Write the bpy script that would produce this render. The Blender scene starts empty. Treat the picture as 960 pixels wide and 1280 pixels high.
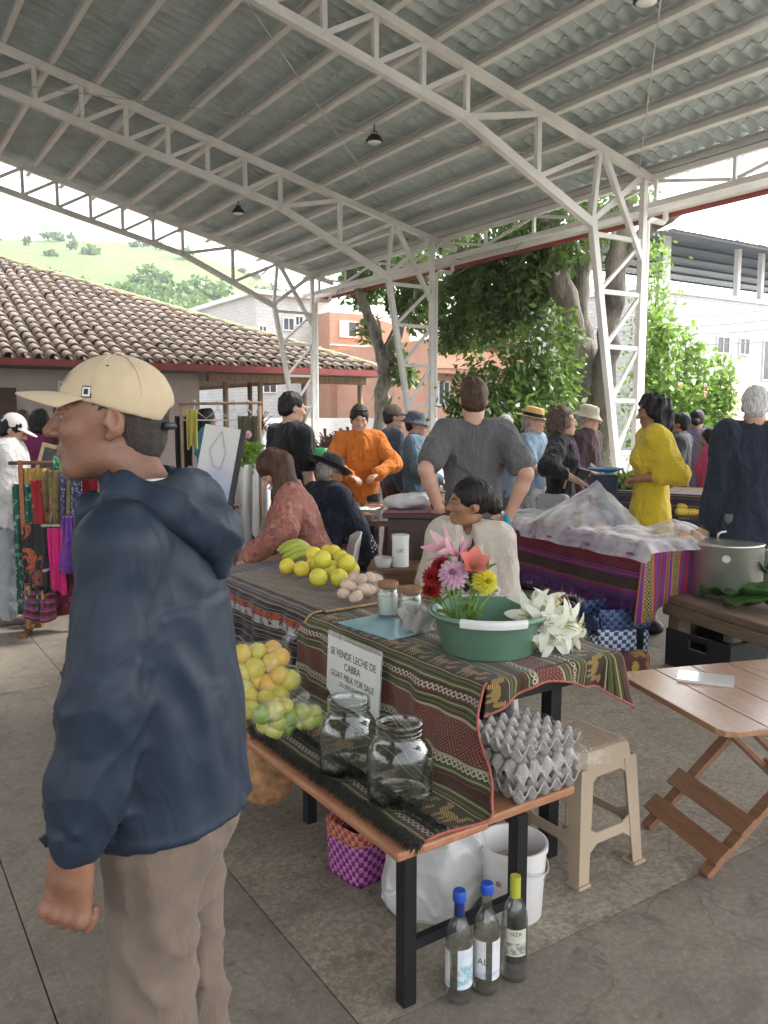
import bpy, math, random
import numpy as np
from mathutils import Vector, Matrix, Quaternion
random.seed(7); RNG = np.random.default_rng(11)
S = bpy.context.scene
COL = S.collection
R = math.radians

# ------------------------------------------------------------------ camera, sky, sun, exposure
CH = 1.6                                   # camera height
FPX = 1030.0                               # focal length in pixels of the 960x1280 photograph
PITCH = math.atan(120 / FPX)
cam_d = bpy.data.cameras.new('camera'); cam = bpy.data.objects.new('camera', cam_d); COL.objects.link(cam)
cam_d.sensor_fit = 'VERTICAL'; cam_d.sensor_height = 24.0; cam_d.lens = 24.0 * FPX / 1280.0
cam_d.clip_start = 0.05; cam_d.clip_end = 2000
cam.location = (0, 0, CH); cam.rotation_euler = (math.pi / 2 - PITCH, 0, 0)
S.camera = cam
SUN_EL, SUN_AZ = R(52), R(62)              # azimuth measured clockwise from +Y
W = bpy.data.worlds.new('World'); S.world = W; W.use_nodes = True
wn = W.node_tree.nodes; wl = W.node_tree.links; wn.clear()
sky = wn.new('ShaderNodeTexSky'); sky.sky_type = 'NISHITA'; sky.sun_disc = False
sky.sun_elevation = SUN_EL; sky.sun_rotation = SUN_AZ; sky.air_density = 1.0; sky.dust_density = 4.0; sky.ozone_density = 1.0
hs = wn.new('ShaderNodeHueSaturation'); hs.inputs['Saturation'].default_value = 0.22
bg = wn.new('ShaderNodeBackground'); bg.inputs['Strength'].default_value = 0.15
wo = wn.new('ShaderNodeOutputWorld')
wl.new(sky.outputs[0], hs.inputs['Color']); wl.new(hs.outputs[0], bg.inputs['Color']); wl.new(bg.outputs[0], wo.inputs[0])
sd = bpy.data.lights.new('sun', 'SUN'); sd.energy = 1.5; sd.angle = R(14); sd.color = (1.0, 0.95, 0.87)
sun = bpy.data.objects.new('sun', sd); COL.objects.link(sun)
sdir = Vector((math.sin(SUN_AZ) * math.cos(SUN_EL), math.cos(SUN_AZ) * math.cos(SUN_EL), math.sin(SUN_EL)))
sun.rotation_euler = (-sdir).to_track_quat('-Z', 'Y').to_euler(); sun.location = (0, 0, 40)
vs = S.view_settings; vs.view_transform = 'Standard'; vs.look = 'None'; vs.gamma = 1.0; vs.use_curve_mapping = False
vs.exposure = 2.55
S.render.engine = 'CYCLES'
cy = S.cycles; cy.use_denoising = True; cy.max_bounces = 8; cy.diffuse_bounces = 4; cy.glossy_bounces = 3
cy.transmission_bounces = 8; cy.transparent_max_bounces = 16; cy.caustics_reflective = False; cy.caustics_refractive = False
cy.sample_clamp_indirect = 4.0

# ------------------------------------------------------------------ projection helpers (pixels of the photograph)
_c, _s = math.cos(PITCH), math.sin(PITCH)
def ray(x, y):
    dx, up = x - 480.0, 640.0 - y
    return Vector((dx, FPX * _c + up * _s, -FPX * _s + up * _c))
def atz(x, y, z):
    r = ray(x, y); return Vector((0, 0, CH)) + r * ((z - CH) / r.z)
def aty(x, y, Y):
    r = ray(x, y); return Vector((0, 0, CH)) + r * (Y / r.y)
AX = math.atan2(675, 1037)                 # the pavilion is turned this far from the view axis
def L2W(x, y, z=0.0):
    return Vector((math.cos(AX) * x - math.sin(AX) * y, math.sin(AX) * x + math.cos(AX) * y, z))
def W2L(p):
    return Vector((math.cos(AX) * p[0] + math.sin(AX) * p[1], -math.sin(AX) * p[0] + math.cos(AX) * p[1], p[2]))

# ------------------------------------------------------------------ materials
MATS = {}
class NT:
    def __init__(self, name):
        m = bpy.data.materials.new(name); m.use_nodes = True
        self.m = m; self.n = m.node_tree.nodes; self.l = m.node_tree.links
        self.b = self.n['Principled BSDF']; self.out = self.n['Material Output']
        MATS[name] = m
    def node(self, t, **kw):
        nd = self.n.new(t)
        for k, v in kw.items(): setattr(nd, k, v)
        return nd
    def put(self, sock, v):
        if isinstance(v, bpy.types.NodeSocket): self.l.new(v, sock)
        elif isinstance(v, (tuple, list)) and len(v) == 3 and sock.type == 'RGBA': sock.default_value = (*v, 1)
        else: sock.default_value = v
    def math(self, op, a, b=0.0, c=0.0, clamp=False):
        nd = self.node('ShaderNodeMath', operation=op); nd.use_clamp = clamp
        self.put(nd.inputs[0], a); self.put(nd.inputs[1], b); self.put(nd.inputs[2], c)
        return nd.outputs[0]
    def mix(self, f, a, b, mode='MIX'):
        nd = self.node('ShaderNodeMix', data_type='RGBA', blend_type=mode)
        self.put(nd.inputs['Factor'], f); self.put(nd.inputs[6], a); self.put(nd.inputs[7], b)
        return nd.outputs[2]
    def coord(self, kind='Object', scale=(1, 1, 1), rot=(0, 0, 0)):
        tc = self.node('ShaderNodeTexCoord'); mp = self.node('ShaderNodeMapping')
        mp.inputs['Scale'].default_value = scale; mp.inputs['Rotation'].default_value = rot
        self.l.new(tc.outputs[kind], mp.inputs[0]); return mp.outputs[0]
    def noise(self, vec, scale, detail=4, rough=0.55, dist=0.0):
        nd = self.node('ShaderNodeTexNoise'); self.l.new(vec, nd.inputs['Vector'])
        nd.inputs['Scale'].default_value = scale; nd.inputs['Detail'].default_value = detail
        nd.inputs['Roughness'].default_value = rough; nd.inputs['Distortion'].default_value = dist
        return nd.outputs[0]
    def ramp(self, f, stops, interp='LINEAR'):
        nd = self.node('ShaderNodeValToRGB'); cr = nd.color_ramp; cr.interpolation = interp
        while len(cr.elements) > 1: cr.elements.remove(cr.elements[-1])
        for i, (p, c) in enumerate(stops):
            e = cr.elements[0] if i == 0 else cr.elements.new(p)
            e.position = p; e.color = (*c, 1) if not isinstance(c, float) else (c, c, c, 1)
        self.put(nd.inputs[0], f); return nd.outputs[0]
    def bump(self, h, strength=0.3, dist=0.01, prev=None):
        nd = self.node('ShaderNodeBump'); nd.inputs['Strength'].default_value = strength; nd.inputs['Distance'].default_value = dist
        self.put(nd.inputs['Height'], h)
        if prev is not None: self.l.new(prev, nd.inputs['Normal'])
        self.l.new(nd.outputs[0], self.b.inputs['Normal']); return nd.outputs[0]
    def random(self):
        return self.node('ShaderNodeObjectInfo').outputs['Random']

def mat(name, c, rough=0.6, var=0.18, scale=6, bump=0.0, bscale=80, metal=0.0, c2=None, spec=0.4, kind='Object', stretch=(1, 1, 1), objvar=0.0, fine=0.0, sheen=0.0, coat=0.0, rvar=0.0, sss=0.0, bdist=0.01, crease=0.0, csc=7.0):
    if name in MATS: return MATS[name]
    t = NT(name); v = t.coord(kind, stretch)
    n = t.noise(v, scale)
    dark = c2 if c2 else tuple(x * (1 - var) for x in c)
    lite = c if c2 else tuple(min(1, x * (1 + var)) for x in c)
    f = t.ramp(n, [(0.3, 0.0), (0.7, 1.0)])
    col = t.mix(f, dark, lite)
    if fine:
        g = t.noise(v, scale * 14, 3); g = t.math('MULTIPLY_ADD', g, 2 * fine, 1 - fine)
        cmb = t.node('ShaderNodeCombineColor'); [t.l.new(g, cmb.inputs[i]) for i in range(3)]
        col = t.mix(1.0, col, cmb.outputs[0], 'MULTIPLY')
    if objvar:
        r = t.math('MULTIPLY_ADD', t.random(), 2 * objvar, 1 - objvar)
        cmb = t.node('ShaderNodeCombineColor'); [t.l.new(r, cmb.inputs[i]) for i in range(3)]
        col = t.mix(1.0, col, cmb.outputs[0], 'MULTIPLY')
    t.put(t.b.inputs['Base Color'], col)
    t.b.inputs['Metallic'].default_value = metal
    t.b.inputs['Specular IOR Level'].default_value = spec
    if rvar: t.put(t.b.inputs['Roughness'], t.math('MULTIPLY_ADD', t.noise(v, scale * 3), rvar, rough - rvar / 2))
    else: t.b.inputs['Roughness'].default_value = rough
    pv = None
    if crease:
        for sc_, k_, zs in ((csc, 1.0, .45), (csc * 2.3, .6, .8)):     # sharp fold lines: ridged noise
            rn = t.noise(t.coord(kind, (1, 1, zs), (.3, .2, .6)), sc_, 2, .5, .7); h_ = t.math('POWER', t.math('SUBTRACT', 1.0, t.math('MULTIPLY', t.math('ABSOLUTE', t.math('SUBTRACT', rn, .5)), 2.6, clamp=True)), 3.0); pv = t.bump(h_, crease * k_, .02, pv)
    if bump: t.bump(t.noise(v, bscale, 5), bump, bdist, pv)
    if sheen: t.b.inputs['Sheen Weight'].default_value = sheen
    if coat: t.b.inputs['Coat Weight'].default_value = coat
    if sss:
        t.b.inputs['Subsurface Weight'].default_value = sss; t.b.inputs['Subsurface Scale'].default_value = 0.01
        t.b.inputs['Subsurface Radius'].default_value = (1, .35, .2)
    return t.m

# ------------------------------------------------------------------ mesh helpers
def link(name, me, m=None, parent=None, smooth=False, loc=None):
    o = bpy.data.objects.new(name, me); COL.objects.link(o)
    if m is not None and me is not None and not me.materials: me.materials.append(m)
    if parent is not None: o.parent = parent
    if loc is not None: o.location = loc
    return o
def npmesh(name, v, f, smooth=False, uv=None):
    """v (n,3), f list/array of equal-length faces (or list of mixed)"""
    me = bpy.data.meshes.new(name)
    if isinstance(f, np.ndarray):
        n, k = f.shape
        me.vertices.add(len(v)); me.vertices.foreach_set('co', np.asarray(v, np.float32).ravel())
        me.loops.add(n * k); me.loops.foreach_set('vertex_index', f.astype(np.int32).ravel())
        me.polygons.add(n); me.polygons.foreach_set('loop_start', np.arange(0, n * k, k, dtype=np.int32))
        me.polygons.foreach_set('loop_total', np.full(n, k, np.int32))
        me.update(calc_edges=True); me.validate()
    else:
        me.from_pydata([tuple(map(float, x)) for x in v], [], f)
    if smooth: me.polygons.foreach_set('use_smooth', np.ones(len(me.polygons), bool))
    if uv is not None:
        ul = me.uv_layers.new(name='UVMap')
        li = np.zeros(len(me.loops), np.int32); me.loops.foreach_get('vertex_index', li)
        ul.data.foreach_set('uv', np.asarray(uv, np.float32)[li].ravel())
    return me
class MB:
    def __init__(self): self.v = []; self.f = []
    def add(self, vs, fs):
        o = len(self.v); self.v += [tuple(map(float, x)) for x in vs]; self.f += [tuple(i + o for i in q) for q in fs]; return self
    def box(self, x0, x1, y0, y1, z0, z1, M=None):
        vs = [(x, y, z) for z in (z0, z1) for y in (y0, y1) for x in (x0, x1)]
        if M is not None: vs = [M @ Vector(q) for q in vs]
        return self.add(vs, [(0, 2, 3, 1), (4, 5, 7, 6), (0, 1, 5, 4), (2, 6, 7, 3), (0, 4, 6, 2), (1, 3, 7, 5)])
    def beam(self, a, b, w, h, up=(0, 0, 1)):
        a, b = Vector(a), Vector(b); d = (b - a).normalized(); u = Vector(up)
        s = d.cross(u)
        if s.length < 1e-4: s = d.cross(Vector((1, 0, 0)))
        s.normalize(); u = s.cross(d)
        vs = [p + s * (i * w / 2) + u * (j * h / 2) for p in (a, b) for j in (-1, 1) for i in (-1, 1)]
        return self.add(vs, [(0, 2, 3, 1), (4, 5, 7, 6), (0, 1, 5, 4), (2, 6, 7, 3), (0, 4, 6, 2), (1, 3, 7, 5)])
    def tube(self, pts, r, n=8, cap=True):
        pts = [Vector(p) for p in pts]; rs = r if isinstance(r, (list, tuple)) else [r] * len(pts)
        o = len(self.v); prev = None
        for i, p in enumerate(pts):
            d = (pts[min(i + 1, len(pts) - 1)] - pts[max(i - 1, 0)])
            d = d.normalized() if d.length > 1e-9 else Vector((0, 0, 1))
            if prev is None:
                s = d.cross(Vector((0, 0, 1)))
                if s.length < 1e-3: s = d.cross(Vector((1, 0, 0)))
            else: s = prev - d * prev.dot(d)
            s.normalize(); prev = s; t = d.cross(s)
            for k in range(n):
                a = 2 * math.pi * k / n; self.v.append(tuple(p + (s * math.cos(a) + t * math.sin(a)) * rs[i]))
        for i in range(len(pts) - 1):
            for k in range(n):
                a, b = o + i * n + k, o + i * n + (k + 1) % n; self.f.append((a, b, b + n, a + n))
        if cap:
            self.f.append(tuple(o + k for k in reversed(range(n)))); self.f.append(tuple(o + (len(pts) - 1) * n + k for k in range(n)))
        return self
    def lathe(self, prof, n=24, c=(0, 0, 0), sx=1, sy=1, cap0=False, cap1=False):
        o = len(self.v)
        for (r, z) in prof:
            for k in range(n):
                a = 2 * math.pi * k / n; self.v.append((c[0] + sx * r * math.cos(a), c[1] + sy * r * math.sin(a), c[2] + z))
        for i in range(len(prof) - 1):
            for k in range(n):
                a, b = o + i * n + k, o + i * n + (k + 1) % n; self.f.append((a, b, b + n, a + n))
        if cap0: self.f.append(tuple(o + k for k in reversed(range(n))))
        if cap1: self.f.append(tuple(o + (len(prof) - 1) * n + k for k in range(n)))
        return self
    def prism(self, poly, z0, z1):
        n = len(poly); vs = [(x, y, z0) for x, y in poly] + [(x, y, z1) for x, y in poly]
        return self.add(vs, [tuple(reversed(range(n))), tuple(range(n, 2 * n))] + [(i, (i + 1) % n, n + (i + 1) % n, n + i) for i in range(n)])
    def xf(self, M):
        self.v = [tuple(M @ Vector(q)) for q in self.v]; return self
    def build(self, name, m=None, parent=None, smooth=False, loc=None, bevel=0.0, bseg=2, sharp=None):
        me = bpy.data.meshes.new(name); me.from_pydata(self.v, [], self.f); me.update()
        if smooth:
            me.polygons.foreach_set('use_smooth', np.ones(len(me.polygons), bool))
            if sharp: me.set_sharp_from_angle(angle=R(sharp))
        o = link(name, me, m, parent, loc=loc)
        if bevel:
            md = o.modifiers.new('bevel', 'BEVEL'); md.width = bevel; md.segments = bseg; md.limit_method = 'ANGLE'; md.angle_limit = R(40)
        return o
def ident(*a):
    return Matrix.Identity(4)
def RZ(a): return Matrix.Rotation(a, 4, 'Z')
def TR(v): return Matrix.Translation(Vector(v))
def tag(o, label, cat, group=None, kind=None):
    o['label'] = label; o['category'] = cat
    if group: o['group'] = group
    if kind: o['kind'] = kind
    return o
def thing(name, label, cat, loc=(0, 0, 0), rz=0.0, group=None):
    o = bpy.data.objects.new(name, None); COL.objects.link(o); o.empty_display_size = 0.1
    o.location = loc; o.rotation_euler = (0, 0, rz)
    return tag(o, label, cat, group)
def struct(o): o['kind'] = 'structure'; return o
def dup(o, parent=None, loc=None, rot=None):
    c = o.copy(); COL.objects.link(c)
    if parent is not None: c.parent = parent
    if loc is not None: c.location = loc
    if rot is not None: c.rotation_euler = rot
    return c
def duptree(root, loc, rot=None, label=None, scale=None):
    r = root.copy(); COL.objects.link(r); r.location = loc
    if rot is not None: r.rotation_euler = rot
    if scale is not None: r.scale = scale
    if label: r['label'] = label
    for ch in list(root.children):
        c = ch.copy(); COL.objects.link(c); c.parent = r
        for g in list(ch.children):
            d = g.copy(); COL.objects.link(d); d.parent = c
    return r
def bake(o):
    """apply modifiers once so that copies share the evaluated mesh"""
    dg = bpy.context.evaluated_depsgraph_get(); me = bpy.data.meshes.new_from_object(o.evaluated_get(dg))
    o.modifiers.clear(); o.data = me; return o
def sinnoise(P, scale, seed, n=7):
    """cheap smooth noise for points (...,3), about -1..1"""
    g = np.random.default_rng(seed); out = np.zeros(P.shape[:-1])
    for i in range(n):
        d = g.normal(size=3); d /= np.linalg.norm(d); k = scale * (0.6 + 0.9 * i / n) * 2
        out += np.sin(P @ (d * k) + g.uniform(0, 6.28)) * (1.0 - 0.4 * i / n)
    return out / (n ** 0.5 * 1.1)
def text_mesh(body, size, m, parent, M, name='lettering', align='CENTER', bold=0.0, xs=1.0):
    cu = bpy.data.curves.new('txt', 'FONT'); cu.body = body; cu.size = size; cu.align_x = align; cu.align_y = 'CENTER'; cu.offset = bold
    o = bpy.data.objects.new('txt', cu); COL.objects.link(o)
    dg = bpy.context.evaluated_depsgraph_get(); me = bpy.data.meshes.new_from_object(o.evaluated_get(dg))
    bpy.data.objects.remove(o)
    me.transform(M @ Matrix.Diagonal((xs, 1, 1, 1)))
    me.materials.clear(); return link(name, me, m, parent)
# ------------------------------------------------------------------ ground and floor
def floor_mat(name, c, c2, rough_tex=0.0):
    t = NT(name); v = t.coord('Object')
    a = t.noise(v, 0.5, 6, 0.6); b = t.noise(v, 3.0, 6, 0.65, 0.4); d = t.noise(v, 45, 5, 0.7); e = t.noise(v, 11, 5, 0.6)
    f = t.math('ADD', t.math('MULTIPLY', a, 0.45), t.math('MULTIPLY', b, 0.55))
    col = t.mix(t.ramp(f, [(0.36, 0.0), (0.62, 1.0)]), c2, c)
    col = t.mix(t.ramp(e, [(0.50, 0.0), (0.72, 0.55)]), col, tuple(x * 0.62 for x in c2))
    col = t.mix(t.ramp(d, [(0.42, 0.30 + rough_tex * .5), (0.6, 0.0)]), col, tuple(x * 0.45 for x in c2))
    col = t.mix(t.ramp(t.noise(v, 90, 2), [(0.62, 0.0), (0.75, 0.35)]), col, tuple(min(1, x * 1.5) for x in c))
    st_ = t.noise(v, 1.3, 5, .7, 1.5); col = t.mix(t.ramp(st_, [(.56, 0.0), (.64, .38)]), col, tuple(x * .5 for x in c2)); sp2 = t.noise(v, 6.5, 3, .5, .8); col = t.mix(t.ramp(sp2, [(.66, 0.0), (.70, .45)]), col, tuple(x * .45 for x in c2))
    vo = t.node('ShaderNodeTexVoronoi', feature='DISTANCE_TO_EDGE'); wv_ = t.node('ShaderNodeVectorMath', operation='ADD'); nz_ = t.node('ShaderNodeTexNoise'); t.l.new(v, nz_.inputs['Vector']); nz_.inputs['Scale'].default_value = 2.0; nz_.inputs['Detail'].default_value = 5
    t.l.new(v, wv_.inputs[0]); t.l.new(nz_.outputs['Color'], wv_.inputs[1]); t.l.new(wv_.outputs[0], vo.inputs['Vector']); vo.inputs['Scale'].default_value = .32; col = t.mix(t.ramp(vo.outputs['Distance'], [(0.0, .4), (.0025, 0.0)]), col, tuple(x * .35 for x in c2))
    t.put(t.b.inputs['Base Color'], col)
    t.put(t.b.inputs['Roughness'], t.math('MULTIPLY_ADD', b, 0.3, 0.55))
    t.b.inputs['Specular IOR Level'].default_value = 0.35
    h = t.math('ADD', t.math('MULTIPLY', d, 0.5 + rough_tex), t.math('MULTIPLY', e, 0.4))
    t.bump(h, 0.25 + rough_tex * 0.5, 0.008)
    return t.m
m_floor = floor_mat('polished_concrete', (0.285, 0.245, 0.20), (0.19, 0.162, 0.13))
m_strip = floor_mat('brushed_concrete', (0.42, 0.36, 0.285), (0.29, 0.245, 0.19), 0.5)
m_plaza = floor_mat('plaza_concrete', (0.24, 0.23, 0.21), (0.17, 0.165, 0.15))
g = MB().box(-400, 400, -60, 600, -0.6, -0.12).build('ground', m_plaza); struct(g)
# floor slabs of the pavilion (local axes of the pavilion), joints left open over a dark bed
fl = bpy.data.objects.new('floor', None); COL.objects.link(fl); struct(fl); fl.rotation_euler = (0, 0, AX)
m_bed = mat('floor_bed', (0.15, 0.135, 0.12), 0.9)
MB().box(-13, 13.4, -8, 24.2, -0.30, -0.03).build('bed', m_bed, fl)
p1_ = W2L(atz(0, 1075, 0)); p2_ = W2L(atz(300, 1105, 0)); p3_ = W2L(atz(800, 1128, 0))
xj, xs0, ys0 = p1_.x, p2_.x, p3_.y
print('joints', xj, xs0, ys0)
gap = 0.0022
xe = [-13, -9.5, -6, xj - 2.6, xj, xs0, xs0 + 3.6, xs0 + 7.2, 13.4]
ye = [-8, -4, ys0 - 2.2, ys0, ys0 + 3.4, ys0 + 6.8, ys0 + 10.2, ys0 + 13.6, ys0 + 17, 24.2]
for i in range(len(xe) - 1):
    for j in range(len(ye) - 1):
        rough = (i == 5 and j == 3)
        MB().box(xe[i] + gap, xe[i + 1] - gap, ye[j] + gap, ye[j + 1] - gap, -0.2, 0.0 if not rough else -0.001).build('floor_slab', m_strip if rough else m_floor, fl)

# ------------------------------------------------------------------ the pavilion
m_white = mat('white_painted_steel', (0.74, 0.73, 0.70), 0.45, 0.09, 2, 0.06, 40, spec=0.45, fine=0.10)
m_purlin = mat('beige_painted_purlin', (0.70, 0.69, 0.66), 0.5, 0.07, 2, fine=0.05)
def sheet_mat():
    t = NT('fibre_cement'); v = t.coord('Object'); r = t.random()
    n = t.noise(v, 2.2, 5, 0.6); m = t.noise(v, 14, 4)
    col = t.mix(t.ramp(n, [(0.3, 0.0), (0.7, 1.0)]), (0.41, 0.475, 0.48), (0.55, 0.63, 0.64))
    col = t.mix(t.ramp(m, [(0.55, 0.0), (0.75, 0.35)]), col, (0.30, 0.29, 0.26))
    k = t.math('MULTIPLY_ADD', r, 0.22, 0.89); cmb = t.node('ShaderNodeCombineColor'); [t.l.new(k, cmb.inputs[i]) for i in range(3)]
    t.put(t.b.inputs['Base Color'], t.mix(1.0, col, cmb.outputs[0], 'MULTIPLY')); t.b.inputs['Roughness'].default_value = 0.8
    t.bump(m, 0.15, 0.01); return t.m
m_sheet = sheet_mat()
m_redsteel = mat('red_fascia_paint', (0.27, 0.055, 0.05), 0.5, 0.15, 3)
m_black = mat('black_metal', (0.02, 0.02, 0.021), 0.45, 0.2, 5)
pav = thing('market_pavilion', 'open steel market pavilion with white lattice trusses under a grey corrugated roof', 'pavilion', (0, 0, 0), AX)
XC = 12.06
TY = [10.117 - 6.17, 10.117, 16.39, 22.46]
def top(x): return 8.62 - 0.235 * abs(x)
def bot(x): return top(x) - 0.72 if abs(x) <= 8.05 else 6.01 + (4.83 - 6.01) * (abs(x) - 8.05) / (10.76 - 8.05)
nodes = [8.05 - 0.805 * k for k in range(0, 10)] + [0.0]
def half_truss(Y, s):
    tr = MB(); c = 0.13
    tr.beam((s * 0.0, Y, top(0)), (s * 12.75, Y, top(12.75)), 0.12, c)
    o = tr.build('truss', m_white, pav)
    sub = lambda nm, mb: mb.build(nm, m_white, o)
    sub('bottom_chord', MB().beam((0, Y, bot(0)), (s * 8.05, Y, bot(8.05)), 0.116, c))
    sub('bottom_chord', MB().beam((s * 8.02, Y, bot(8.05) + .005), (s * 10.82, Y, 4.79), 0.116, c + .01))
    w = 0.075
    ns = nodes[:-1]
    for k, x in enumerate(ns):
        sub('web_post', MB().beam((s * x, Y, bot(x) + .05), (s * x, Y, top(x) - .05), w, w, (0, 1, 0)))
        if k + 1 < len(ns):
            x2 = ns[k + 1]; sub('web_diagonal', MB().beam((s * (x2 + .04), Y, bot(x2) + .06), (s * (x - .05), Y, top(x) - .07), w * .95, w * .95, (0, 1, 0)))
    for a, b in (((8.1, bot(8.1) + .04), (9.45, top(9.45) - .07)), ((9.5, bot(9.5)), (9.5, top(9.5) - .05)), ((9.55, bot(9.55) + .05), (10.85, top(10.85) - .08)), ((10.76, 4.85), (10.9, top(10.9) - .04))):
        sub('web_diagonal', MB().beam((s * a[0], Y, a[1]), (s * b[0], Y, b[1]), w * 1.1, w * 1.1, (0, 1, 0)))
    sub('knee_brace', MB().beam((s * 10.95, Y - .03, top(10.9) - .05), (s * 12.0, Y - .03, 4.35), .10, .085, (0, 1, 0)))
    sub('knee_brace', MB().beam((s * 10.78, Y + .06, 4.86), (s * 12.02, Y + .06, 5.78), .10, .085, (0, 1, 0)))
    cl = MB().beam((s * 12.04, Y, 0.0), (s * 12.04, Y, 5.72), .10, .11, (0, 1, 0)).build('column', m_white, pav)
    csub = lambda nm, mb: mb.build(nm, m_white, cl)
    xi = lambda z: 10.78 + (11.70 - 10.78) * (4.8 - z) / 4.8
    csub('inner_chord', MB().beam((s * xi(0), Y, 0), (s * xi(4.85), Y, 4.85), .12, .11, (0, 1, 0)))
    csub('base_plate', MB().box(min(s * 11.55, s * 12.3), max(s * 11.55, s * 12.3), Y - .2, Y + .2, .001, .02))
    zs = [4.66, 3.73, 2.80, 1.87, 0.94, 0.12]
    for i, z in enumerate(zs):
        csub('rung', MB().beam((s * (xi(z) + .05), Y, z), (s * 11.99, Y, z), .065, .075))
        if i + 1 < len(zs): csub('lattice_bar', MB().beam((s * (xi(zs[i + 1]) + .05), Y, zs[i + 1] + .04), (s * 11.99, Y, z - .05), .06, .06, (0, 1, 0)))
    csub('drain_pipe', MB().tube([(s * 12.19, Y + .03, .0), (s * 12.19, Y + .03, 5.0), (s * 12.3, Y + .03, 5.07), (s * 12.62, Y + .03, 5.07), (s * 12.68, Y + .03, 5.14), (s * 12.68, Y + .03, 5.3)], .052, 10))
for Y in TY:
    for s in (1, -1): half_truss(Y, s)
# eave girders
for s in (1, -1):
    o = MB().beam((s * 12.2, -6, 5.76), (s * 12.2, 23.3, 5.76), .09, .10).build('eave_girder', m_white, pav)
    MB().beam((s * 12.2, -6, 5.30), (s * 12.2, 23.3, 5.30), .09, .10).build('girder_chord', m_white, o)
    y = 22.3; k = 0
    while y > -5:
        MB().beam((s * 12.2, y, 5.35), (s * 12.2, y, 5.71), .06, .06, (1, 0, 0)).build('girder_post', m_white, o)
        a, b = (5.38, 5.68) if k % 2 else (5.68, 5.38)
        MB().beam((s * 12.2, y - .06, a), (s * 12.2, y - 1.48, b), .05, .055).build('girder_diagonal', m_white, o)
        y -= 1.54; k += 1
    MB().box(min(s * 12.78, s * 12.83), max(s * 12.78, s * 12.83), -6, 23.5, 5.18, 5.38).build('fascia', m_redsteel, pav)
    MB().box(min(s * 12.58, s * 12.775), max(s * 12.58, s * 12.775), -6, 23.5, 5.26, 5.35).build('gutter', m_white, pav)
# purlins: lipped channels
PX = [7.5 + 0.79 * k for k in range(-9, 7)]
for s in (1, -1):
    for x in PX:
        z = top(x) + .075; m = MB()
        m.box(-.012, .0, -6, 23.35, 0, .17); m.box(.0005, .075, -6, 23.35, 0, .012); m.box(.0005, .075, -6, 23.35, .158, .17); m.box(.063, .0745, -6, 23.35, .0125, .04)
        m.xf(TR((s * x, 0, z)) @ Matrix.Rotation(s * math.atan(.235), 4, 'Y') @ Matrix.Diagonal((-s, 1, 1, 1)))
        m.build('purlin', m_purlin, pav)
# corrugated sheets: five waves each, one row per purlin spacing, lapped
PIT, NW, SL = 0.265, 5, 0.79
def sheet_mesh(nw, cols=8, ln=SL * 1.06 + .06):
    n = nw * cols; ys = np.linspace(0, nw * PIT + .05, n + 1); zz = 0.04 * np.cos(2 * np.pi * ys / PIT)
    v = []; f = []
    for th in (0.0, 0.008):
        for xx, dz in ((0, 0.0), (ln, 0.0)):
            v += [(xx, y, z + dz + th) for y, z in zip(ys, zz)]
    k = n + 1
    for i in range(n):
        f += [(i + 1, i, k + i, k + i + 1), (2 * k + i, 2 * k + i + 1, 3 * k + i + 1, 3 * k + i), (i, i + 1, 2 * k + i + 1, 2 * k + i), (k + i + 1, k + i, 3 * k + i, 3 * k + i + 1)]
    me = npmesh('roof_sheet', np.array(v), f); return me
sme = sheet_mesh(NW); sme.materials.append(m_sheet)
sl = math.sqrt(1 + .235 ** 2)
def sheet_xf(x, y, i):
    # lower edge lies at larger |x|; upper row laps over the lower one
    return (x, y, top(x) + .075 + .17 + .045 + .004), (0, math.atan(.235) - 0.016, 0)
rest = MB()
YS = [23.45 - (j + 1) * NW * PIT for j in range(22)]
for s in (1, -1):
    for i, x in enumerate([PX[0] - 0.79] + PX):
        xs = x - 0.30
        if xs < -0.05: xs = -0.05
        for j, y in enumerate(YS):
            if s == 1 and xs > 1.3 and y > 5.0:
                loc, rot = sheet_xf(xs, y + random.uniform(-.003, .003), i)
                o = bpy.data.objects.new('roof_sheet', sme); COL.objects.link(o); o.parent = pav; o.location = loc; o.rotation_euler = rot
        if s == -1 or xs <= 1.3:
            pass
# sheets that the photograph cannot tell apart: the far slope, the ridge and the part overhead
def slab_sheets(s, x0, x1, y0, y1):
    ys = np.arange(y0, y1, PIT / 4); v = []; k = len(ys)
    for x in (x0, x1): v += [(s * x, y, top(x) + .30 + .032 * math.cos(2 * math.pi * y / PIT)) for y in ys]
    f = [(i, i + 1, k + i + 1, k + i) if s < 0 else (i + 1, i, k + i, k + i + 1) for i in range(k - 1)]
    rest.add(v, f)
slab_sheets(-1, 0, 13.0, -6, 23.45); slab_sheets(1, 0, 1.75, 5.0, 23.45); slab_sheets(1, 0, 13.0, -6, 5.08)
ro = rest.build('roof_sheets', m_sheet, pav); ro['kind'] = 'stuff'
# tie cables under the roof
m_cable = mat('steel_cable', (0.55, 0.53, 0.48), 0.4, metal=0.6)
for (a, b) in (((2.0, TY[2], 7.35), (12.0, TY[1], 5.9)), ((3.6, TY[1], 7.72), (11.0, TY[2], 6.1)), ((5.2, TY[1] - 6.17, 7.3), (11.9, TY[1], 5.85)), ((3.0, TY[1], 7.9), (11.2, TY[1] - 6.1, 6.05))):
    MB().tube([a, b], .011, 6).build('tie_cable', m_cable, pav)
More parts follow.
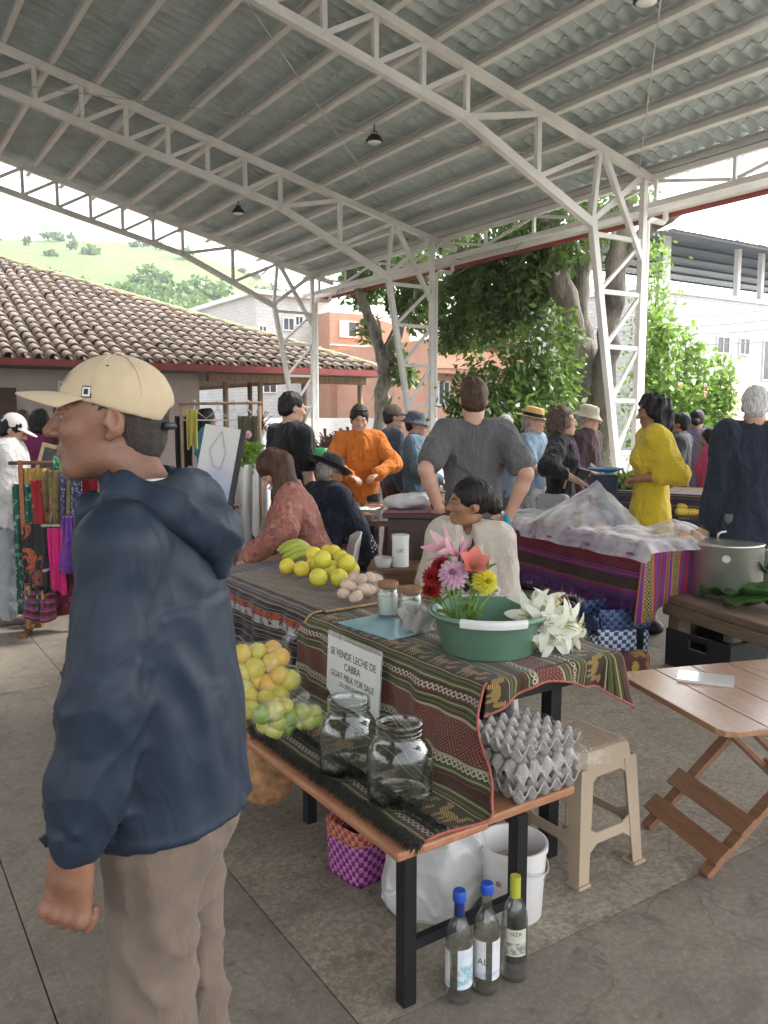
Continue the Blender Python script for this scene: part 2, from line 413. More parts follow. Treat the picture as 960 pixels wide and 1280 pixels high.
# pendant lamps
m_lens = mat('lamp_lens', (0.85, 0.86, 0.85), 0.25, 0.02)
def lamp(px_, py_, z):
    p = atz(px_, py_, z); l = W2L(p)
    t = thing('pendant_lamp', 'round black high-bay lamp hanging under the roof purlins', 'lamp', p, AX, 'pendant lamps under the roof')
    MB().lathe([(.0, .0), (.13, .0), (.155, .012), (.155, .04), (.13, .05)], 24).build('bezel', m_black, t, True, sharp=40)
    MB().lathe([(.0, -.004), (.12, -.004), (.125, .003)], 24).build('lens', m_lens, t, True)
    MB().lathe([(.125, .05), (.12, .09), (.07, .13), (.06, .18), (.0, .18)], 24).build('housing', m_black, t, True, sharp=40)
    ztop = top(l.x) + .11 - p.z
    MB().tube([(0, 0, .17), (0, 0, max(.22, ztop))], .012, 8).build('hook', m_black, t)
for q in ((468, 178, 6.45), (298, 267, 6.45), (808, 3, 6.45)): lamp(*q)
# ------------------------------------------------------------------ hill
def hill():
    t = NT('hill_grass'); v = t.coord('Object')
    n = t.noise(v, 0.05, 5, 0.6); m = t.noise(v, 0.5, 5, 0.7); k = t.noise(v, 2.5, 4, 0.7)
    col = t.mix(t.ramp(n, [(0.35, 0.0), (0.62, 1.0)]), (0.055, 0.105, 0.014), (0.10, 0.155, 0.026))
    col = t.mix(t.ramp(m, [(0.45, 0.0), (0.65, 0.65)]), col, (0.08, 0.14, 0.035))
    col = t.mix(t.ramp(k, [(0.5, 0.0), (0.72, 0.45)]), col, (0.06, 0.11, 0.03))
    t.put(t.b.inputs['Base Color'], col); t.b.inputs['Roughness'].default_value = 0.9
    t.bump(m, 1.0, 1.0)
    xs = np.linspace(-260, 330, 150); ds = np.linspace(70, 330, 66); V = []
    pxs = [-900, -200, 0, 100, 200, 260, 310, 420, 600, 1200]; pys = [300, 292, 306, 306, 312, 324, 342, 400, 455, 480]
    for d in ds:
        for x in xs:
            pxx = 480 + x / 215.0 * 1037
            crest = 1.6 + (520 - np.interp(pxx, pxs, pys)) / 1037 * 215
            tt = min(1, max(0, (d - 70) / 145)); sm = tt ** 0.85
            z = -2 + (crest + 2) * sm if d < 215 else crest - (d - 215) * .25
            z += 1.3 * math.sin(x * .09 + d * .05) * math.sin(d * .11) * tt * (1 - tt) * 2 + .9 * math.sin(x * .31) * math.sin(d * .23 + x * .1) * tt * (1 - .7 * tt)
            V.append((x, d, z))
    V = np.array(V); nx, nd = len(xs), len(ds)
    F = np.array([(j * nx + i, j * nx + i + 1, (j + 1) * nx + i + 1, (j + 1) * nx + i) for j in range(nd - 1) for i in range(nx - 1)])
    o = link('hill', npmesh('hill', V, F, True), t.m); struct(o); return V.reshape(nd, nx, 3), xs, ds
HV, hxs, hds = hill()
def hillz(x, d):
    i = np.clip(np.searchsorted(hxs, x), 1, len(hxs) - 1); j = np.clip(np.searchsorted(hds, d), 1, len(hds) - 1); return HV[j, i, 2]

# ------------------------------------------------------------------ foliage
def leaf_mat(name, c, c2, trans=0.25):
    if name in MATS: return MATS[name]
    t = NT(name); v = t.coord('Object'); gi = t.node('ShaderNodeNewGeometry')
    rr = gi.outputs['Random Per Island']; n = t.noise(v, 0.8, 3)
    f = t.math('MULTIPLY_ADD', rr, 0.6, t.math('MULTIPLY_ADD', n, 0.8, -0.2), clamp=True)
    col = t.mix(f, c2, c); t.put(t.b.inputs['Base Color'], col)
    t.b.inputs['Roughness'].default_value = 0.45; t.b.inputs['Specular IOR Level'].default_value = 0.35
    tr = t.node('ShaderNodeBsdfTranslucent'); t.put(tr.inputs[0], t.mix(0.5, col, (0.25, 0.4, 0.05)))
    mx = t.node('ShaderNodeMixShader'); mx.inputs[0].default_value = trans
    t.l.new(t.b.outputs[0], mx.inputs[1]); t.l.new(tr.outputs[0], mx.inputs[2]); t.l.new(mx.outputs[0], t.out.inputs[0])
    return t.m
def leaves_np(centres, size, rng, aspect=0.45, droop=0.35):
    """one folded 4-corner leaf per centre"""
    n = len(centres); d = rng.normal(size=(n, 3)); d[:, 2] -= droop; d /= np.linalg.norm(d, axis=1)[:, None]
    u = np.cross(d, rng.normal(size=(n, 3))); u /= np.linalg.norm(u, axis=1)[:, None] + 1e-9
    s = (size * rng.uniform(.6, 1.35, n))[:, None]; nn = np.cross(d, u)
    a = centres; b = centres + d * s * .45 + u * s * aspect * .5 + nn * s * .08; c = centres + d * s; e = centres + d * s * .45 - u * s * aspect * .5 + nn * s * .08
    V = np.stack([a, b, c, e], 1).reshape(-1, 3); F = np.arange(4 * n).reshape(n, 4); return V, F
def cloud(clusters, rng, size, dens):
    P = []
    for (c, r, k) in clusters:
        n = int(dens * k); q = rng.normal(size=(n, 3)); q /= np.linalg.norm(q, axis=1)[:, None] + 1e-9
        q *= (rng.uniform(0.15, 1, n) ** 0.45)[:, None]
        lump = 1 + .35 * np.sin(q[:, 0] * 5 + c[0]) * np.sin(q[:, 1] * 5 + c[1] * 3) * np.sin(q[:, 2] * 6 + c[2])
        P.append(np.array(c) + q * lump[:, None] * np.array(r))
    return np.concatenate(P)
m_bark = mat('grey_bark', (0.17, 0.15, 0.125), 0.95, 0.55, 5, 1.0, 16, stretch=(1, 1, .35), fine=.3, bdist=.05)
m_barkpale = mat('lichened_bark', (0.25, 0.235, 0.20), 0.95, 0.55, 6, 1.0, 16, stretch=(1, 1, .5), fine=.35, bdist=.04)
m_leafdark = leaf_mat('dark_foliage', (0.14, 0.22, 0.055), (0.045, 0.085, 0.025))
m_leafmid = leaf_mat('mid_foliage', (0.16, 0.28, 0.055), (0.05, 0.10, 0.025))
m_leaflite = leaf_mat('light_foliage', (0.24, 0.40, 0.07), (0.08, 0.17, 0.03), 0.4)
def PD(px_, py_, d): p = aty(px_, py_, d); return (p.x, p.y, p.z)
def tree(name, label, stems, clusters, lm, bm_, size, dens, seed, droop=.35, group=None):
    rng = np.random.default_rng(seed); base = Vector(stems[0][0][0])
    t = thing(name, label, 'tree', (base.x, base.y, -0.12), group=group)
    off = Vector((base.x, base.y, -0.12)); mb = MB()
    for pts in stems:
        P = [Vector(p) - off for p, r in pts]; rs = [r for p, r in pts]; Q = []; QR = []
        for i in range(len(P) - 1):
            for k in range(5):
                a = k / 5; q = P[i].lerp(P[i + 1], a); w = rs[i] * (1 - a) + rs[i + 1] * a
                Q.append(q + Vector((rng.normal() * w * .15, rng.normal() * w * .15, 0))); QR.append(w * rng.uniform(.9, 1.1))
        Q.append(P[-1]); QR.append(rs[-1]); mb.tube(Q, QR, 9)
    for c, r, k in clusters:                    # twigs from the nearest stem end into each clump
        e = min((Vector(pts[-1][0]) for pts in stems), key=lambda q: (q - Vector(c)).length) - off
        cc = Vector(c) - off; mid = e.lerp(cc, .5) + Vector((0, 0, .3)); mb.tube([e, mid, cc], [.05, .035, .012], 5)
        for _ in range(4):
            q = cc + Vector(rng.normal(size=3) * np.array(r) * .5); mb.tube([mid.lerp(cc, .6), q], [.02, .006], 4)
    mb.build('trunk', bm_, t, True)
    P = cloud([(tuple(Vector(c) - off), r, k) for c, r, k in clusters], rng, size, dens)
    Pw = P + np.array(off); P = P[(math.cos(AX) * Pw[:, 0] + math.sin(AX) * Pw[:, 1]) > 13.15]      # nothing grows under the pavilion roof
    V, F = leaves_np(P, size, rng, droop=droop)
    link('crown', npmesh('crown', V, F), lm, t); return t
def stem(*a): return [(PD(x, y, d), r) for x, y, d, r in a]
def cl(px_, py_, d, r, k=1.0):
    rr = r if isinstance(r, tuple) else (r, r, r * .8); return (PD(px_, py_, d), rr, k)
# tree beside the tiled house
tree('shade_tree', 'slender shade tree with pale forked trunk standing before the orange brick building', [
    stem((474, 606, 24, .26), (477, 520, 24, .23), (482, 470, 24, .21), (478, 440, 24, .2)),
    stem((480, 452, 24, .17), (463, 400, 24.3, .15), (448, 360, 24.5, .12), (430, 320, 25, .09)),
    stem((480, 455, 24, .17), (497, 418, 23.8, .14), (520, 370, 23.5, .12), (545, 300, 23, .09))],
    [cl(432, 362, 25, 1.0), cl(412, 345, 25.5, .9), cl(455, 345, 26, 1.1), cl(470, 395, 23.3, .55, .45), cl(452, 412, 25, .5, .35), cl(520, 380, 24, .9), cl(500, 345, 24, 1.2),
     cl(480, 320, 25, 1.3), cl(440, 300, 25, 1.6), cl(520, 300, 24, 1.6), cl(487, 450, 23.6, .5, .4), cl(478, 500, 23.7, .35, .25), cl(505, 470, 23.6, .4, .3), cl(300, 312, 27, 1.1, .7), cl(262, 308, 27, .8, .5), cl(315, 345, 27.5, .7, .45), cl(345, 300, 27, 1.2, .7), cl(386, 310, 26, 1.3, .8)],
    m_leafdark, m_barkpale, .24, 900, 1)
# the big multi-stemmed tree behind the near column
tree('broad_tree', 'massive old tree with several rough grey stems and dark crown behind the lattice column', [
    stem((742, 640, 19.5, .62), (738, 560, 19.5, .52), (730, 480, 19.5, .46), (722, 430, 19.5, .42)),
    stem((724, 450, 19.4, .34), (706, 370, 19.3, .28), (690, 300, 19.2, .25), (676, 230, 19, .2)),
    stem((745, 560, 19.2, .35), (756, 470, 19, .27), (768, 380, 18.8, .24), (775, 290, 18.6, .22), (790, 210, 18.5, .18)),
    stem((735, 470, 19.8, .3), (722, 380, 20, .22), (735, 300, 20, .2), (740, 220, 20, .16)),
    stem((775, 330, 18.7, .18), (812, 285, 18.4, .15), (850, 262, 18, .12))],
    [cl(640, 330, 20, 1.2, 1.5), cl(600, 345, 21, 1.1, 1.3), cl(570, 380, 22, 1.0, 1.1), cl(560, 335, 22, 1.2, 1.3), cl(625, 395, 20.5, .9, 1.1), cl(655, 370, 20, .8, 1), cl(665, 310, 19, 1.1, 1.2), cl(585, 415, 22, .7, .6),
     cl(600, 300, 21, 1.5, 1.4), cl(690, 280, 20, 1.4, .9), cl(740, 260, 19, 1.4, .8), cl(640, 260, 20, 1.6, 1.2), cl(548, 420, 22, .6, .5), cl(700, 345, 20.5, .5, .4)],
    m_leafdark, m_bark, .21, 1250, 2)
def plume(name, label, base, spikes, lm, seed, size=.2, dens=420, group=None):
    """upright shrub whose leaves sit along rising shoots"""
    rng = np.random.default_rng(seed); b = Vector(base); t = thing(name, label, 'shrub', b, group=group); mb = MB(); P = []
    for (px_, py_, d, w) in spikes:
        e = Vector(PD(px_, py_, d)) - b; c0 = Vector((e.x * .25, e.y * .25, e.z * .12)); mid = Vector((e.x * .85, e.y * .85, e.z * .55))
        mb.tube([(c0.x * .2, c0.y * .2, 0), c0, mid, e], [.05, .04, .028, .008], 6)
        n = int(dens); a = rng.uniform(0.12, 1, n) ** .8
        for s_ in a:
            q = c0.lerp(mid, s_ / .55) if s_ < .55 else mid.lerp(e, (s_ - .55) / .45)
            wr = w * (1.35 - .85 * s_) * 1.25; o = rng.normal(size=3) * wr * .5; P.append((q.x + o[0], q.y + o[1], q.z + o[2]))
    mb.build('stem', m_bark, t, True); V, F = leaves_np(np.array(P), size, rng, .5, droop=.5); link('foliage', npmesh('foliage', V, F), lm, t); return t
plume('leafy_shrub', 'tall bright green shrub with upright leafy shoots left of the big tree', PD(655, 640, 17.5)[:2] + (-.1,), [(638, 430, 17.5, .55), (660, 415, 17.6, .5), (690, 382, 17.3, .42), (715, 405, 17.8, .4), (615, 470, 17.4, .6), (680, 450, 17.2, .6), (590, 455, 17.5, .5), (650, 480, 17, .6), (570, 490, 17.5, .5), (700, 490, 17, .5)], m_leafmid, 5, .17, 620)
plume('leafy_shrub', 'light green shrub of pointed shoots before the white block building', PD(850, 640, 18)[:2] + (-.1,), [(822, 392, 18, .35), (835, 405, 17.8, .35), (858, 410, 18.2, .35), (875, 430, 18, .35), (905, 452, 18, .32), (815, 470, 17.6, .5), (850, 480, 17.6, .5), (880, 490, 17.7, .45), (910, 482, 17.9, .35), (812, 440, 17.8, .4)], m_leaflite, 6, .17, 420)
plume('feathery_shrub', 'feathery pale green sapling close behind the lattice column', PD(800, 640, 20)[:2] + (-.1,), [(812, 300, 20, .5), (826, 295, 20.2, .5), (822, 335, 20, .55), (830, 360, 20.4, .5), (815, 390, 20, .5), (700, 420, 19, .3), (708, 500, 18.6, .3)], m_leaflite, 7, .12, 420)
plume('low_shrub', 'dark green bush at the foot of the big tree', PD(640, 650, 16.6)[:2] + (-.1,), [(600, 520, 16.6, .6), (630, 505, 16.5, .6), (660, 515, 16.4, .6), (690, 510, 16.5, .55), (575, 540, 16.8, .5), (720, 520, 17, .4)], m_leafdark, 8, .17, 520)
m_cord = leaf_mat('red_cordyline', (0.28, 0.05, 0.06), (0.09, 0.02, 0.03), 0.25)
def cordyline(px_, py_, d, h, seed, label):
    rng = np.random.default_rng(seed); p = PD(px_, py_, d); b = Vector((p[0], p[1], -.1)); t = thing('cordyline', label, 'plant', b, group='red cordyline plants'); V = []; F = []; mb = MB()
    for k in range(6):
        o = Vector((rng.normal() * .25, rng.normal() * .25, 0)); hh = (p[2] + .1) * rng.uniform(.65, 1.0); mb.tube([o, o + Vector((0, 0, hh))], .02, 6)
        for j in range(26):
            a = rng.uniform(0, 6.28); el = rng.uniform(.2, 1.3); ln = rng.uniform(.3, .5) * h; z = hh - rng.uniform(0, .35)
            d1 = Vector((math.cos(a) * math.cos(el), math.sin(a) * math.cos(el), math.sin(el))); s_ = Vector((-math.sin(a), math.cos(a), 0)) * .035
            q = o + Vector((0, 0, z)); e = q + d1 * ln; e2 = e + Vector((d1.x, d1.y, -.25)) * ln * .35; i = len(V)
            V += [q - s_ * .4, q + s_ * .4, e + s_, e - s_, e2]; F += [(i, i + 1, i + 2, i + 3), (i + 3, i + 2, i + 4)]
    mb.build('stem', m_bark, t); link('leaves', npmesh('leaves', V, F), m_cord, t)
cordyline(345, 528, 23, 1.0, 1, 'red-leaved cordyline beside the wooden porch posts'); cordyline(405, 552, 17, .8, 2, 'red-leaved cordyline at the foot of the far lattice column'); cordyline(430, 548, 18, .9, 3, 'red-leaved cordyline close to the orange shirted man')
# hillside scrub: thousands of bushes that cannot be told apart
rng = np.random.default_rng(4); P = []
for i in range(900):
    pxx = rng.uniform(-60, 420); d = rng.uniform(95, 212)
    x = (pxx - 480) / 1037 * d; tt = (d - 70) / 145
    dense = 1.0 if (170 < pxx < 330 and tt < .62) else (.45 if tt < .5 else .02)
    if d > 204: dense = .5 if pxx < 130 else .25
    if rng.uniform() > dense: continue
    r = rng.uniform(.8, 2.2) * (1.35 if dense > .5 else .8); n = int(60 * r)
    q = rng.normal(size=(n, 3)); q /= np.linalg.norm(q, axis=1)[:, None]; q *= rng.uniform(.5, 1, (n, 1)); q[:, 2] = np.abs(q[:, 2]) * .8
    P.append(np.array([x, d, hillz(x, d) + .1]) + q * r)
V, F = leaves_np(np.concatenate(P), 1.0, rng, .7, 0.0)
o = tag(link('hillside_scrub', npmesh('hillside_scrub', V, F), leaf_mat('scrub_foliage', (0.13, 0.21, 0.05), (0.05, 0.10, 0.025), .2)), 'green scrub and small trees covering the hillside', 'bushes', kind='stuff')

# ------------------------------------------------------------------ tiled house
m_tile = None
def tile_mat():
    t = NT('clay_tile'); v = t.coord('Object'); r = t.random(); gi = t.node('ShaderNodeNewGeometry').outputs['Random Per Island']
    rr = t.math('FRACT', t.math('ADD', r, gi)); n = t.noise(v, 3, 5, .65); k = t.noise(v, 22, 4, .7)
    col = t.ramp(rr, [(0.0, (.15, .11, .085)), (.35, (.21, .155, .12)), (.65, (.26, .205, .165)), (1.0, (.19, .165, .14))])
    col = t.mix(t.ramp(n, [(.42, 0.0), (.7, .75)]), col, (.10, .085, .07)); col = t.mix(t.ramp(k, [(.54, 0.0), (.72, .45)]), col, (.36, .33, .28))
    t.put(t.b.inputs['Base Color'], col); t.b.inputs['Roughness'].default_value = .9; t.bump(k, .4, .01); return t.m
m_tile = tile_mat()
m_pan = mat('dark_pan_tile', (.17, .135, .105), .9, .3, 6, .3, 30)
house = thing('tiled_house', 'low house with a hipped barrel-tile roof and dark red eave gutter', 'building', (0, 0, 0), AX)
EX, EY, EZ, TS = 15.7, 24.0, 3.08, 0.41
def cap_tile():
    n = 6; V = []; F = []
    for (y, r, z) in ((0, .165, .0), (.62, .130, .0)):
        for k in range(n + 1):
            a = math.pi * k / n; V.append((r * math.cos(a), y, r * math.sin(a) * .95))
    for th in (1,):
        for k in range(n + 1):
            a = math.pi * k / n; V.append(((.135) * math.cos(a), 0, .135 * math.sin(a) * .95))
    for k in range(n): F += [(k + 1, k, n + 1 + k, n + 2 + k), (k, k + 1, 2 * n + 3 + k, 2 * n + 2 + k)]
    me = npmesh('roof_tile', np.array(V), F, True); me.materials.append(m_tile); return me
tme = cap_tile(); ang = math.atan(TS); tiles = []
CW, EXPO = .375, .50
for i in range(30):
    d = i * EXPO * math.cos(ang)
    x = EX - .25 - d
    k = 0
    xs = np.arange(EX - .3, 1.0, -CW)
    for xx in xs:
        if xx > EX - d - .12: continue
        tiles.append((xx + random.uniform(-.02, .02), EY - .06 + d + random.uniform(-.03, .03), EZ + .06 + d * TS + random.uniform(0, .012), random.uniform(-.05, .05)))
tiles.sort(key=lambda q: (L2W(*q[:3]).length))
far = tiles[300:]
for q in tiles[:300]:
    o = bpy.data.objects.new('roof_tile', tme); COL.objects.link(o); o.parent = house; o.location = q[:3]; o.rotation_euler = (ang - .075, 0, q[3])
tv = np.zeros((len(tme.vertices), 3)); tme.vertices.foreach_get('co', tv.ravel()); tf = [tuple(p.vertices) for p in tme.polygons]
fm = MB()
for q in far:
    M = TR(q[:3]) @ Matrix.Rotation(q[3], 4, 'Z') @ Matrix.Rotation(ang - .075, 4, 'X'); fm.add([M @ Vector(p) for p in tv], tf)
fo = fm.build('upper_roof_tiles', m_tile, house, True); fo['kind'] = 'stuff'
D = 14.4
MB().add([(-14, EY, EZ), (EX, EY, EZ), (EX - D, EY + D, EZ + D * TS), (-14, EY + D, EZ + D * TS), (EX, EY + 2 * D, EZ), (-14, EY + 2 * D, EZ)], [(0, 1, 2, 3), (1, 4, 2), (3, 2, 4, 5)]).build('roof', m_pan, house)
hp = MB()                                   # hip cap tiles
for i in range(44):
    d = i * .33; M = TR((EX - d, EY + d, EZ + .08 + d * TS)) @ RZ(R(45)) @ Matrix.Rotation(math.atan(TS / math.sqrt(2)), 4, 'X'); hp.add([M @ Vector(p) for p in tv], tf)
hp.build('hip_tiles', mat('mossy_tile', (.20, .19, .10), .95, .5, 3, .4, 20), house, True)['kind'] = 'stuff'
MB().box(-14, EX + .1, EY - .17, EY - .04, EZ - .14, EZ + .05).build('eave_gutter', m_redsteel, house)
MB().box(EX + .0, EX + .13, EY - .02, EY + 2 * D, EZ - .14, EZ + .05).build('eave_gutter', m_redsteel, house)
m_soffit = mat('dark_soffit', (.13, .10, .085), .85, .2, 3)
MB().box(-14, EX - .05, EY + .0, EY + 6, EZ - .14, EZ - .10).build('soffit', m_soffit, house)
m_wall = mat('taupe_plaster', (.48, .40, .37), .9, .08, 1.2, .1, 30)
MB().box(-14, 9.6, EY + 1.6, EY + 12, -.1, EZ - .145).build('wall', m_wall, house)
m_dark = mat('dark_opening', (.03, .028, .026), .6)
m_glass = mat('window_glass', (.05, .06, .065), .12, .2, 2, spec=.6)
def window(parent, x0, x1, y, z0, z1, fm_, axis='y', fw=.07, name='window'):
    w = MB().box(x0, x1, y - .02, y + .03, z0, z1).build(name, m_glass, parent)
    f = MB(); f.box(x0 - fw, x0, y - .05, y + .04, z0 - fw, z1 + fw); f.box(x1, x1 + fw, y - .05, y + .04, z0 - fw, z1 + fw)
    f.box(x0 + .001, x1 - .001, y - .049, y + .04, z1, z1 + fw - .001); f.box(x0 + .001, x1 - .001, y - .06, y + .04, z0 - fw + .001, z0)
    f.box((x0 + x1) / 2 - .025, (x0 + x1) / 2 + .025, y - .045, y - .021, z0, z1); f.build('frame', fm_, w); return w
window(house, 5.35, 6.35, EY + 1.58, 1.2, 2.55, m_white)
MB().box(3.2, 4.15, EY + 1.56, EY + 1.62, .0, 2.4).build('door', mat('dark_wood_door', (.09, .05, .035), .6, .3, 3), house)
m_post = mat('weathered_timber', (.26, .18, .115), .85, .3, 3, .4, 30, stretch=(6, 6, .6))
for x in (10.2, 11.4, 13.0, 15.2): MB().tube([(x, EY + .9, -.1), (x, EY + .9, EZ - .15)], .09, 9).build('porch_post', m_post, house, True)
for x in (10.2, 12.5, 15.2): MB().tube([(x, EY + 4.2, -.1), (x, EY + 4.2, EZ - .15)], .09, 9).build('porch_post', m_post, house, True)
MB().box(9.62, 15.4, EY + .8, EY + 1.0, EZ - .40, EZ - .16).build('porch_beam', m_post, house)
MB().tube([(15.45, EY + .1, -.1), (15.45, EY + .1, EZ - .35), (15.5, EY + .05, EZ - .2), (15.5, EY - .05, EZ - .12)], .06, 8).build('drain_pipe', m_white, house, True)

# ------------------------------------------------------------------ buildings beyond
def block_mat(name, c, mortar, sx=.4, sz=.2, mott=.12):
    t = NT(name); tc = t.node('ShaderNodeTexCoord'); sp = t.node('ShaderNodeSeparateXYZ'); t.l.new(tc.outputs['Object'], sp.inputs[0]); cb = t.node('ShaderNodeCombineXYZ')
    t.l.new(t.math('ADD', sp.outputs[0], sp.outputs[1]), cb.inputs[0]); t.l.new(sp.outputs[2], cb.inputs[1])
    br = t.node('ShaderNodeTexBrick'); t.l.new(cb.outputs[0], br.inputs['Vector']); br.inputs['Scale'].default_value = 1.0
    br.inputs['Brick Width'].default_value = sx; br.inputs['Row Height'].default_value = sz; br.inputs['Mortar Size'].default_value = .012
    br.inputs['Color1'].default_value = (*c, 1); br.inputs['Color2'].default_value = (*[x * (1 - mott) for x in c], 1); br.inputs['Mortar'].default_value = (*mortar, 1)
    n = t.noise(tc.outputs['Object'], .8, 5, .6); t.put(t.b.inputs['Base Color'], t.mix(t.ramp(n, [(.45, 0.0), (.75, .4)]), br.outputs[0], tuple(x * .6 for x in c)))
    t.b.inputs['Roughness'].default_value = .9; t.bump(br.outputs['Fac'], -.4, .02); return t.m
m_wblock = block_mat('white_block', (.56, .55, .53), (.36, .35, .34)); m_obrick = block_mat('orange_brick', (.46, .235, .15), (.38, .27, .20), .3, .12); m_oplaster = mat('salmon_plaster', (.52, .29, .20), .9, .12, .8, .1, 20)
m_wplaster = mat('white_plaster', (.68, .67, .63), .9, .10, .7, .08, 15, fine=.06)
def pxX(px_, Yl):                          # pavilion-local x where the pixel column meets the local plane y = Yl
    r = ray(px_, 520); u = -math.sin(AX) * r.x + math.cos(AX) * r.y; v = math.cos(AX) * r.x + math.sin(AX) * r.y; return Yl * v / u
def pyZ(px_, py_, Yl):
    r = ray(px_, py_); u = -math.sin(AX) * r.x + math.cos(AX) * r.y; return CH + r.z * Yl / u
wb = thing('block_building', 'white concrete block building with small windows and an open roof terrace', 'building', (0, 0, 0), AX)
YB = 25.0; x0, x1 = pxX(795, YB), 62; zt = pyZ(835, 366, YB)
MB().box(x0, x1, YB, YB + 14, -.12, zt).build('wall', m_wblock, wb)
MB().box(x0 - .1, x1, YB - .1, YB + 14.1, zt + .002, zt + .22).build('roof_slab', m_wplaster, wb)
for (a, b, c, d) in ((892, 906, 421, 440), (920, 931, 423, 442), (950, 975, 426, 474)): window(wb, pxX(a, YB), pxX(b, YB), YB - .02, pyZ(a, d, YB), pyZ(a, c, YB), m_wplaster)
m_zinc = mat('dark_zinc', (.10, .115, .14), .5, .15, 1, metal=.3); m_conc = mat('pale_concrete_post', (.60, .59, .56), .85, .1, 2)
zf, zb = pyZ(835, 287, YB - 1), pyZ(850, 345, YB + 9); xr0 = pxX(826, YB - 1)
rf = MB()
rs_ = np.arange(xr0, x1, .22); V = []
for (yy, zz) in ((YB - 1.2, zf), (YB + 10, zb)): V += [(x, yy, zz + (.03 if i % 2 else 0)) for i, x in enumerate(rs_)]
n = len(rs_); rf.add(V, [(i, i + 1, n + i + 1, n + i) for i in range(n - 1)])
rfo = rf.build('roof_canopy', m_zinc, wb)
for k in range(6):
    f_ = k / 5; MB().box(xr0, x1, YB - 1.1 + f_ * 11 - .04, YB - 1.1 + f_ * 11 + .04, zf + (zb - zf) * f_ - .14, zf + (zb - zf) * f_ - .02).build('rafter', m_black, rfo)
for px_ in (831, 918, 947): x = pxX(px_, YB); MB().box(x - .12, x + .12, YB + .1, YB + .34, zt + .22, zt + 2.0 + (.8 if px_ == 831 else 1.2)).build('terrace_post', m_conc, wb); MB().box(x - .06, x + .06, YB + .15, YB + .27, zt + 2.0, zf - .1).build('steel_post', m_zinc, wb)
# small red-tiled roof before it
kx = thing('red_roofed_kiosk', 'small building with red tiled roof near the white block building', 'building', (0, 0, 0), AX)
YK = 17.0; xk0, xk1 = pxX(888, YK), pxX(1040, YK); ze, zr = pyZ(900, 528, YK), pyZ(930, 482, YK + 3)
t = NT('red_tile_roof'); v = t.coord('Object'); n_ = t.noise(v, 5, 4); wv = t.node('ShaderNodeTexWave'); t.l.new(v, wv.inputs[0]); wv.inputs['Scale'].default_value = 1.1; wv.bands_direction = 'X'
t.put(t.b.inputs['Base Color'], t.mix(n_, (.42, .13, .09), (.58, .25, .18))); t.bump(wv.outputs[0], .8, .06)
rk = MB(); nx_, ny_ = 46, 8; V = []
for j in range(ny_ + 1):
    for i in range(nx_ + 1):
        f_ = j / ny_; V.append((xk0 + f_ * 2.0 + (xk1 - xk0 - f_ * 2) * i / nx_, YK + 3 * f_, ze + (zr - ze) * f_ + (.05 if i % 2 else 0) - .03 * (j % 2)))
rk.add(V, [(j * (nx_ + 1) + i, j * (nx_ + 1) + i + 1, (j + 1) * (nx_ + 1) + i + 1, (j + 1) * (nx_ + 1) + i) for j in range(ny_) for i in range(nx_)])
rk.build('roof', t.m, kx); MB().box(xk0 + .5, xk1, YK + .5, YK + 3, -.12, ze).build('wall', m_wplaster, kx)
# white and orange buildings behind the tiled house
YW = 44.0
ww = thing('white_town_house', 'plain white plastered town house rising behind the tiled roof', 'building', (0, 0, 0), AX)
xa, xb = pxX(322, YW), pxX(412, YW); zt2 = pyZ(365, 372, YW)
MB().box(xa, xb, YW, YW + 10, -.12, zt2).build('wall', m_wblock, ww); MB().box(xa - .3, xb + .0, YW - .4, YW + 10.3, zt2 + .002, zt2 + .25).build('cornice', m_wplaster, ww)
for (a, b, c, d) in ((356, 368, 398, 412), (371, 379, 396, 406), (396, 404, 398, 428), (326, 334, 408, 416), (345, 356, 545, 565), (397, 405, 520, 560), (330, 345, 470, 490)): window(ww, pxX(a, YW), pxX(b, YW), YW - .02, pyZ(a, d, YW), pyZ(a, c, YW), m_wplaster)
ob = thing('orange_brick_building', 'orange brick building with small windows seen between the lattice columns', 'building', (0, 0, 0), AX)
YO = 42.0; xa, xb = pxX(413, YO), pxX(512, YO); zt3 = pyZ(440, 392, YO)
MB().box(xa, xb, YO, YO + 12, -.12, zt3).build('wall', m_obrick, ob)
m_blue = mat('pale_blue_curtain', (.45, .62, .68), .7)
for (a, b, c, d) in ((426, 445, 402, 420), (447, 470, 480, 505), (452, 460, 480, 520), (425, 436, 520, 545)):
    w = window(ob, pxX(a, YO), pxX(b, YO), YO - .02, pyZ(a, d, YO), pyZ(a, c, YO), m_wplaster)
    MB().box(pxX(a, YO) + .02, (pxX(a, YO) + pxX(b, YO)) / 2 - .03, YO - .044, YO - .043, pyZ(a, d, YO), pyZ(a, c, YO)).build('curtain', m_blue, w)
for py_ in (433, 445, 458, 470): MB().box(xa - .02, xb, YO - .05, YO - .002, pyZ(440, py_, YO), pyZ(440, py_, YO) + .08).build('ledge', m_wplaster, ob)
oc = thing('salmon_building', 'salmon plastered building with balconies and a red tile roof behind the big tree', 'building', (0, 0, 0), AX)
YP = 33.0; xa, xb = pxX(535, YP), pxX(672, YP); zt4 = pyZ(560, 425, YP)
MB().box(xa, xb, YP, YP + 10, -.12, zt4).build('wall', m_oplaster, oc)
MB().add([(xa - .5, YP - 1.2, zt4 - .1), (xb + .5, YP - 1.2, zt4 - .1), (xb + .5, YP + 5, zt4 + 1.6), (xa - .5, YP + 5, zt4 + 1.6)], [(0, 1, 2, 3)]).build('roof', t.m, oc)
MB().box(xa - .2, xb + .2, YP - .9, YP - .002, pyZ(560, 468, YP), pyZ(560, 460, YP)).build('balcony', m_oplaster, oc)
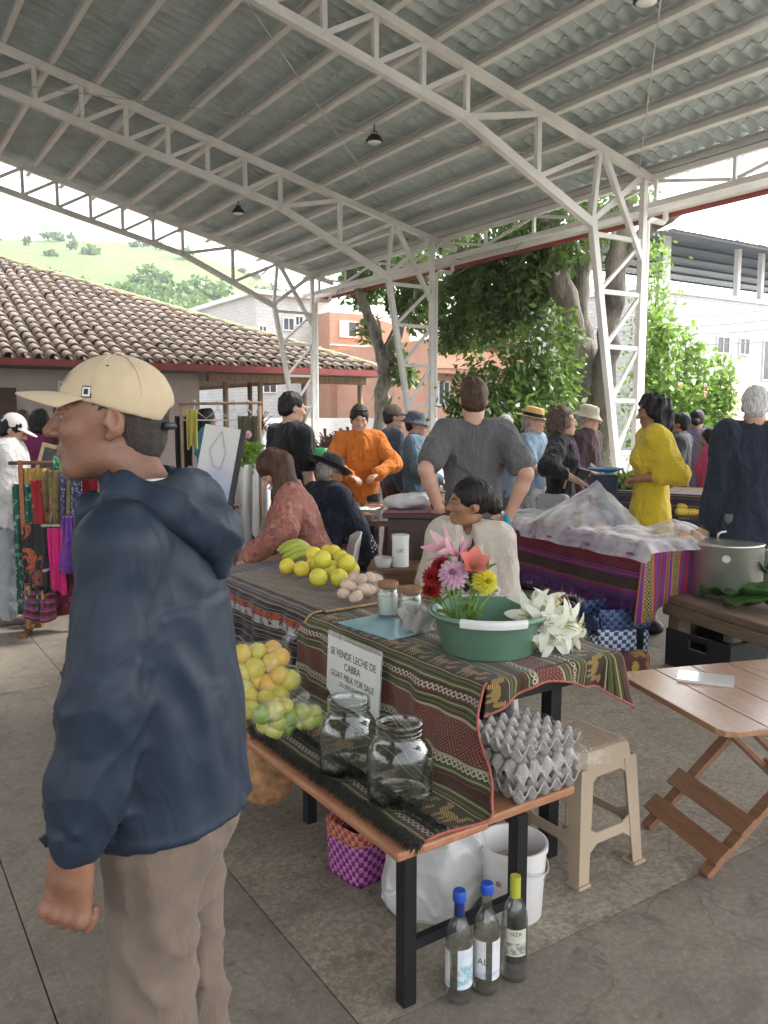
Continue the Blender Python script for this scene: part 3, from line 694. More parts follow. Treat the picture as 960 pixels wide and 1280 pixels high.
MB().box(xa - .3, xb + .3, YP - 1.0, YP - .91, pyZ(560, 462, YP), pyZ(560, 440, YP)).build('parapet', mat('pale_salmon', (.68, .36, .24), .9), oc)
for (a, b, c, d) in ((548, 560, 478, 505), (580, 596, 478, 505), (612, 626, 478, 505), (640, 652, 478, 505)): window(oc, pxX(a, YP), pxX(b, YP), YP - .02, pyZ(a, d, YP), pyZ(a, c, YP), m_wplaster)
# low white wall and awning across the street, glimpsed between people
sw = MB().box(pxX(300, 36), pxX(560, 36), 36, 36.3, -.12, 1.5).build('street_wall', m_wplaster); sw.rotation_euler = (0, 0, AX); tag(sw, 'low white street wall behind the porch posts', 'wall')
# overhead wires
for k, (ya, yb) in enumerate(((398, 391), (404, 404), (412, 421), (387, 378))):
    a, b = Vector(PD(700, ya, 26)), Vector(PD(1010, yb, 30)); P = [a.lerp(b, i / 14) - Vector((0, 0, .35 * (1 - (2 * i / 14 - 1) ** 2))) for i in range(15)]
    tag(MB().tube(P, .012, 5).build('power_line', m_black), 'thin power line sagging across the white block building', 'cable', 'power lines')
# ------------------------------------------------------------------ implicit surfaces: smooth unions of round cones and ellipsoids, meshed with surface nets
def axis_coords(lo, hi, h, fine=()):
    """grid coordinates with step h, refined to step hf inside [(a,b,hf), ...]"""
    xs = [lo]
    while xs[-1] < hi:
        x = xs[-1]; st = h
        for a, b, hf in fine:
            if a - h * .5 <= x <= b: st = min(st, hf)
            elif x < a: st = min(st, max(a - x, hf))
        xs.append(x + st)
    return np.array(xs)
class Field:
    def __init__(s, lo, hi, h, fine=((), (), ())):
        s.c = [axis_coords(lo[i], hi[i], h, fine[i]).astype(np.float32) for i in range(3)]
        s.D = np.full([len(a) for a in s.c], 0.5, np.float32); s.h = h
    def win(s, lo, hi, pad):
        sl = []
        for i in range(3):
            a = max(0, int(np.searchsorted(s.c[i], lo[i] - pad)) - 1); b = min(len(s.c[i]), int(np.searchsorted(s.c[i], hi[i] + pad)) + 1); sl.append(slice(a, max(b, a + 1)))
        X, Y, Z = s.c[0][sl[0]][:, None, None], s.c[1][sl[1]][None, :, None], s.c[2][sl[2]][None, None, :]
        return tuple(sl), X, Y, Z
    def merge(s, sl, d, k, op='u'):
        A = s.D[sl]
        if op == 'u':
            if k > 0: h = np.clip(.5 + .5 * (A - d) / k, 0, 1); s.D[sl] = A + (d - A) * h - k * h * (1 - h)
            else: s.D[sl] = np.minimum(A, d)
        else:
            d = -d
            if k > 0: h = np.clip(.5 - .5 * (A - d) / k, 0, 1); s.D[sl] = A + (d - A) * h + k * h * (1 - h)
            else: s.D[sl] = np.maximum(A, d)
    def cone(s, a, b, ra, rb, k=.02, op='u', flat=None):
        """round cone from a to b. flat=(axis vector, factor): squash the section along the axis"""
        a = np.asarray(a, np.float32); b = np.asarray(b, np.float32); R_ = max(ra, rb) * (1 if flat is None else max(1, 1))
        sl, X, Y, Z = s.win(np.minimum(a, b) - R_, np.maximum(a, b) + R_, k + 3 * s.h)
        d = b - a; L2 = float(d @ d) + 1e-9
        px, py, pz = X - a[0], Y - a[1], Z - a[2]
        t = np.clip((px * d[0] + py * d[1] + pz * d[2]) / L2, 0, 1)
        qx, qy, qz = px - t * d[0], py - t * d[1], pz - t * d[2]
        if flat is not None:
            n = np.asarray(flat[0], np.float32); n = n / np.linalg.norm(n); f = flat[1]
            dn = qx * n[0] + qy * n[1] + qz * n[2]; q2 = qx * qx + qy * qy + qz * qz + dn * dn * (1 / f ** 2 - 1)
        else: q2 = qx * qx + qy * qy + qz * qz
        dist = np.sqrt(np.maximum(q2, 0)) - (ra + (rb - ra) * t)
        if flat is not None: dist = dist * flat[1] ** .5
        s.merge(sl, dist, k, op); return s
    def ell(s, c, r, k=.02, op='u', M=None):
        c = np.asarray(c, np.float32); r = np.asarray(r, np.float32); Rm = float(max(r))
        sl, X, Y, Z = s.win(c - Rm, c + Rm, k + 3 * s.h)
        x, y, z = X - c[0], Y - c[1], Z - c[2]
        if M is not None:
            m = np.asarray(M, np.float32); x, y, z = (m[0, i] * x + m[1, i] * y + m[2, i] * z for i in range(3))
        k0 = np.sqrt((x / r[0]) ** 2 + (y / r[1]) ** 2 + (z / r[2]) ** 2)
        k1 = np.sqrt((x / r[0] ** 2) ** 2 + (y / r[1] ** 2) ** 2 + (z / r[2] ** 2) ** 2)
        s.merge(sl, k0 * (k0 - 1) / (k1 + 1e-6), k, op); return s
    def box(s, c, r, rnd=.01, k=.02, op='u', M=None):
        c = np.asarray(c, np.float32); r = np.asarray(r, np.float32); Rm = float(np.linalg.norm(r))
        sl, X, Y, Z = s.win(c - Rm, c + Rm, k + 3 * s.h); x, y, z = X - c[0], Y - c[1], Z - c[2]
        if M is not None:
            m = np.asarray(M, np.float32); x, y, z = (m[0, i] * x + m[1, i] * y + m[2, i] * z for i in range(3))
        qx, qy, qz = np.abs(x) - r[0] + rnd, np.abs(y) - r[1] + rnd, np.abs(z) - r[2] + rnd
        d = np.sqrt(np.maximum(qx, 0) ** 2 + np.maximum(qy, 0) ** 2 + np.maximum(qz, 0) ** 2) + np.minimum(np.maximum(qx, np.maximum(qy, qz)), 0) - rnd
        s.merge(sl, d, k, op); return s
    def plane_cut(s, p, n, k=.0):
        """remove everything on the side n points to"""
        p = np.asarray(p, np.float32); n = np.asarray(n, np.float32); n = n / np.linalg.norm(n)
        X, Y, Z = s.c[0][:, None, None], s.c[1][None, :, None], s.c[2][None, None, :]
        d = (X - p[0]) * n[0] + (Y - p[1]) * n[1] + (Z - p[2]) * n[2]
        s.D = np.maximum(s.D, d) if k == 0 else s.D + np.maximum(0, d - s.D); return s
    def grid(s):
        return np.stack(np.meshgrid(*s.c, indexing='ij'), -1)
    def disp(s, fn, band=.06):
        idx = np.nonzero(np.abs(s.D) < band)
        P = np.stack([s.c[i][idx[i]] for i in range(3)], -1); s.D[idx] += fn(P).astype(np.float32); return s
    def mesh(s, name, smooth=True, relax=1):
        D = s.D; c = s.c
        for i in range(3):                                    # close at the border
            sl = [slice(None)] * 3; sl[i] = 0; D[tuple(sl)] = np.maximum(D[tuple(sl)], 1e-3); sl[i] = -1; D[tuple(sl)] = np.maximum(D[tuple(sl)], 1e-3)
        I = D < 0
        cor = [I[a:I.shape[0] - 1 + a, b:I.shape[1] - 1 + b, e:I.shape[2] - 1 + e] for a in (0, 1) for b in (0, 1) for e in (0, 1)]
        anyi = np.logical_or.reduce(cor); alli = np.logical_and.reduce(cor); cells = np.argwhere(anyi & ~alli)
        if len(cells) == 0: return npmesh(name, np.zeros((3, 3)), [(0, 1, 2)])
        vid = np.full(anyi.shape, -1, np.int64); vid[tuple(cells.T)] = np.arange(len(cells))
        acc = np.zeros((len(cells), 3)); cnt = np.zeros(len(cells))
        offs = [(a, b, e) for a in (0, 1) for b in (0, 1) for e in (0, 1)]
        for p in offs:
            for ax in range(3):
                if p[ax]: continue
                q = list(p); q[ax] = 1
                A = cells + p; B = cells + q; da = D[tuple(A.T)]; db = D[tuple(B.T)]
                m = (da < 0) != (db < 0); t = np.where(m, da / np.where(m, da - db, 1), 0)
                pos = np.stack([c[i][A[:, i]] for i in range(3)], -1).astype(float)
                pos[:, ax] += t * (c[ax][B[:, ax]] - c[ax][A[:, ax]])
                acc[m] += pos[m]; cnt[m] += 1
        V = acc / cnt[:, None]; F = []
        for ax in range(3):
            o1, o2 = [(1, 2), (2, 0), (0, 1)][ax]
            sa = [slice(None)] * 3; sb = [slice(None)] * 3; sa[ax] = slice(0, -1); sb[ax] = slice(1, None)
            ch = I[tuple(sa)] != I[tuple(sb)]
            e = np.argwhere(ch)
            ok = (e[:, o1] > 0) & (e[:, o2] > 0) & (e[:, o1] < I.shape[o1] - 1) & (e[:, o2] < I.shape[o2] - 1); e = e[ok]
            def cell(d1, d2):
                q = e.copy(); q[:, o1] -= d1; q[:, o2] -= d2; return vid[tuple(q.T)]
            quad = np.stack([cell(1, 1), cell(0, 1), cell(0, 0), cell(1, 0)], 1)
            inside = I[tuple(e.T)]; quad[~inside] = quad[~inside][:, ::-1]; F.append(quad)
        F = np.concatenate(F); F = F[(F >= 0).all(1)]
        for _ in range(relax):                                # light Laplacian relaxation
            e = np.concatenate([F[:, [0, 1]], F[:, [1, 2]], F[:, [2, 3]], F[:, [3, 0]]]); sm = np.zeros_like(V); n = np.zeros(len(V))
            for i in range(3): sm[:, i] = np.bincount(e[:, 0], V[e[:, 1], i], len(V)) + np.bincount(e[:, 1], V[e[:, 0], i], len(V))
            n = np.bincount(e.ravel(), minlength=len(V)); V = V * .5 + .5 * sm / np.maximum(n, 1)[:, None]
        return npmesh(name, V, F, smooth)
# ------------------------------------------------------------------ woven cloth materials (UV in metres)
def uvnodes(t):
    uv = t.node('ShaderNodeUVMap'); sp = t.node('ShaderNodeSeparateXYZ'); t.l.new(uv.outputs[0], sp.inputs[0]); return sp.outputs[0], sp.outputs[1]
def band_ramp(t, f, bands, total):
    """bands [(width, colour)] -> constant ramps, split over several ramp nodes (32 stops each)"""
    stops = []; p = 0
    for w, c in bands: stops.append((p / total, c)); p += w
    cols = None; i = 0
    while i < len(stops):
        seg = stops[i:i + 28]; r = t.ramp(f, [(max(0, s_[0]), s_[1]) for s_ in seg], 'CONSTANT')
        cols = r if cols is None else t.mix(t.math('GREATER_THAN', f, seg[0][0]), cols, r)
        i += 28
    return cols
def inside(t, f, a, b): return t.math('MULTIPLY', t.math('GREATER_THAN', f, a), t.math('LESS_THAN', f, b))
def ellm(t, x, y, cx, cy, rx, ry):
    a = t.math('DIVIDE', t.math('SUBTRACT', x, cx), rx); b = t.math('DIVIDE', t.math('SUBTRACT', y, cy), ry)
    return t.math('LESS_THAN', t.math('ADD', t.math('MULTIPLY', a, a), t.math('MULTIPLY', b, b)), 1.0)
def weave_finish(t, col, rough=.85):
    v = t.coord('UV'); n = t.noise(v, 900, 2); k = t.noise(v, 9, 4)
    col = t.mix(t.ramp(n, [(.35, .45), (.65, 0.0)]), col, (0.02, 0.015, 0.01)); col = t.mix(t.ramp(k, [(.4, 0.0), (.8, .12)]), col, (.25, .20, .13))
    t.put(t.b.inputs['Base Color'], col); t.b.inputs['Roughness'].default_value = rough; t.b.inputs['Sheen Weight'].default_value = .15; t.b.inputs['Specular IOR Level'].default_value = .2
    t.bump(n, .35, .002); return t.m
GR, OL, DK, CR, RD, MR, GD = (.085, .10, .028), (.15, .13, .035), (.028, .021, .012), (.42, .36, .22), (.22, .055, .03), (.115, .03, .022), (.42, .27, .07)
def runner_mat():
    t = NT('andean_runner'); u, v = uvnodes(t); P = .47
    vo = t.math('ADD', v, 0.20); f = t.math('FRACT', t.math('DIVIDE', vo, P))            # llama band starts at v=.55 -> (.55+.2)/.47 frac .596
    f = t.math('FRACT', t.math('ADD', f, 1 - .596))
    g = [(.005, CR), (.006, DK), (.007, GR), (.004, OL), (.005, DK), (.007, GR), (.004, CR), (.006, GR), (.006, DK)]
    bands = [(.10, (.035, .022, .012))] + g + [(.003, RD), (.024, (.06, .025, .015)), (.003, RD)] + g[::-1] + [(.004, CR), (.106, MR), (.004, CR)] + g + [(.003, RD), (.024, (.06, .025, .015)), (.003, RD)] + g[::-1]
    tot = sum(b[0] for b in bands); col = band_ramp(t, f, bands, tot); W_ = lambda m_: m_ / tot
    # chain bands
    for a in (.15, .344):
        yl = t.math('MULTIPLY', t.math('SUBTRACT', f, W_(a + .015)), tot); xl = t.math('SUBTRACT', t.math('MULTIPLY', t.math('FRACT', t.math('DIVIDE', u, .022)), .022), .011)
        r1 = ellm(t, xl, yl, 0, 0, .0105, .0105); r2 = ellm(t, xl, yl, 0, 0, .006, .006)
        col = t.mix(t.math('SUBTRACT', r1, r2), col, (.55, .50, .40))
    # concentric diamonds in the maroon band
    yl = t.math('ABSOLUTE', t.math('MULTIPLY', t.math('SUBTRACT', f, W_(.287)), tot)); xl = t.math('PINGPONG', u, .055)
    dd = t.math('ADD', xl, yl); rings = t.math('GREATER_THAN', t.math('SINE', t.math('MULTIPLY', dd, 420)), .1)
    fz = t.math('GREATER_THAN', t.math('SINE', t.math('MULTIPLY', t.math('SUBTRACT', xl, yl), 420)), -.5)
    col = t.mix(t.math('MULTIPLY', inside(t, f, W_(.236), W_(.338)), t.math('MULTIPLY', t.math('MULTIPLY', rings, fz), .85)), col, (.36, .15, .11))
    # golden animals
    xl = t.math('SUBTRACT', t.math('MULTIPLY', t.math('FRACT', t.math('DIVIDE', u, .15)), .15), .075); yl = t.math('SUBTRACT', t.math('MULTIPLY', f, tot), .05)
    m_ = None
    for e in ((0, .004, .036, .018), (.036, -.018, .011, .026), (.046, -.038, .016, .008), (-.026, .028, .006, .02), (.020, .028, .006, .02), (-.006, .03, .005, .018), (-.044, -.01, .009, .022), (-.05, -.03, .016, .006), (.07, .02, .008, .02), (-.07, .03, .01, .012)):
        q = ellm(t, xl, yl, *e); m_ = q if m_ is None else t.math('MAXIMUM', m_, q)
    hatch = t.math('GREATER_THAN', t.math('SINE', t.math('MULTIPLY', t.math('ADD', t.math('MULTIPLY', u, .6), v), 800)), -.4)
    col = t.mix(t.math('MULTIPLY', t.math('MULTIPLY', m_, hatch), inside(t, f, 0.001, W_(.098))), col, GD)
    return weave_finish(t, col)
m_runner = runner_mat()
def stripes(name, bands, rep=None, zig=None, rough=.85):
    t = NT(name); u, v = uvnodes(t); tot = sum(b[0] for b in bands); f = t.math('FRACT', t.math('DIVIDE', v, tot)); col = band_ramp(t, f, bands, tot)
    if zig:
        for (a, b, per, c) in zig:
            yl = t.math('ABSOLUTE', t.math('SUBTRACT', t.math('MULTIPLY', f, tot), (a + b) / 2)); dd = t.math('ADD', t.math('PINGPONG', u, per), yl)
            col = t.mix(t.math('MULTIPLY', inside(t, f, a / tot, b / tot), t.math('GREATER_THAN', t.math('SINE', t.math('MULTIPLY', dd, 2 * math.pi / (per * .55))), .15)), col, c)
    return weave_finish(t, col, rough)
def thin(base, lines): return [(w, c) for w, c in lines]
BK = (.012, .012, .016)
black_bands = [(.02, BK), (.004, (.28, .10, .05)), (.004, (.35, .25, .12)), (.016, BK), (.003, (.20, .22, .26)), (.014, BK), (.006, (.20, .05, .03)), (.003, (.40, .33, .22)), (.020, BK), (.004, (.12, .16, .20)), (.010, BK), (.004, (.30, .14, .07)), (.03, BK), (.003, (.33, .33, .33)), (.012, BK)]
m_blackcloth = stripes('black_striped_cloth', black_bands)
def orange_band_mat():
    t = NT('black_cloth_picture_band'); u, v = uvnodes(t); tot = sum(b[0] for b in black_bands); col = band_ramp(t, t.math('FRACT', t.math('DIVIDE', v, tot)), black_bands, tot)
    band = inside(t, v, .72, .80); seg = t.math('GREATER_THAN', t.math('FRACT', t.math('DIVIDE', u, .14)), .5)
    up = t.math('LESS_THAN', v, .757); sq = t.math('GREATER_THAN', t.math('FRACT', t.math('DIVIDE', u, .07)), .55)
    c1 = t.mix(up, (.42, .40, .36), (.36, .07, .035)); c1 = t.mix(t.math('MULTIPLY', sq, t.math('GREATER_THAN', t.noise(t.coord('UV'), 70, 2), .5)), c1, (.03, .03, .03))
    col = t.mix(band, col, c1); return weave_finish(t, col)
m_pictureband = orange_band_mat()
m_mat = stripes('brown_woven_mat', [(.006, (.16, .10, .05)), (.006, (.06, .04, .025)), (.006, (.26, .18, .09)), (.008, (.05, .035, .022)), (.008, (.13, .05, .03)), (.006, (.30, .22, .12)), (.01, (.05, .05, .03))])
m_fringe = mat('dark_fringe', (.03, .028, .02), .9, .3, 40); m_hem = mat('pink_hem', (.36, .11, .08), .85, .3, 120)

# ------------------------------------------------------------------ the stall
SA = R(34.3); SO = Vector((0.036, 2.041, 0))
def SP(s_, t_, z): return SO + Vector((math.cos(SA) * s_ - math.sin(SA) * t_, math.sin(SA) * s_ + math.cos(SA) * t_, z))
def wood(name, c, c2, rough=.5, sc=(1, 14, 14), coat=0.0):
    t = NT(name); v = t.coord('Object', sc); n = t.noise(v, 3, 5, .6, .6); k = t.noise(v, 18, 4, .6)
    col = t.mix(t.ramp(n, [(.3, 0.0), (.7, 1.0)]), c2, c); col = t.mix(t.ramp(k, [(.45, 0.0), (.7, .45)]), col, tuple(x * .55 for x in c2))
    t.put(t.b.inputs['Base Color'], col); t.put(t.b.inputs['Roughness'], t.math('MULTIPLY_ADD', k, .25, rough - .12)); t.bump(k, .12, .004); t.b.inputs['Coat Weight'].default_value = coat; t.b.inputs['Coat Roughness'].default_value = .25
    return t.m
m_benchwood = wood('varnished_pine', (.48, .22, .115), (.34, .135, .065), .45, (14, 1.2, 14))
m_benchend = wood('rough_cedar', (.46, .23, .12), (.30, .12, .06), .6, (1.2, 14, 14))
m_blacksteel = mat('black_steel_leg', (.013, .013, .014), .4, .2, 4)
def bench(label, s0, s1, t0, t1, gap=None, parts=True):
    b = thing('low_bench', label, 'bench', SP(0, 0, 0), SA)
    if gap: MB().box(s0, gap - .003, t0, t1, .432, .459).build('plank', m_benchwood, b, bevel=.008); MB().box(gap + .003, s1, t0 + .02, t1, .43, .458).build('plank', m_benchend, b, bevel=.006)
    else: MB().box(s0, s1, t0, t1, .432, .459).build('plank', m_benchwood, b, bevel=.008)
    L = [(s0 + .05, t0 + .03), (s0 + .46, t0 + .03), (s0 + .38, t1 - .06), (s0 + .60, t1 - .06)] if gap else [(s0 + .3, t0 + .1), (s0 + .46, t0 + .1), (s0 + .3, t1 - .06), (s0 + .46, t1 - .06)]
    for (a, c) in L: MB().box(a - .02, a + .02, c - .02, c + .02, 0, .431).build('leg', m_blacksteel, b)
    for a_, b_ in ((L[0], L[1]), (L[2], L[3])): MB().box(a_[0] + .021, b_[0] - .021, a_[1] - .012, a_[1] + .012, .15, .18).build('crossbar', m_blacksteel, b)
    MB().box(L[1][0] - .012, L[1][0] + .012, L[1][1] + .021, t1 - .03, .39, .42).build('crossbar', m_blacksteel, b); return b
bench('varnished wooden bench with black steel legs carrying glass jars and egg trays', 0, .69, 0, .93, .32)
bench('wooden bench draped in black striped cloth under the bagged oranges', .03, .53, .97, 2.3)
tb = thing('market_table', 'long stall table with black legs hidden under woven cloths', 'table', SP(0, 0, 0), SA)
MB().box(.53, 1.15, .27, 2.6, .715, .742).build('tabletop', m_benchend, tb, bevel=.004)
for (a, c) in ((.93, .36), (.66, .40), (.60, 2.45), (1.08, 2.45)): MB().box(a - .025, a + .025, c - .025, c + .025, 0, .714).build('leg', m_blacksteel, tb)
MB().box(.60, 1.08, .325, .35, .64, .70).build('apron', m_blacksteel, tb)

def drape(name, m, prof, t0f, t1, nt, wrink, seed, parent=None, back=True, voff=0.0):
    """cloth: profile [(s,z)] from the back of the table to the bench, swept along t; t0f(v,f) = near edge"""
    pts = [Vector((p[0], p[1], 0)) for p in prof]; cum = [0]
    for i in range(1, len(pts)): cum.append(cum[-1] + (pts[i] - pts[i - 1]).length)
    n = int(cum[-1] / .012); ss = np.linspace(0, cum[-1], n); ps = np.interp(ss, cum, [p.x for p in pts]); pz = np.interp(ss, cum, [p.y for p in pts])
    for _ in range(3): ps[1:-1] = .25 * ps[:-2] + .5 * ps[1:-1] + .25 * ps[2:]; pz[1:-1] = .25 * pz[:-2] + .5 * pz[1:-1] + .25 * pz[2:]
    V = []; UV = []; g_ = np.random.default_rng(seed); ph = g_.uniform(0, 6.28, 6)
    for j in range(nt + 1):
        for i in range(n):
            a = t0f(ss[i]); tt = a + (t1 - a) * j / nt
            hang = wrink(ss[i], tt); bil = .55 * math.sin(9 * tt + ph[0] + 3 * ss[i]) + .3 * math.sin(21 * tt + ph[1] - 5 * ss[i]) + .2 * math.sin(40 * tt + ph[2] + 11 * ss[i])
            V.append((ps[i] + .10 * sm(.28, .6, tt) * sm(.66, .92, ss[i]) * (1 - sm(.95, 1.12, ss[i])) - hang * .028 * (bil + .5), tt + .006 * math.sin(14 * ss[i] + ph[3]), pz[i] + .0035 * abs(math.sin(17 * tt + 8 * ss[i] + ph[4])) * (1 - hang) + .002)); UV.append((tt, ss[i] + voff))
    V = np.array(V); F = np.array([(j * n + i, j * n + i + 1, (j + 1) * n + i + 1, (j + 1) * n + i) for j in range(nt) for i in range(n - 1)])
    me = npmesh(name, V, F, True, UV); o = link(name, me, m, parent); md = o.modifiers.new('thick', 'SOLIDIFY'); md.thickness = .004; md.offset = 1 
    return o, V.reshape(nt + 1, n, 3), ss
sm = lambda a, b, x: (lambda q: q * q * (3 - 2 * q))(min(1, max(0, (x - a) / (b - a))))
# right-hand runner: table top, front drop and bench
rt = thing('table_runner', 'green and maroon Andean runner spilling from the table down onto the bench', 'tablecloth', SP(0, 0, 0), SA)
prof = [(1.16, .752), (.53, .752), (.50, .742), (.47, .70), (.37, .56), (.325, .482), (.295, .468), (.075, .466), (.07, .464)]
near = lambda v: .265 - .265 * min(1, max(0, (v - .64) / .34)) - .012 * sm(.95, 1.02, v) + .010 * math.sin(v * 18) * (1 if v > .62 else 0)
o, RV, rss = drape('runner_cloth', m_runner, prof, near, 1.375, 150, lambda v, t_: sm(.64, .74, v) * (1 - sm(.93, 1.02, v)), 3, rt)
# hanging end over the short side of the table with a longer corner flap
V = []; UV = []; n1, n2 = 80, 16
for i in range(n1 + 1):
    f = i / n1; s_ = 1.16 - .64 * f
    for j in range(n2 + 1):
        dl = (.080 + .035 * math.sin(7 * f + .5) + .115 * max(0, 1 - f / .16)) ; d = dl * j / n2; q = min(1, d / .03)
        V.append((s_ + .012 * math.sin(16 * f + 1) * d / .1 + (.006 * max(0, 1 - f / .1) * d / .1), .265 - .026 * math.sin(q * math.pi / 2) - .02 * math.sin(11 * f + 2) * d / .12 - .01 * math.sin(30 * f) * d / .1, .7535 - (0 if d < 1e-6 else max(0, d - .008)))); UV.append((.265 - d, .64 * f))
F = np.array([(i * (n2 + 1) + j, (i + 1) * (n2 + 1) + j, (i + 1) * (n2 + 1) + j + 1, i * (n2 + 1) + j + 1) for i in range(n1) for j in range(n2)])
eo = link('end_drop', npmesh('end_drop', np.array(V), F, True, UV), m_runner, rt); md = eo.modifiers.new('thick', 'SOLIDIFY'); md.thickness = .004
V = np.array(V).reshape(n1 + 1, n2 + 1, 3)
MB().tube([tuple(q + np.array([0, -.001, 0])) for q in V[:, -1][::2]], .0045, 6).build('hem', m_hem, rt, True)
MB().tube([tuple(RV[0, i] + np.array([-.002, -.003, .003])) for i in range(52, RV.shape[1], 2)], .0045, 6).build('hem', m_hem, rt, True)
# fringe along the bench edge
def fringe(name, m, pts, ln, n, seed, parent, out=(-1, 0, -.3), spread=.5, w=.0025):
    g_ = np.random.default_rng(seed); V = []; F = []; P = np.array(pts); L_ = len(P) - 1
    for k in range(n):
        a = g_.uniform(0, L_); i = min(int(a), L_ - 1); p = P[i] * (1 - (a - i)) + P[i + 1] * (a - i); l = ln * g_.uniform(.55, 1.2)
        d = np.array(out) + g_.normal(size=3) * spread * np.array([.5, 1, .3]); d = d / np.linalg.norm(d) * l; sd_ = np.cross(d, [0, 0, 1.0]); sd_ = sd_ / (np.linalg.norm(sd_) + 1e-9) * w; i0 = len(V)
        mid = p + d * .5 + np.array([0, 0, .006]); V += [p - sd_, p + sd_, mid + sd_, mid - sd_, p + d]; F += [(i0, i0 + 1, i0 + 2, i0 + 3), (i0 + 3, i0 + 2, i0 + 4)]
    o = link(name, npmesh(name, V, F), m, parent); o['kind'] = 'stuff'; return o
fringe('fringe', m_fringe, [tuple(RV[j, -1] + np.array([0, 0, .004])) for j in range(0, 110)], .05, 2600, 5, rt, (-1, -.2, -.12), .7)
fringe('fringe', m_fringe, [tuple(RV[j, -9] + np.array([0, 0, .008])) for j in range(0, 110)], .045, 1600, 6, rt, (-1, 0, .25), .7)
# left-hand black cloth
lt = thing('black_tablecloth', 'black striped cloth with orange picture band covering the far half of the table', 'tablecloth', SP(0, 0, 0), SA)
prof2 = [(1.17, .757), (.53, .757), (.495, .745), (.465, .70), (.38, .56), (.33, .49), (.29, .470), (.03, .468), (.005, .45), (-.005, .40)]
o, LV, lss = drape('cloth', m_pictureband, prof2, lambda v: 1.36 + .01 * math.sin(9 * v), 2.62, 130, lambda v, t_: sm(.64, .74, v) * (1 - sm(.95, 1.04, v)), 8, lt)
MB().tube([tuple(LV[0, i] + np.array([-.002, -.003, .004])) for i in range(50, LV.shape[1] - 22, 2)], .005, 6).build('edging_cord', mat('gold_cord', (.40, .28, .12), .8, .3, 90), lt, True)
fringe('fringe', m_fringe, [tuple(LV[j, -1]) for j in range(0, 125)], .07, 1200, 9, lt, (-.1, 0, -1), .25)
# woven mat on the table
mo = thing('woven_mat', 'brown striped woven mat under the lemons and eggs', 'mat', SP(0, 0, .766), SA)
V = []; UV = []; na, nb = 44, 40
for i in range(na + 1):
    for j in range(nb + 1):
        a, b = i / na, j / nb; s_ = .56 + .56 * a; t_ = 1.335 + 1.02 * b; V.append((s_, t_ + .02 * a, .002 * math.sin(30 * a) * math.sin(23 * b))); UV.append((t_, s_))
F = np.array([(i * (nb + 1) + j, (i + 1) * (nb + 1) + j, (i + 1) * (nb + 1) + j + 1, i * (nb + 1) + j + 1) for i in range(na) for j in range(nb)])
q = link('weave', npmesh('weave', np.array(V), F, True, UV), m_mat, mo); md = q.modifiers.new('t', 'SOLIDIFY'); md.thickness = .006
for k in (0, 1): MB().tube([(.56, 1.332 - .012 * k, .003), (1.12, 1.352 - .012 * k, .003)], .004, 6).build('reed_edge', mat('reed', (.42, .28, .13), .7, .3, 30), mo, True)

# ------------------------------------------------------------------ plastic film: crinkled clear bags
def film_mat(name, tint=(.9, .9, .88), alpha=.22, bsc=22, bstr=.9):
    t = NT(name); v = t.coord('Object'); n = t.noise(v, bsc, 4, .6, 1.2)
    t.put(t.b.inputs['Base Color'], tint); t.b.inputs['Roughness'].default_value = .12; t.b.inputs['Specular IOR Level'].default_value = .8
    t.put(t.b.inputs['Alpha'], t.math('MULTIPLY_ADD', t.ramp(n, [(.5, 0.0), (.72, 1.0)]), .3, alpha)); t.bump(n, bstr, .02); return t.m
m_film = film_mat('clear_film', alpha=.06)
def wrapbag(parent, spheres, ex, seed, name='plastic_bag', m=None, knot=None):
    c = np.array([q[0] for q in spheres]); r = np.array([q[1] for q in spheres]); lo = (c - r[:, None]).min(0) - .05; hi = (c + r[:, None]).max(0) + .05
    if knot is not None: lo = np.minimum(lo, np.array(knot) - .04); hi = np.maximum(hi, np.array(knot) + .04)
    F_ = Field(lo, hi, .006)
    for q, rr in spheres: F_.cone(q, q, rr + ex, rr + ex, .03)
    if knot is not None: top_ = c[np.argmin(((c - np.array(knot)) ** 2).sum(1))]; F_.cone(top_, knot, .03, .012, .03); F_.cone(knot, np.array(knot) + [0.02, .0, .02], .012, .024, .01)
    F_.disp(lambda P: .0028 * sinnoise(P, 60, seed) + .0018 * sinnoise(P, 140, seed + 1)); return link(name, F_.mesh(name), m or m_film, parent)

# ------------------------------------------------------------------ fruit
def citrus_mat(name, c, c2, objvar=.12):
    t = NT(name); v = t.coord('Object'); r = t.random(); n = t.noise(v, 9, 3); k = t.noise(v, 260, 2)
    f = t.math('ADD', t.math('MULTIPLY', n, .8), t.math('MULTIPLY_ADD', r, 1.1, -.45), clamp=True); col = t.mix(t.ramp(f, [(.2, 0.0), (.8, 1.0)]), c2, c)
    col = t.mix(t.ramp(t.noise(v, 40, 4), [(.62, 0.0), (.74, .5)]), col, (.20, .15, .05)); t.put(t.b.inputs['Base Color'], col); t.b.inputs['Roughness'].default_value = .38; t.bump(k, .25, .003)
    t.b.inputs['Subsurface Weight'].default_value = .1; t.b.inputs['Subsurface Scale'].default_value = .01; return t.m
m_lemon = citrus_mat('lemon_skin', (.72, .58, .05), (.60, .55, .06)); m_orange = citrus_mat('orange_skin', (.68, .40, .04), (.52, .49, .05)); m_lime = citrus_mat('lime_skin', (.22, .34, .04), (.55, .50, .08))
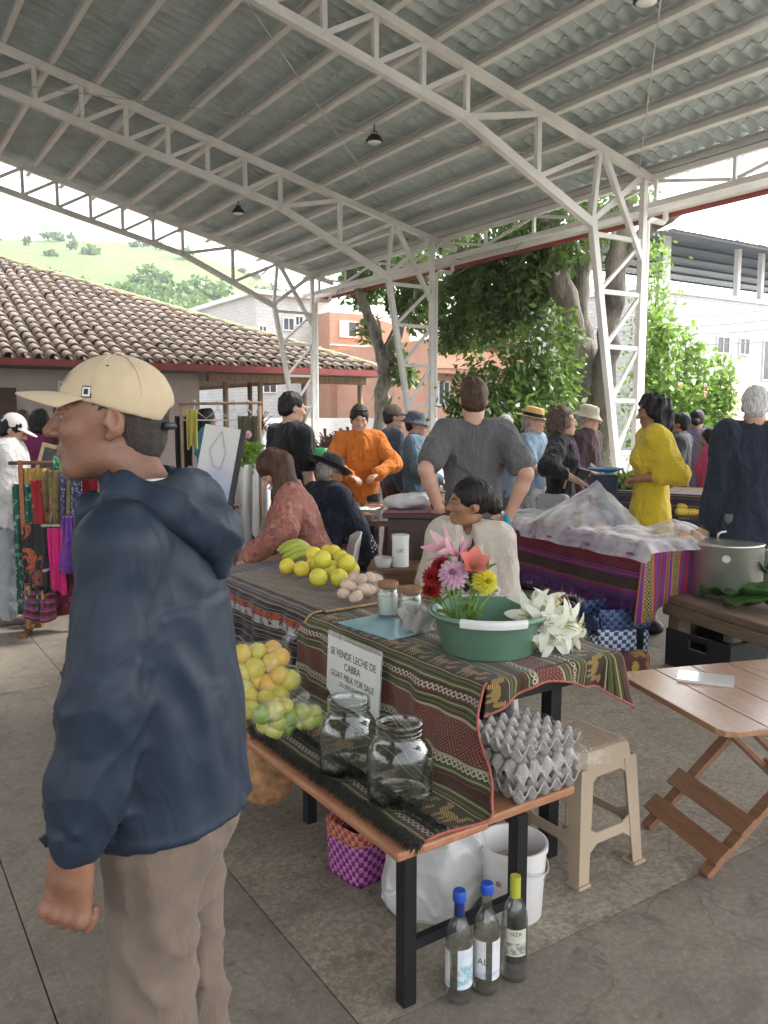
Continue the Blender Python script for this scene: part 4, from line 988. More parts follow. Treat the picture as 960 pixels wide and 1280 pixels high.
def fruit_mesh(name, r, squash, m, tip=0.0):
    prof = [(0.0001, -r * squash)] + [(r * math.sin(a), -r * squash * math.cos(a)) for a in np.linspace(.25, math.pi - .25, 11)] + [(.0001, r * squash * (1 + tip) - .002)]
    mb = MB().lathe(prof, 18); me = bpy.data.meshes.new(name); me.from_pydata(mb.v, [], mb.f)
    g_ = np.random.default_rng(3)
    co = np.array(mb.v); co += co / (np.linalg.norm(co, axis=1)[:, None]) * (.025 * r * sinnoise(co / r, 1.6, 5))[:, None]; me.vertices.foreach_set('co', co.astype(np.float32).ravel())
    me.polygons.foreach_set('use_smooth', np.ones(len(me.polygons), bool)); me.materials.append(m); return me
fm_lemon, fm_orange, fm_lime = fruit_mesh('lemon', .043, .97, m_lemon, .08), fruit_mesh('orange', .040, .96, m_orange), fruit_mesh('lime', .031, .97, m_lime)
def fruit(me, name, p, sc, label, cat, group):
    o = bpy.data.objects.new(name, me); COL.objects.link(o); o.location = p; o.scale = (sc, sc, sc); o.rotation_euler = tuple(random.uniform(0, 6) for _ in range(3)); return tag(o, label, cat, group)
# lemons: (px, py, height of centre above the mat)
for (x, y, z, sc) in ((359, 708, .045, 1.0), (377, 711, .045, .97), (398, 722, .047, 1.08), (391, 706, .05, .95), (424, 722, .047, 1.05), (415, 711, .05, 1.05), (403, 699, .11, 1.08), (392, 693, .10, 1.0), (417, 690, .09, .95), (433, 704, .085, 1.12), (426, 697, .08, 1.0), (409, 690, .075, .95), (440, 712, .045, .95)):
    fruit(fm_lemon, 'lemon', atz(x, y, .772 + z), sc, 'large yellow lemon in the loose pile on the woven mat', 'lemon', 'lemons piled on the mat')
m_banana = mat('green_plantain', (.44, .44, .06), .45, .25, 12, c2=(.26, .31, .04)); bt = thing('plantain_bunch', 'bunch of green-yellow plantains behind the lemons on the table', 'plantains', atz(372, 700, .80), SA)
for k in range(4):
    P = []; rr = []
    for i in range(11):
        a = i / 10; P.append((-.10 + .21 * a, -.04 + .03 * k - .012 * math.sin(a * math.pi), .0 + .022 * k * (1 if k < 3 else .8) + .05 * math.sin(a * math.pi * .9) - .02 * a)); rr.append(.024 * (math.sin(math.pi * (.10 + .83 * a)) ** .45) if 0 < i < 10 else .007)
    MB().tube(P, rr, 7).build('plantain', m_banana, bt, True)
m_pale = mat('brown_eggshell', (.60, .43, .32), .55, .12, 30, .1, 200, objvar=.12)
egg_prof = [(.0001, -.029)] + [(.0225 * math.sin(a) * (1 - .10 * math.cos(math.pi - a)), -.029 * math.cos(a)) for a in np.linspace(.3, math.pi - .3, 9)] + [(.0001, .029)]
me_egg = bpy.data.meshes.new('egg'); mb = MB().lathe(egg_prof, 16); me_egg.from_pydata(mb.v, [], mb.f); me_egg.polygons.foreach_set('use_smooth', np.ones(len(me_egg.polygons), bool)); me_egg.materials.append(m_pale)
eggs = []
for (x, y, z) in ((430, 742, .03), (445, 746, .03), (462, 738, .03), (472, 733, .03), (440, 734, .05), (452, 724, .085), (442, 722, .07), (463, 722, .075), (434, 731, .06), (471, 724, .06), (455, 736, .055)):
    p = atz(x, y, .772 + z); o = bpy.data.objects.new('egg', me_egg); COL.objects.link(o); o.location = p; o.rotation_euler = (random.uniform(0, 3), random.uniform(0, 3), 0); o.scale = (1.15,) * 3; tag(o, 'pale brown egg in the clear bag beside the lemons', 'egg', 'bagged eggs'); eggs.append((tuple(p), .031))
eb = wrapbag(None, eggs, .004, 21, 'egg_bag', film_mat('egg_film', alpha=.05, bsc=40)); tag(eb, 'clear plastic bag holding pale brown eggs on the mat', 'plastic bag')

# oranges and limes in clear bags on the far bench
ors = []
for (x, y, z, sc) in ((302, 818, .26, 1.0), (322, 815, .26, .95), (341, 812, .26, .95), (350, 822, .235, 1.0), (318, 836, .19, 1.1), (340, 829, .21, 1.08), (302, 842, .17, 1.0), (350, 845, .16, .95), (362, 850, .13, 1.1), (305, 862, .10, 1.0), (336, 855, .11, 1.08), (320, 852, .12, .9), (312, 872, .06, 1.0), (332, 874, .05, 1.0), (350, 868, .06, 1.0), (297, 884, .04, .95), (312, 888, .04, .95), (344, 884, .04, .9)):
    p = atz(x, y, .472 + z * .72); fruit(fm_orange, 'orange', p, sc * 1.02, 'orange-yellow orange in the tall clear bag against the black cloth', 'orange', 'bagged oranges'); ors.append((tuple(p), .042 * sc))
ob_ = wrapbag(None, ors, .006, 31, 'orange_bag', None, tuple(atz(357, 800, .72))); tag(ob_, 'clear plastic bag full of oranges leaning on the black striped cloth', 'plastic bag')
lms = []
for (x, y, z, sc) in ((328, 893, .09, 1.05), (344, 889, .10, 1.0), (332, 905, .04, 1.0), (347, 903, .05, 1.05), (361, 897, .06, 1.05), (371, 902, .03, 1.05), (384, 902, .03, 1.0), (391, 891, .05, .95), (376, 890, .07, 1.0), (356, 883, .10, .9), (343, 912, .025, 1.0), (360, 909, .02, .95), (394, 899, .03, .9)):
    p = atz(x, y, .472 + z); fruit(fm_lime, 'lime', p, sc * 1.12, 'green lime in the low clear bag on the bench', 'lime', 'bagged limes'); lms.append((tuple(p), .036 * sc))
lb = wrapbag(None, lms, .005, 41, 'lime_bag', None, tuple(atz(372, 878, .60))); tag(lb, 'clear plastic bag of green limes in front of the oranges', 'plastic bag')

# ------------------------------------------------------------------ jars
def glass_mat(name, tint=(.94, .96, .95), rough=.03, edge=(.70, .73, .71)):
    t = NT(name); tr = t.node('ShaderNodeBsdfTransparent'); fw_ = t.node('ShaderNodeLayerWeight'); t.put(tr.inputs[0], t.mix(t.math('POWER', fw_.outputs['Facing'], 3.0), tint, edge)); gl = t.node('ShaderNodeBsdfGlossy'); gl.inputs['Roughness'].default_value = rough
    fr = t.node('ShaderNodeLayerWeight'); fr.inputs[0].default_value = .5; mx = t.node('ShaderNodeMixShader'); v = t.coord('Object'); n = t.noise(v, 30, 2); bp_ = t.node('ShaderNodeBump'); bp_.inputs['Strength'].default_value = .15; bp_.inputs['Distance'].default_value = .01; t.l.new(n, bp_.inputs['Height']); t.l.new(bp_.outputs[0], gl.inputs['Normal'])
    t.l.new(t.math('MULTIPLY_ADD', t.math('POWER', fr.outputs['Facing'], 2.6), .85, .05), mx.inputs[0]); t.l.new(tr.outputs[0], mx.inputs[1]); t.l.new(gl.outputs[0], mx.inputs[2]); t.l.new(mx.outputs[0], t.out.inputs[0]); return t.m
m_jar = glass_mat('clear_glass'); m_bottle = glass_mat('bottle_glass', (.965, .98, .97), .03, (.86, .9, .88))
def bigjar(p, label, r=.098, h=.20):
    t = thing('glass_jar', label, 'jar', p, random.uniform(0, 3), 'large empty glass jars on the bench')
    out = [(r * .82, 0), (r * .97, .012), (r, .03), (r, h * .70), (r * .97, h * .80), (r * .80, h * .93), (r * .70, h), (r * .69, h + .03), (r * .72, h + .034), (r * .72, h + .046), (r * .66, h + .048)]
    inn = [(q - .0045, z) for q, z in out[::-1][1:]] ; inn = [(x, z) for x, z in inn if z > .0] ; inn[-1] = (inn[-1][0], .014)
    MB().lathe([(.0001, .0)] + out + inn + [(.0001, .014)], 48).build('body', m_jar, t, True)
    th = MB()
    for k in range(2): th.lathe([(r * .70, h + .008 + .012 * k), (r * .735, h + .012 + .012 * k), (r * .70, h + .016 + .012 * k)], 40)
    th.build('screw_thread', m_jar, t, True)['kind'] = 'stuff'
    sc_ = MB()
    for k in range(9): sc_.box(-.022, .022, -r - .0012, -r + .002, .045 + .012 * k, .048 + .012 * k)
    sc_.build('measuring_scale', m_jar, t)['kind'] = 'stuff'
bigjar(SP(.145, .475, .4715), 'large empty glass jar beside the goat milk sign', .094, .20); bigjar(SP(.165, .225, .4715), 'large empty glass jar near the open end of the bench', .097, .20)
m_milk = mat('milk', (.80, .79, .72), .35, .03, 4, sss=.2); m_cork = mat('brown_lid', (.24, .12, .06), .6, .3, 40, .2, 60)
def milkjar(p, label, fill):
    t = thing('milk_jar', label, 'jar', p, 0, 'milk jars on the blue folder'); r = .046; h = .125
    MB().lathe([(.0001, 0), (r * .9, 0), (r, .01), (r, h * .75), (r * .93, h * .88), (r * .86, h * .93), (r * .86, h), (r * .82, h), (r * .82, h * .93), (r * .88, h * .86), (r * .955, h * .74), (r * .955, .012), (.0001, .006)], 32).build('glass', m_jar, t, True)
    MB().lathe([(.0001, .0075), (r * .945, .0135), (r * .945, fill), (.0001, fill)], 32).build('milk', m_milk, t, True, sharp=50)
    MB().lathe([(.0001, h + .001), (r * .92, h + .001), (r * .98, h + .003), (r * .98, h + .02), (r * .92, h + .024), (.0001, h + .024)], 32).build('lid', m_cork, t, True, sharp=40)
milkjar(atz(485, 770, .762), 'jar of white goat milk with brown lid, filled to the neck', .092); milkjar(atz(514, 778, .762), 'jar of goat milk with brown lid behind the crumpled egg carton', .08)
# blue folder and the hanging sign
m_folder = mat('blue_folder', (.20, .42, .50), .3, .1, 8, coat=.3, c2=(.30, .52, .58)); 
fo = MB().box(-.115, .115, -.17, .17, 0, .006).build('folder', m_folder, bevel=.002); fo.location = SP(.655, 1.01, .7565); fo.rotation_euler = (0, 0, SA + R(6)); tag(fo, 'pale blue plastic folder under the milk jars', 'folder')
m_paper = mat('white_paper', (.70, .70, .69), .35, .03, 3, coat=.4); m_ink = mat('printed_ink', (.06, .06, .065), .7, .1)
c0, c1, c2_ = SP(.487, 1.20, .742), SP(.487, .845, .742), SP(.455, 1.20, .46)
sg = thing('goat_milk_sign', 'white printed goat milk sign hanging in front of the runner', 'sign', SP(.432, .90, .742), SA - R(90))
sg.rotation_euler = (R(-3), 0, SA - R(90)); 
pl = MB().box(-.185, .185, -.002, 0.0, -.29, .0); 
pl.build('sheet', m_paper, sg)
sl_ = MB(); sl_.box(-.192, .192, .0005, .0015, -.298, .02); sl_.build('plastic_sleeve', film_mat('sleeve_film', (.6, .6, .58), .35, 8, .2), sg)
TM = lambda x, z: Matrix(((1, 0, 0, x), (0, 0, -1, -.0035), (0, 1, 0, z), (0, 0, 0, 1)))
for (b, z, sz) in (('SE VENDE LECHE DE', -.055, .041), ('CABRA', -.098, .041), ('GOAT MILK FOR SALE', -.140, .036), ('CEL JENI LOURDES', -.172, .024)): text_mesh(b, sz, m_ink, sg, TM(.0, z), xs=.86)
# crumpled egg carton scrap
def pulp_mat():
    return mat('egg_carton_pulp', (.40, .37, .35), .95, .18, 14, .5, 120, fine=.25)
m_pulp = pulp_mat()
F_ = Field((-.09, -.09, -.01), (.09, .09, .11), .005)
for k in range(7): a = k * .9; F_.cone((.045 * math.cos(a), .045 * math.sin(a), .01), (.06 * math.cos(a + .4), .055 * math.sin(a + .4), .075), .012, .018, .012)
F_.ell((0, 0, .03), (.055, .05, .035), .02); F_.disp(lambda P: .008 * sinnoise(P, 40, 6)); o = link('crumpled_carton', F_.mesh('crumpled_carton'), m_pulp); o.location = SP(.715, .875, .757); tag(o, 'crumpled grey-brown egg carton scrap beside the green basin', 'carton')

# ------------------------------------------------------------------ green basin, bouquet, white lilies
m_green = mat('green_plastic', (.125, .235, .165), .35, .10, 3, coat=.15, fine=.04)
ba = thing('plastic_basin', 'green plastic basin with strips of white tape on the rim', 'basin', SP(.775, .53, .7575), 0)
br, bh = .213, .150
MB().lathe([(.0001, 0), (br * .74, 0), (br * .78, .008), (br * .93, bh - .02), (br * .97, bh - .012), (br * 1.02, bh - .014), (br * 1.04, bh - .006), (br * 1.03, bh + .002), (br * .96, bh + .004), (br * .93, bh - .004), (br * .76, .014), (.0001, .008)], 64).build('bowl', m_green, ba, True)
m_tape = mat('white_tape', (.68, .68, .64), .4, .08, 10)
for a0, a1 in ((-2.15, -1.05), (1.15, 2.0)):
    V = []; F = []; n = 24
    for i in range(n + 1):
        a = a0 + (a1 - a0) * i / n; pr = [(br * .955, bh + .0), (br * .975, bh + .0075), (br * 1.03, bh + .006), (br * 1.052, bh - .004), (br * 1.03, bh - .022)]
        V += [(r * math.cos(a), r * math.sin(a), z) for r, z in pr]
    F = [(i * 5 + j, i * 5 + j + 1, (i + 1) * 5 + j + 1, (i + 1) * 5 + j) for i in range(n) for j in range(4)]
    link('tape', npmesh('tape', np.array(V), F, True), m_tape, ba)
MB().lathe([(.0001, .06), (br * .815, .06)], 40).build('water', mat('basin_water', (.05, .15, .09), .05, .1, 2, spec=.6), ba)
def petal_mat(name, c, c2, tr=.3):
    t = NT(name); v = t.coord('Object'); gi = t.node('ShaderNodeNewGeometry').outputs['Random Per Island']; col = t.mix(gi, c, c2); t.put(t.b.inputs['Base Color'], col); t.b.inputs['Roughness'].default_value = .55
    tl = t.node('ShaderNodeBsdfTranslucent'); t.put(tl.inputs[0], col); mx = t.node('ShaderNodeMixShader'); mx.inputs[0].default_value = tr; t.l.new(t.b.outputs[0], mx.inputs[1]); t.l.new(tl.outputs[0], mx.inputs[2]); t.l.new(mx.outputs[0], t.out.inputs[0]); return t.m
def petal(mb, base, d, up, ln, w, curl=.3, seg=5, cup=.25):
    base, d, up = Vector(base), Vector(d).normalized(), Vector(up); s_ = d.cross(up).normalized(); u = s_.cross(d).normalized(); o = len(mb.v)
    for i in range(seg + 1):
        a = i / seg; c = base + d * (ln * a * math.cos(curl * a)) - u * (ln * a * math.sin(curl * a) * .8) ; ww = w * (math.sin(math.pi * min(.98, .12 + .86 * a)) ** .7) * .5
        mb.v += [tuple(c - s_ * ww + u * cup * ww), tuple(c), tuple(c + s_ * ww + u * cup * ww)]
    for i in range(seg):
        for k in (0, 1): a = o + i * 3 + k; mb.f.append((a, a + 1, a + 4, a + 3))
def dahlia(c, r, m, parent, ax=(0, -1, .5), rings=9, name='flower', pw=.55):
    q = Vector((0, 0, 1)).rotation_difference(Vector(ax).normalized()); mb = MB()
    for k in range(rings):
        f = k / (rings - 1); el = R(-8 + 88 * f); n = int(19 - 9 * f); ln = r * (1 - .5 * f)
        for i in range(n):
            a = 6.283 * (i + .5 * (k % 2)) / n + random.uniform(-.05, .05); d = Vector((math.cos(a) * math.cos(el), math.sin(a) * math.cos(el), math.sin(el)))
            petal(mb, (0, 0, .012 * f), d, (0, 0, 1) if f < .8 else (math.cos(a), math.sin(a), .2), ln * random.uniform(.9, 1.05), r * pw * .62 * (1 - .2 * f), .3, 4, .7)
    o = mb.xf(TR(c) @ q.to_matrix().to_4x4()).build(name, m, parent, True); return o
def lily(c, ln, m, parent, ax, open_=.75, n=6, name='lily', w=.34, yellow=True):
    q = Vector((0, 0, 1)).rotation_difference(Vector(ax).normalized()); mb = MB()
    for i in range(n):
        a = 6.283 * i / n + .3; el = math.pi / 2 - open_ + random.uniform(-.1, .1); d = Vector((math.cos(a) * math.cos(el), math.sin(a) * math.cos(el), math.sin(el)))
        petal(mb, (0, 0, 0), d, (0, 0, 1) if open_ > .5 else (-math.cos(a), -math.sin(a), .5), ln * random.uniform(.85, 1.1), ln * w, .55 * open_, 6, .35)
    o = mb.xf(TR(c) @ q.to_matrix().to_4x4()).build(name, m, parent, True)
    if yellow:
        st = MB()
        for i in range(5): a = 1.26 * i; st.tube([(0, 0, 0), (.15 * ln * math.cos(a), .15 * ln * math.sin(a), ln * .6)], .0016, 4)
        st.xf(TR(c) @ q.to_matrix().to_4x4()).build('stamens', mat('stamen', (.45, .40, .08), .7), o)['kind'] = 'stuff'
    return o
m_stemg = mat('flower_stem', (.14, .27, .05), .5, .3, 30); m_leafg = leaf_mat('bouquet_leaf', (.22, .36, .07), (.09, .19, .04), .3)
m_pinkd = petal_mat('pink_dahlia', (.66, .36, .52), (.74, .52, .62)); m_yeld = petal_mat('yellow_dahlia', (.74, .62, .03), (.68, .66, .08)); m_redd = petal_mat('red_dahlia', (.42, .02, .02), (.30, .015, .02)); m_coral = petal_mat('coral_petal', (.72, .17, .13), (.66, .25, .20)); m_pinkl = petal_mat('pink_lily', (.72, .32, .44), (.80, .60, .62)); m_whitel = petal_mat('white_lily', (.80, .80, .70), (.74, .76, .62))
bq = thing('flower_bouquet', 'mixed bouquet with pink lilies, dahlias and a yellow bloom standing in the basin', 'bouquet', SP(.70, .66, .79), 0)
BO = Vector(bq.location); BY = BO.y
def bp(x, y, dd=0.0): return aty(x, y, BY + dd) - BO
heads = [(555, 716, -.02), (606, 720, -.01), (540, 735, .02), (548, 708, .05), (592, 710, 0), (577, 690, 0), (560, 684, -.02), (602, 706, .03), (618, 735, .03), (588, 740, -.02), (535, 722, .04)]
stt = MB()
foot = bp(578, 770) ; foot.z = -.02
for (x, y, dd) in heads:
    e = bp(x, y, dd); f0 = foot + Vector((random.uniform(-.02, .02), random.uniform(-.02, .02), random.uniform(-.01, .01))); MB().tube([f0, f0.lerp(e, .5) + Vector((0, 0, .012)), e], .0042, 6).build('stem', m_stemg, bq, True)
dahlia(bp(566, 717, -.03), .064, m_pinkd, bq, (-.15, -1, .45), name='pink_dahlia'); dahlia(bp(607, 727, -.02), .057, m_yeld, bq, (.35, -1, .3), 8, name='yellow_dahlia', pw=.4)
dahlia(bp(541, 722, .03), .052, m_redd, bq, (-.6, -1, .3), name='red_dahlia'); dahlia(bp(553, 708, .05), .052, m_redd, bq, (-.4, -.8, .7), name='red_dahlia'); dahlia(bp(539, 738, .03), .045, m_redd, bq, (-.8, -.8, .0), name='red_dahlia'); dahlia(bp(618, 738, .05), .026, m_whitel, bq, (.6, -1, .1), name='pale_flower')
lily(bp(574, 694, 0), .14, m_pinkl, bq, (-1, -.25, .55), .42, name='pink_lily', w=.3); lily(bp(578, 700, -.01), .085, m_pinkl, bq, (.06, -.1, 1), .10, 4, 'lily_bud', w=.28, yellow=False); lily(bp(590, 712, -.02), .09, m_coral, bq, (.12, -.75, .7), .48, 5, 'coral_flower', w=.75)
dl = MB()
for k in range(26):
    a = foot.lerp(bp(*random.choice(heads)), random.uniform(.3, .85)); petal(dl, a, (random.gauss(0, .6), random.gauss(-.2, .5), random.gauss(.5, .5)), (0, -.4, 1), random.uniform(.05, .10), .028, .4)
dl.build('foliage', m_leafg, bq, True)['kind'] = 'stuff'
wl_ = thing('white_lilies', 'big bunch of white lilies in a pale cup beside the basin', 'flowers', SP(.965, .43, .7575), 0)
WO = Vector(wl_.location)
MB().lathe([(.0001, 0), (.03, 0), (.04, .08), (.038, .08), (.029, .004), (.0001, .004)], 24).build('cup', mat('pale_cup', (.60, .56, .60), .4, .1, 20), wl_, True)
def wp(x, y, dd=0.0): return aty(x, y, WO.y + dd) - WO
for (x, y, dd, ax, ln) in ((667, 772, -.06, (-.75, -.7, .35), .10), (672, 765, -.02, (-.25, -.5, 1), .105), (690, 765, -.02, (.45, -.3, 1), .095), (700, 780, -.06, (.75, -.8, .1), .10), (672, 790, -.08, (-.45, -.7, -.55), .095), (690, 790, -.09, (.25, -1, -.15), .095), (704, 785, .0, (1, -.2, .05), .11), (712, 790, .03, (1, .1, -.25), .09), (682, 780, -.1, (0, -1, .3), .085)):
    lily(wp(x, y, dd), ln * 1.2, m_whitel, wl_, ax, .95, name='lily', w=.33)
for k in range(6): MB().tube([(random.uniform(-.01, .01), random.uniform(-.01, .01), .02), tuple(wp(random.uniform(670, 705), random.uniform(770, 790), -.03))], .004, 6).build('stem', m_stemg, wl_, True)

# ------------------------------------------------------------------ egg trays in film on the bench end
def tray_mesh():
    n = 5; pit = .047; res = 8; N = n * res; xs = np.linspace(0, n * pit, N + 1); V = []
    for x in xs:
        for y in xs:
            a = math.cos(2 * math.pi * x / pit) ; b = math.cos(2 * math.pi * y / pit); z = .024 * (a + b) / 2 * 1.15; z = max(-.022, min(.0215, z))
            edge = min(x, y, n * pit - x, n * pit - y)
            V.append((x - n * pit / 2, y - n * pit / 2, z + .0015 * math.sin(170 * x) * math.sin(150 * y)))
    F = np.array([(i * (N + 1) + j, (i + 1) * (N + 1) + j, (i + 1) * (N + 1) + j + 1, i * (N + 1) + j + 1) for i in range(N) for j in range(N)])
    return npmesh('egg_tray', np.array(V), F, True)
tme_ = tray_mesh(); tme_.materials.append(m_pulp); trays = []
for k, (z, da, lab) in enumerate(((.489, 0, 'grey pulp egg tray at the bottom of the stack on the bench end'), (.553, R(3), 'grey pulp egg tray second from the bottom of the wrapped stack'), (.616, R(-3), 'grey pulp egg tray on top of the wrapped stack, cones upward'))):
    o = bpy.data.objects.new('egg_tray', tme_); COL.objects.link(o); o.location = SP(.565, .130, z); o.rotation_euler = (R(180) if k == 1 else 0, 0, SA + da); o.scale = (1.10, 1.06, 1.18); md = o.modifiers.new('t', 'SOLIDIFY'); md.thickness = .0035; tag(o, lab, 'egg tray', 'stacked egg trays')
Fb = Field((-.21, -.19, -.02), (.23, .19, .215), .0075); Fb.box((0, 0, .09), (.14, .135, .095), .03, 0)
Fb.cone((.14, -.10, .10), (.20, -.14, .085), .02, .03, .04); Fb.disp(lambda P: .010 * sinnoise(P, 22, 3) + .006 * sinnoise(P, 60, 4)); o = link('tray_wrap', Fb.mesh('tray_wrap'), film_mat('tray_film', (.85, .85, .85), .02, 30, 1.0)); o.location = SP(.565, .13, .462); o.rotation_euler = (0, 0, SA); tag(o, 'clear crinkled plastic wrap around the egg trays', 'plastic wrap')

# ------------------------------------------------------------------ plastic stool
m_beige = mat('beige_plastic', (.42, .33, .235), .45, .06, 2, coat=.1, fine=.04)
def stool():
    t = thing('plastic_stool', 'beige plastic stool with a perforated seat beside the bench', 'stool', (0, 0, 0), SA)
    h = .455; a, b = .125, .165                     # half sizes at top and floor
    ring = lambda r, z, c=.03: [(x, y, z) for x, y in ((-r + c, -r), (r - c, -r), (r, -r + c), (r, r - c), (r - c, r), (-r + c, r), (-r, r - c), (-r, -r + c))]
    sb = MB(); R0, R1 = ring(a, h), ring(a + .012, h - .02); o = len(sb.v); sb.v += R0 + R1 + ring(a + .016, h - .055); sb.f.append(tuple(range(8)))
    for i in range(8): j = (i + 1) % 8; sb.f += [(i + 8, j + 8, j, i), (i + 16, j + 16, j + 8, i + 8)]
    seat = sb.build('seat', m_beige, t, bevel=.004)
    stud = MB()
    for i in range(11):
        for j in range(11):
            x, y = -.1 + .02 * i, -.1 + .02 * j; stud.lathe([(.0085, 0), (.0085, .0025), (.0045, .003), (.0045, .0006), (.0001, .0006)], 6, (x, y, h + .0002))
    stud.build('seat_studs', m_beige, seat)['kind'] = 'stuff'
    rr = lambda z: a + .016 + (b - a - .016) * (h - .055 - z) / (h - .055)
    for sx in (-1, 1):
        for sy in (-1, 1):
            lg = MB(); r0, r1 = rr(h - .05), rr(0)
            for (z, r) in ((h - .05, r0), (0.0, r1)):
                w = .062 if z > .1 else .048; th = .006
                for q in ((r, r), (r - w, r), (r - w, r - th), (r - th, r - th), (r - th, r - w), (r, r - w)): lg.v.append((sx * q[0], sy * q[1], z))
            for i in range(6): j = (i + 1) % 6; lg.f.append((i, j, j + 6, i + 6) if sx * sy > 0 else (j, i, i + 6, j + 6))
            lg.f += [tuple(range(6)), tuple(range(6, 12))]; lg.box(-.001, .001, -.001, .001, h - .1, h - .099, TR((sx * (r0 - .003), sy * (r0 - .003), 0)))
            lg.build('leg', m_beige, t, bevel=.002)
            f_ = MB().box(min(sx * (r1 - .05), sx * (r1 + .008)), max(sx * (r1 - .05), sx * (r1 + .008)), min(sy * (r1 - .05), sy * (r1 + .008)), max(sy * (r1 - .05), sy * (r1 + .008)), .0005, .012).build('foot', m_beige, t)
    for k in range(4):
        M = RZ(k * math.pi / 2); 
        for (z0, z1, nm) in ((h - .115, h - .045, 'apron'), (.115, .20, 'stretcher')):
            ra, rb = rr(z0), rr(z1); w0, w1 = ra - .045, rb - .045; y0, y1 = -ra + .003, -rb + .003
            ar = .03 if nm == 'apron' else .025; mb = MB(); n = 10; top_ = []; bot_ = []
            for i in range(n + 1):
                f = -1 + 2 * i / n; bul = ar * max(0, abs(f) - .6) / .4
                if nm == 'apron': top_.append((f * w1, y1, z1)); bot_.append((f * w0, y0, z0 + .03 - bul))
                else: top_.append((f * w1, y1, z1 - .03 + bul)); bot_.append((f * w0, y0, z0 + .02 - bul * 1.3))
            for q in (0, .006): mb.v += [(x, y + q, z) for x, y, z in top_] + [(x, y + q, z) for x, y, z in bot_]
            m2 = 2 * (n + 1)
            for i in range(n): mb.f += [(n + 1 + i, n + 2 + i, i + 1, i), (m2 + i, m2 + i + 1, m2 + n + 2 + i, m2 + n + 1 + i), (i, i + 1, m2 + i + 1, m2 + i), (n + 2 + i, n + 1 + i, m2 + n + 1 + i, m2 + n + 2 + i)]
            mb.xf(M).build(nm, m_beige, t)
    return t
st = stool(); c = (Vector((.629, 2.588, 0)) + Vector((.552, 2.907, 0)) + Vector((.878, 2.77, 0)) - Vector((.629, 2.588, 0))) / 2; st.location = ((.878 + .552) / 2 - .01, (2.77 + 2.907) / 2 + .02, 0)

# ------------------------------------------------------------------ bottles, bucket, sack, baskets under the bench
m_bluecap = mat('blue_cap', (.02, .08, .42), .35, .1, 10); m_yelcap = mat('yellow_green_cap', (.42, .42, .05), .4, .1, 10); m_dkblue = mat('navy_sleeve', (.015, .03, .13), .3, .1, 10)
def label_mat(name, base, acc, y0, y1):
    t = NT(name); v = t.coord('Object'); sp = t.node('ShaderNodeSeparateXYZ'); t.l.new(v, sp.inputs[0]); n = t.noise(v, 60, 3); band = inside(t, sp.outputs[2], y0, y1)
    txt = t.math('MULTIPLY', t.math('GREATER_THAN', t.math('SINE', t.math('MULTIPLY', sp.outputs[2], 900)), .3), t.math('GREATER_THAN', t.noise(t.coord('Object', (1, 1, .02)), 400, 1), .5))
    col = t.mix(t.math('MULTIPLY', band, t.ramp(n, [(.4, 0.0), (.55, 1.0)])), base, acc); col = t.mix(t.math('MULTIPLY', txt, t.math('MULTIPLY', inside(t, sp.outputs[2], .135, .16), .5)), col, (.2, .25, .3))
    t.put(t.b.inputs['Base Color'], col); t.b.inputs['Roughness'].default_value = .45; return t.m
m_lab1 = label_mat('pale_blue_label', (.62, .67, .70), (.28, .45, .52), .06, .12); m_lab2 = label_mat('white_label', (.66, .66, .67), (.42, .46, .58), .055, .075); m_lab3 = label_mat('cream_label', (.55, .54, .44), (.22, .22, .20), .09, .125); m_labdk = mat('dark_label_band', (.05, .04, .04), .5)
def bottle(p, label, cap, kind, rot):
    t = thing('glass_bottle', label, 'bottle', p, rot, 'empty bottles on the floor'); r = .0375
    o = [(.0001, .004), (r * .7, .0), (r * .95, .003), (r, .012), (r, .18), (r * .93, .20), (r * .62, .228), (r * .40, .245), (r * .36, .27), (r * .36, .292), (r * .42, .294), (r * .42, .30), (r * .34, .30)]
    inn = [(max(q - .003, .0001), z) for q, z in o[::-1] if z > .19] + [(r - .003, .178), (r - .003, .014), (.012, .022), (.0001, .026)]
    MB().lathe(o + inn, 32).build('glass', m_bottle, t, True)
    if kind == 3: MB().lathe([(.0155, .245), (.0150, .30), (.0148, .306), (.0001, .306)], 24).build('cap', m_yelcap, t, True, sharp=40)
    else:
        MB().lathe([(.0175, .288), (.0185, .292), (.0185, .312), (.016, .317), (.0001, .317)], 24).build('cap', m_bluecap, t, True, sharp=40)
        if kind == 1: MB().lathe([(.0150, .246), (.0142, .27), (.0142, .2875)], 24).build('neck_sleeve', m_dkblue, t, True)
    def lab(a0, a1, z0, z1, m, nm='label', e=.0006):
        n = 16; V = [((r + e) * math.cos(a0 + (a1 - a0) * i / n), (r + e) * math.sin(a0 + (a1 - a0) * i / n), z) for z in (z0, z1) for i in range(n + 1)]
        return link(nm, npmesh(nm, np.array(V), [(i, i + 1, n + 2 + i, n + 1 + i) for i in range(n)], True), m, t)
    def ltext(body, size, a, z):
        to = text_mesh(body, size, m_ink, t, Matrix.Identity(4)); me = to.data
        for v in me.vertices:
            x, y = v.co.x, v.co.y; an = a + x / r; v.co = ((r + .0012) * math.cos(an), (r + .0012) * math.sin(an), z + y)
    if kind == 1: lab(-1.75, -.15, .05, .165, m_lab1); lab(-3.1, -2.35, .05, .155, m_lab2)
    elif kind == 2: lab(-3.0, -1.72, .055, .165, m_lab2); lab(-1.25, -.2, .05, .165, m_lab2); ltext('AL', .026, -1.95, .105)
    else: lab(-2.35, -.75, .085, .165, m_lab3); lab(-2.35, -.55, .062, .0845, m_labdk); ltext('NZA', .016, -1.6, .152)
